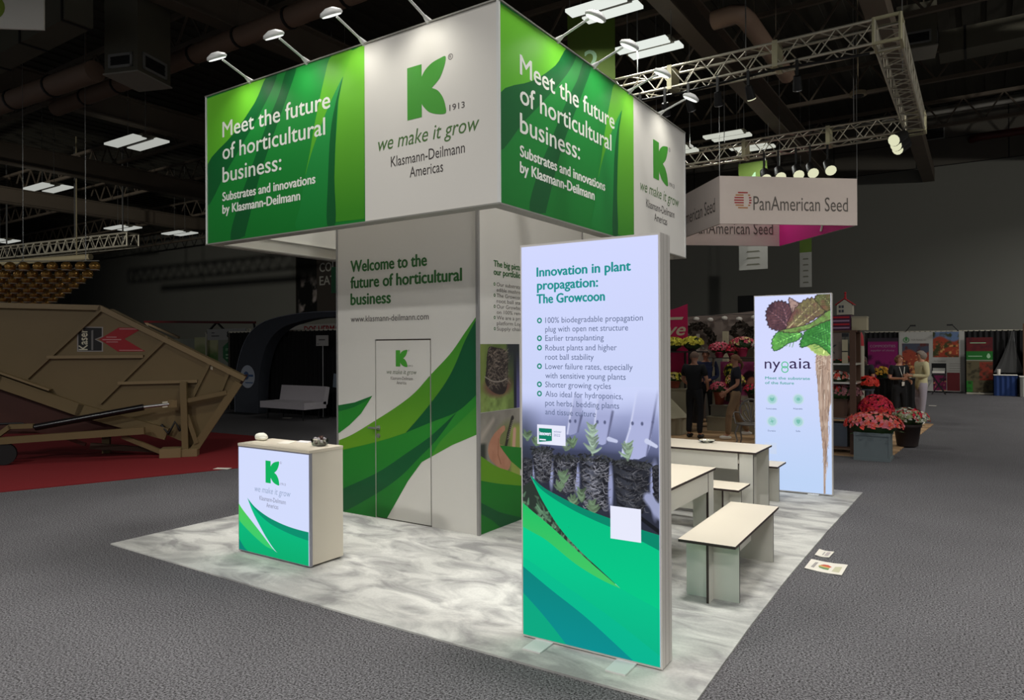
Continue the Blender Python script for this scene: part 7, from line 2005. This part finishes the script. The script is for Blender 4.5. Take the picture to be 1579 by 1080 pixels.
def person(label, loc, rz, H=1.72, J=None, shirt=None, pants=None, hair=None, shoe=None, hair_kind='short', shirt_long=False, jacket=0.0, female=False, head_turn=0.0, lanyard=False, seed=0, arms=None):
    """J overrides joints; local frame: x to the figure's left... right hand side is +x, it faces -y"""
    k = H / 1.72
    j = dict(pel=(0, 0, 0.95), sp=(0, 0.01, 1.12), ch=(0, 0.01, 1.30), nk=(0, 0.01, 1.46), hd=(0, -0.01, 1.60), tp=(0, 0, 1.68),
             shL=(-0.19, 0.01, 1.41), elL=(-0.24, 0.03, 1.13), wrL=(-0.24, -0.04, 0.88), shR=(0.19, 0.01, 1.41), elR=(0.24, 0.03, 1.13), wrR=(0.24, -0.04, 0.88),
             hpL=(-0.095, 0, 0.90), knL=(-0.11, -0.02, 0.50), anL=(-0.12, 0.02, 0.09), hpR=(0.095, 0, 0.90), knR=(0.11, -0.02, 0.50), anR=(0.12, 0.02, 0.09))
    if J: j.update(J)
    j = {a: Vector(b) * k for a, b in j.items()}
    t = thing('person', label, 'person', loc, rz)
    V, E, R = [j['pel']], [], [(0.105 * k, 0.08 * k)]
    def add(prev, p, r): V.append(Vector(p)); R.append(tuple(x * k for x in r) if isinstance(r, tuple) else r * k); E.append((prev, len(V) - 1)); return len(V) - 1
    sp = add(0, j['sp'], (0.105, 0.08)); ch = add(sp, j['ch'], (0.125, 0.09)); nb = add(ch, j['nk'], 0.058); nt_ = add(nb, j['nk'].lerp(j['hd'], 0.45), 0.054)
    h1 = add(nt_, j['hd'] - Vector((0, -0.0, 0.045 * k)), (0.068, 0.08)); h2 = add(h1, j['hd'] + Vector((0, 0.004, 0.02 * k)), (0.078, 0.096)); add(h2, j['tp'], (0.06, 0.072))
    for s in 'LR':
        a = add(ch, j['sh' + s], 0.06); a2 = add(a, j['sh' + s].lerp(j['el' + s], 0.5), 0.048); b = add(a2, j['el' + s], 0.04); c = add(b, j['wr' + s], 0.027)
        d = (j['wr' + s] - j['el' + s]).normalized(); side = Vector((1 if s == 'L' else -1, 0, 0)); side = (side - d * side.dot(d)).normalized(); q = d.cross(side).normalized()
        pm = add(c, j['wr' + s] + d * 0.05 * k, (0.03, 0.022))
        for n_, (off, L) in enumerate(((-0.027, 0.068), (-0.009, 0.08), (0.009, 0.075), (0.027, 0.06))):
            f0 = add(pm, j['wr' + s] + (d * 0.085 + q * off) * k, 0.011); f1 = add(f0, j['wr' + s] + (d * (0.085 + L * 0.5) + q * off * 1.1 + side * 0.008) * k, 0.009); add(f1, j['wr' + s] + (d * (0.085 + L * 0.9) + q * off * 1.1 + side * 0.028) * k, 0.007)
        th0 = add(pm, j['wr' + s] + (d * 0.04 - q * 0.04) * k, 0.012); add(th0, j['wr' + s] + (d * 0.085 - q * 0.055 + side * 0.015) * k, 0.009)
        a = add(0, j['hp' + s], 0.07); a2 = add(a, j['hp' + s].lerp(j['kn' + s], 0.5), 0.065); b = add(a2, j['kn' + s], 0.05); b2 = add(b, j['kn' + s].lerp(j['an' + s], 0.4), 0.054); c = add(b2, j['an' + s], 0.036)
        add(c, j['an' + s] + Vector((0, -0.15, -0.055)) * k, 0.03)
    vs, fs = skin_mesh(V, E, R)
    mb = MB(); mb.add(vs, fs, 0, True)
    hd = j['hd']; hr = Matrix.Rotation(head_turn, 3, 'Z')
    fc = lambda x, y, z: hd + hr @ (Vector((x, y, z)) * k)
    mb.ball(fc(0, -0.098, -0.005), 0.014 * k, 6, sq=(0.8, 1.2, 1.3)); mb.ball(fc(0, -0.086, -0.05), 0.02 * k, 6, sq=(1.1, 0.6, 0.3), mi=1)
    for s in (-1, 1):
        mb.ball(fc(s * 0.077, 0.01, -0.01), 0.022 * k, 6, sq=(0.4, 0.8, 1.2)); mb.ball(fc(s * 0.03, -0.086, 0.018), 0.010 * k, 6, mi=2)
    mb.build('body', [m_skin, mat('lips', (140, 76, 66), 0.5), m_eye], t, local=True)
    # hair
    mb = MB()
    if hair:
        base = [(0.0, 0.022, 0.022)]
        n = 12; vs = []; rings = 6
        for i in range(rings + 1):
            ph = (PI * (0.56 if hair_kind != 'bald' else 0.5)) * i / rings
            for q_ in range(n):
                a = 2 * PI * q_ / n; front = max(0, -math.sin(a)); lim = 1 - 0.42 * front * (i / rings)
                p = ph * lim
                vs.append(fc(0.088 * math.sin(p) * math.cos(a), 0.004 + 0.108 * math.sin(p) * math.sin(a), 0.012 + 0.105 * math.cos(p)))
        mb.add(vs, [(i * n + q_, i * n + (q_ + 1) % n, (i + 1) * n + (q_ + 1) % n, (i + 1) * n + q_) for i in range(rings) for q_ in range(n)], 0, True)
        if hair_kind == 'long':
            mb.ball(fc(0, 0.06, -0.09), 0.085 * k, 10, sq=(0.95, 0.6, 1.6), jit=0.04)
            for s in (-1, 1): mb.ball(fc(s * 0.066, 0.02, -0.06), 0.045 * k, 8, sq=(0.6, 1, 1.8), jit=0.04)
        if hair_kind == 'tail':
            mb.ball(fc(0, 0.10, -0.02), 0.05 * k, 8, jit=0.04); mb.tube([fc(0, 0.11, -0.02), fc(0, 0.15, -0.10), fc(0, 0.12, -0.2)], [0.03 * k, 0.032 * k, 0.012 * k], n=8)
        if hair_kind == 'full':
            mb.ball(fc(0, 0.04, -0.01), 0.098 * k, 12, sq=(1.02, 0.95, 1.0), jit=0.04)
        mb.build('hair', hair, t, local=True)
    # trousers
    V, E, R = [j['pel'] + Vector((0, 0, 0.13 * k))], [], [(0.146 * k, 0.112 * k)]
    a0 = add(0, j['pel'] - Vector((0, 0, 0.03 * k)), (0.15, 0.118))
    for s in 'LR':
        a = add(a0, j['hp' + s] - Vector((0, 0, 0.06 * k)), 0.1); a2 = add(a, j['hp' + s].lerp(j['kn' + s], 0.55), 0.088); b = add(a2, j['kn' + s], 0.073); b2 = add(b, j['kn' + s].lerp(j['an' + s], 0.5), 0.066); add(b2, j['an' + s] + Vector((0, 0, 0.0)), 0.058)
    vs, fs = skin_mesh(V, E, R); mb = MB(); mb.add(vs, fs, 0, True); mb.build('trousers', pants, t, local=True)
    # shirt
    V, E, R = [j['pel'] + Vector((0, 0, (-0.05 - jacket) * k))], [], [((0.175 + jacket * 0.2) * k, (0.138 + jacket * 0.15) * k)]
    s0 = add(0, j['pel'] + Vector((0, 0, 0.06)) * k, (0.165, 0.13)); s1 = add(s0, j['sp'], (0.156 if not female else 0.140, 0.124)); s2 = add(s1, j['ch'], (0.168, 0.132)); s3 = add(s2, j['nk'] - Vector((0, 0, 0.035 * k)), (0.082, 0.076))
    for s in 'LR':
        a = add(s2, j['sh' + s], 0.082)
        if shirt_long:
            b = add(a, j['el' + s], 0.056); add(b, j['el' + s].lerp(j['wr' + s], 0.92), 0.042)
        else: add(a, j['sh' + s].lerp(j['el' + s], 0.72), 0.066)
    vs, fs = skin_mesh(V, E, R); mb = MB(); mb.add(vs, fs, 0, True); sh = mb.build('shirt', shirt, t, local=True)
    mb = MB()
    for s in (-1, 1):
        pass
    for s in 'LR':
        c = j['an' + s] + Vector((0, -0.05, 0)) * k
        mb = MB(); mb.ball((c.x, c.y, 0.045 * k + (c.z - 0.09 * k)), 0.06 * k, 10, sq=(0.78, 2.15, 0.75)); mb.build('shoe', shoe or m_dark, t, local=True)
    if lanyard:
        mb = MB(); c = j['ch']
        mb.tube([c + Vector((-0.07, -0.11, 0.12)) * k, c + Vector((-0.02, -0.15, -0.1)) * k, c + Vector((0, -0.15, -0.25)) * k, c + Vector((0.02, -0.15, -0.1)) * k, c + Vector((0.07, -0.11, 0.12)) * k], 0.008 * k, n=5)
        mb.box(c + Vector((0, -0.155, -0.3)) * k, (0.07 * k, 0.008, 0.1 * k)); mb.build('lanyard', m_white, t, local=True)
    return t
m_blk = mat('black cotton', (17, 17, 20), 0.85, var=0.2); m_navy = mat('navy cotton', (20, 28, 58), 0.85); m_kha = mat('khaki cotton', (134, 108, 80), 0.85, var=0.1)
m_gry = mat('charcoal cotton', (28, 30, 38), 0.85); m_jac = mat('cream jacket', (186, 178, 140), 0.85, var=0.05); m_lil = mat('pale grey trousers', (150, 142, 150), 0.85)
h_grey = mat('short grey hair', (110, 88, 74), 0.8); h_br = mat('light brown hair', (110, 74, 48), 0.7, var=0.2, scale=30); h_dk = mat('dark brown hair', (52, 36, 30), 0.7); h_wh = mat('silver hair', (120, 108, 98), 0.8)
person('man in black shirt and trousers, back to the camera, beside the flower stall', (-3.56, 10.35, 0.014), math.radians(172), 1.74,
       dict(anL=(-0.13, 0.05, 0.09), knL=(-0.12, 0.0, 0.5), anR=(0.13, 0.0, 0.09), elR=(0.26, -0.02, 1.14), wrR=(0.23, -0.24, 1.03), elL=(-0.26, -0.02, 1.14), wrL=(-0.16, -0.25, 1.0)), m_blk, m_blk, h_grey, m_dark, 'short')
person('woman in dark shirt and khaki trousers walking left beside the metal chair', (-2.80, 10.55, 0.014), math.radians(-68), 1.68,
       dict(anL=(-0.1, 0.26, 0.16), knL=(-0.1, 0.02, 0.5), anR=(0.1, -0.16, 0.09), knR=(0.1, -0.14, 0.5), elL=(-0.24, 0.06, 1.12), wrL=(-0.2, -0.16, 0.93), elR=(0.24, 0.02, 1.12), wrR=(0.2, -0.2, 0.97)), m_gry, m_kha, h_br, m_pap, 'tail', female=True)
person('man in dark blue shirt facing the camera behind the man in black', (-3.98, 12.35, 0.014), math.radians(10), 1.76,
       dict(wrL=(-0.1, -0.24, 1.08), wrR=(0.1, -0.24, 1.05)), m_navy, m_blk, h_grey, m_dark, 'bald', shirt_long=True)
person('white-haired woman in a cream jacket and pale trousers on the right aisle', (0.10, 15.25, 0.014), math.radians(-62), 1.72,
       dict(wrL=(-0.1, -0.26, 1.12), wrR=(0.1, -0.28, 1.14), anL=(-0.1, 0.05, 0.09), anR=(0.1, -0.06, 0.09)), m_jac, m_lil, h_wh, m_white, 'full', shirt_long=True, jacket=0.14, female=True)
person('woman in black with a white lanyard and badge facing the cream jacket', (-0.34, 15.2, 0.014), math.radians(40), 1.62,
       dict(wrL=(-0.12, -0.24, 1.14), wrR=(0.12, -0.26, 1.06)), m_blk, m_blk, h_br, m_dark, 'full', lanyard=True, female=True)
person('dark-haired woman in black between the timber post and the black table', (-1.08, 15.3, 0.014), math.radians(-35), 1.62,
       dict(hd=(0, -0.06, 1.57), tp=(0, -0.05, 1.65), wrL=(-0.12, -0.3, 1.0), wrR=(0.14, -0.34, 0.96)), m_blk, m_blk, h_dk, m_dark, 'long', female=True)
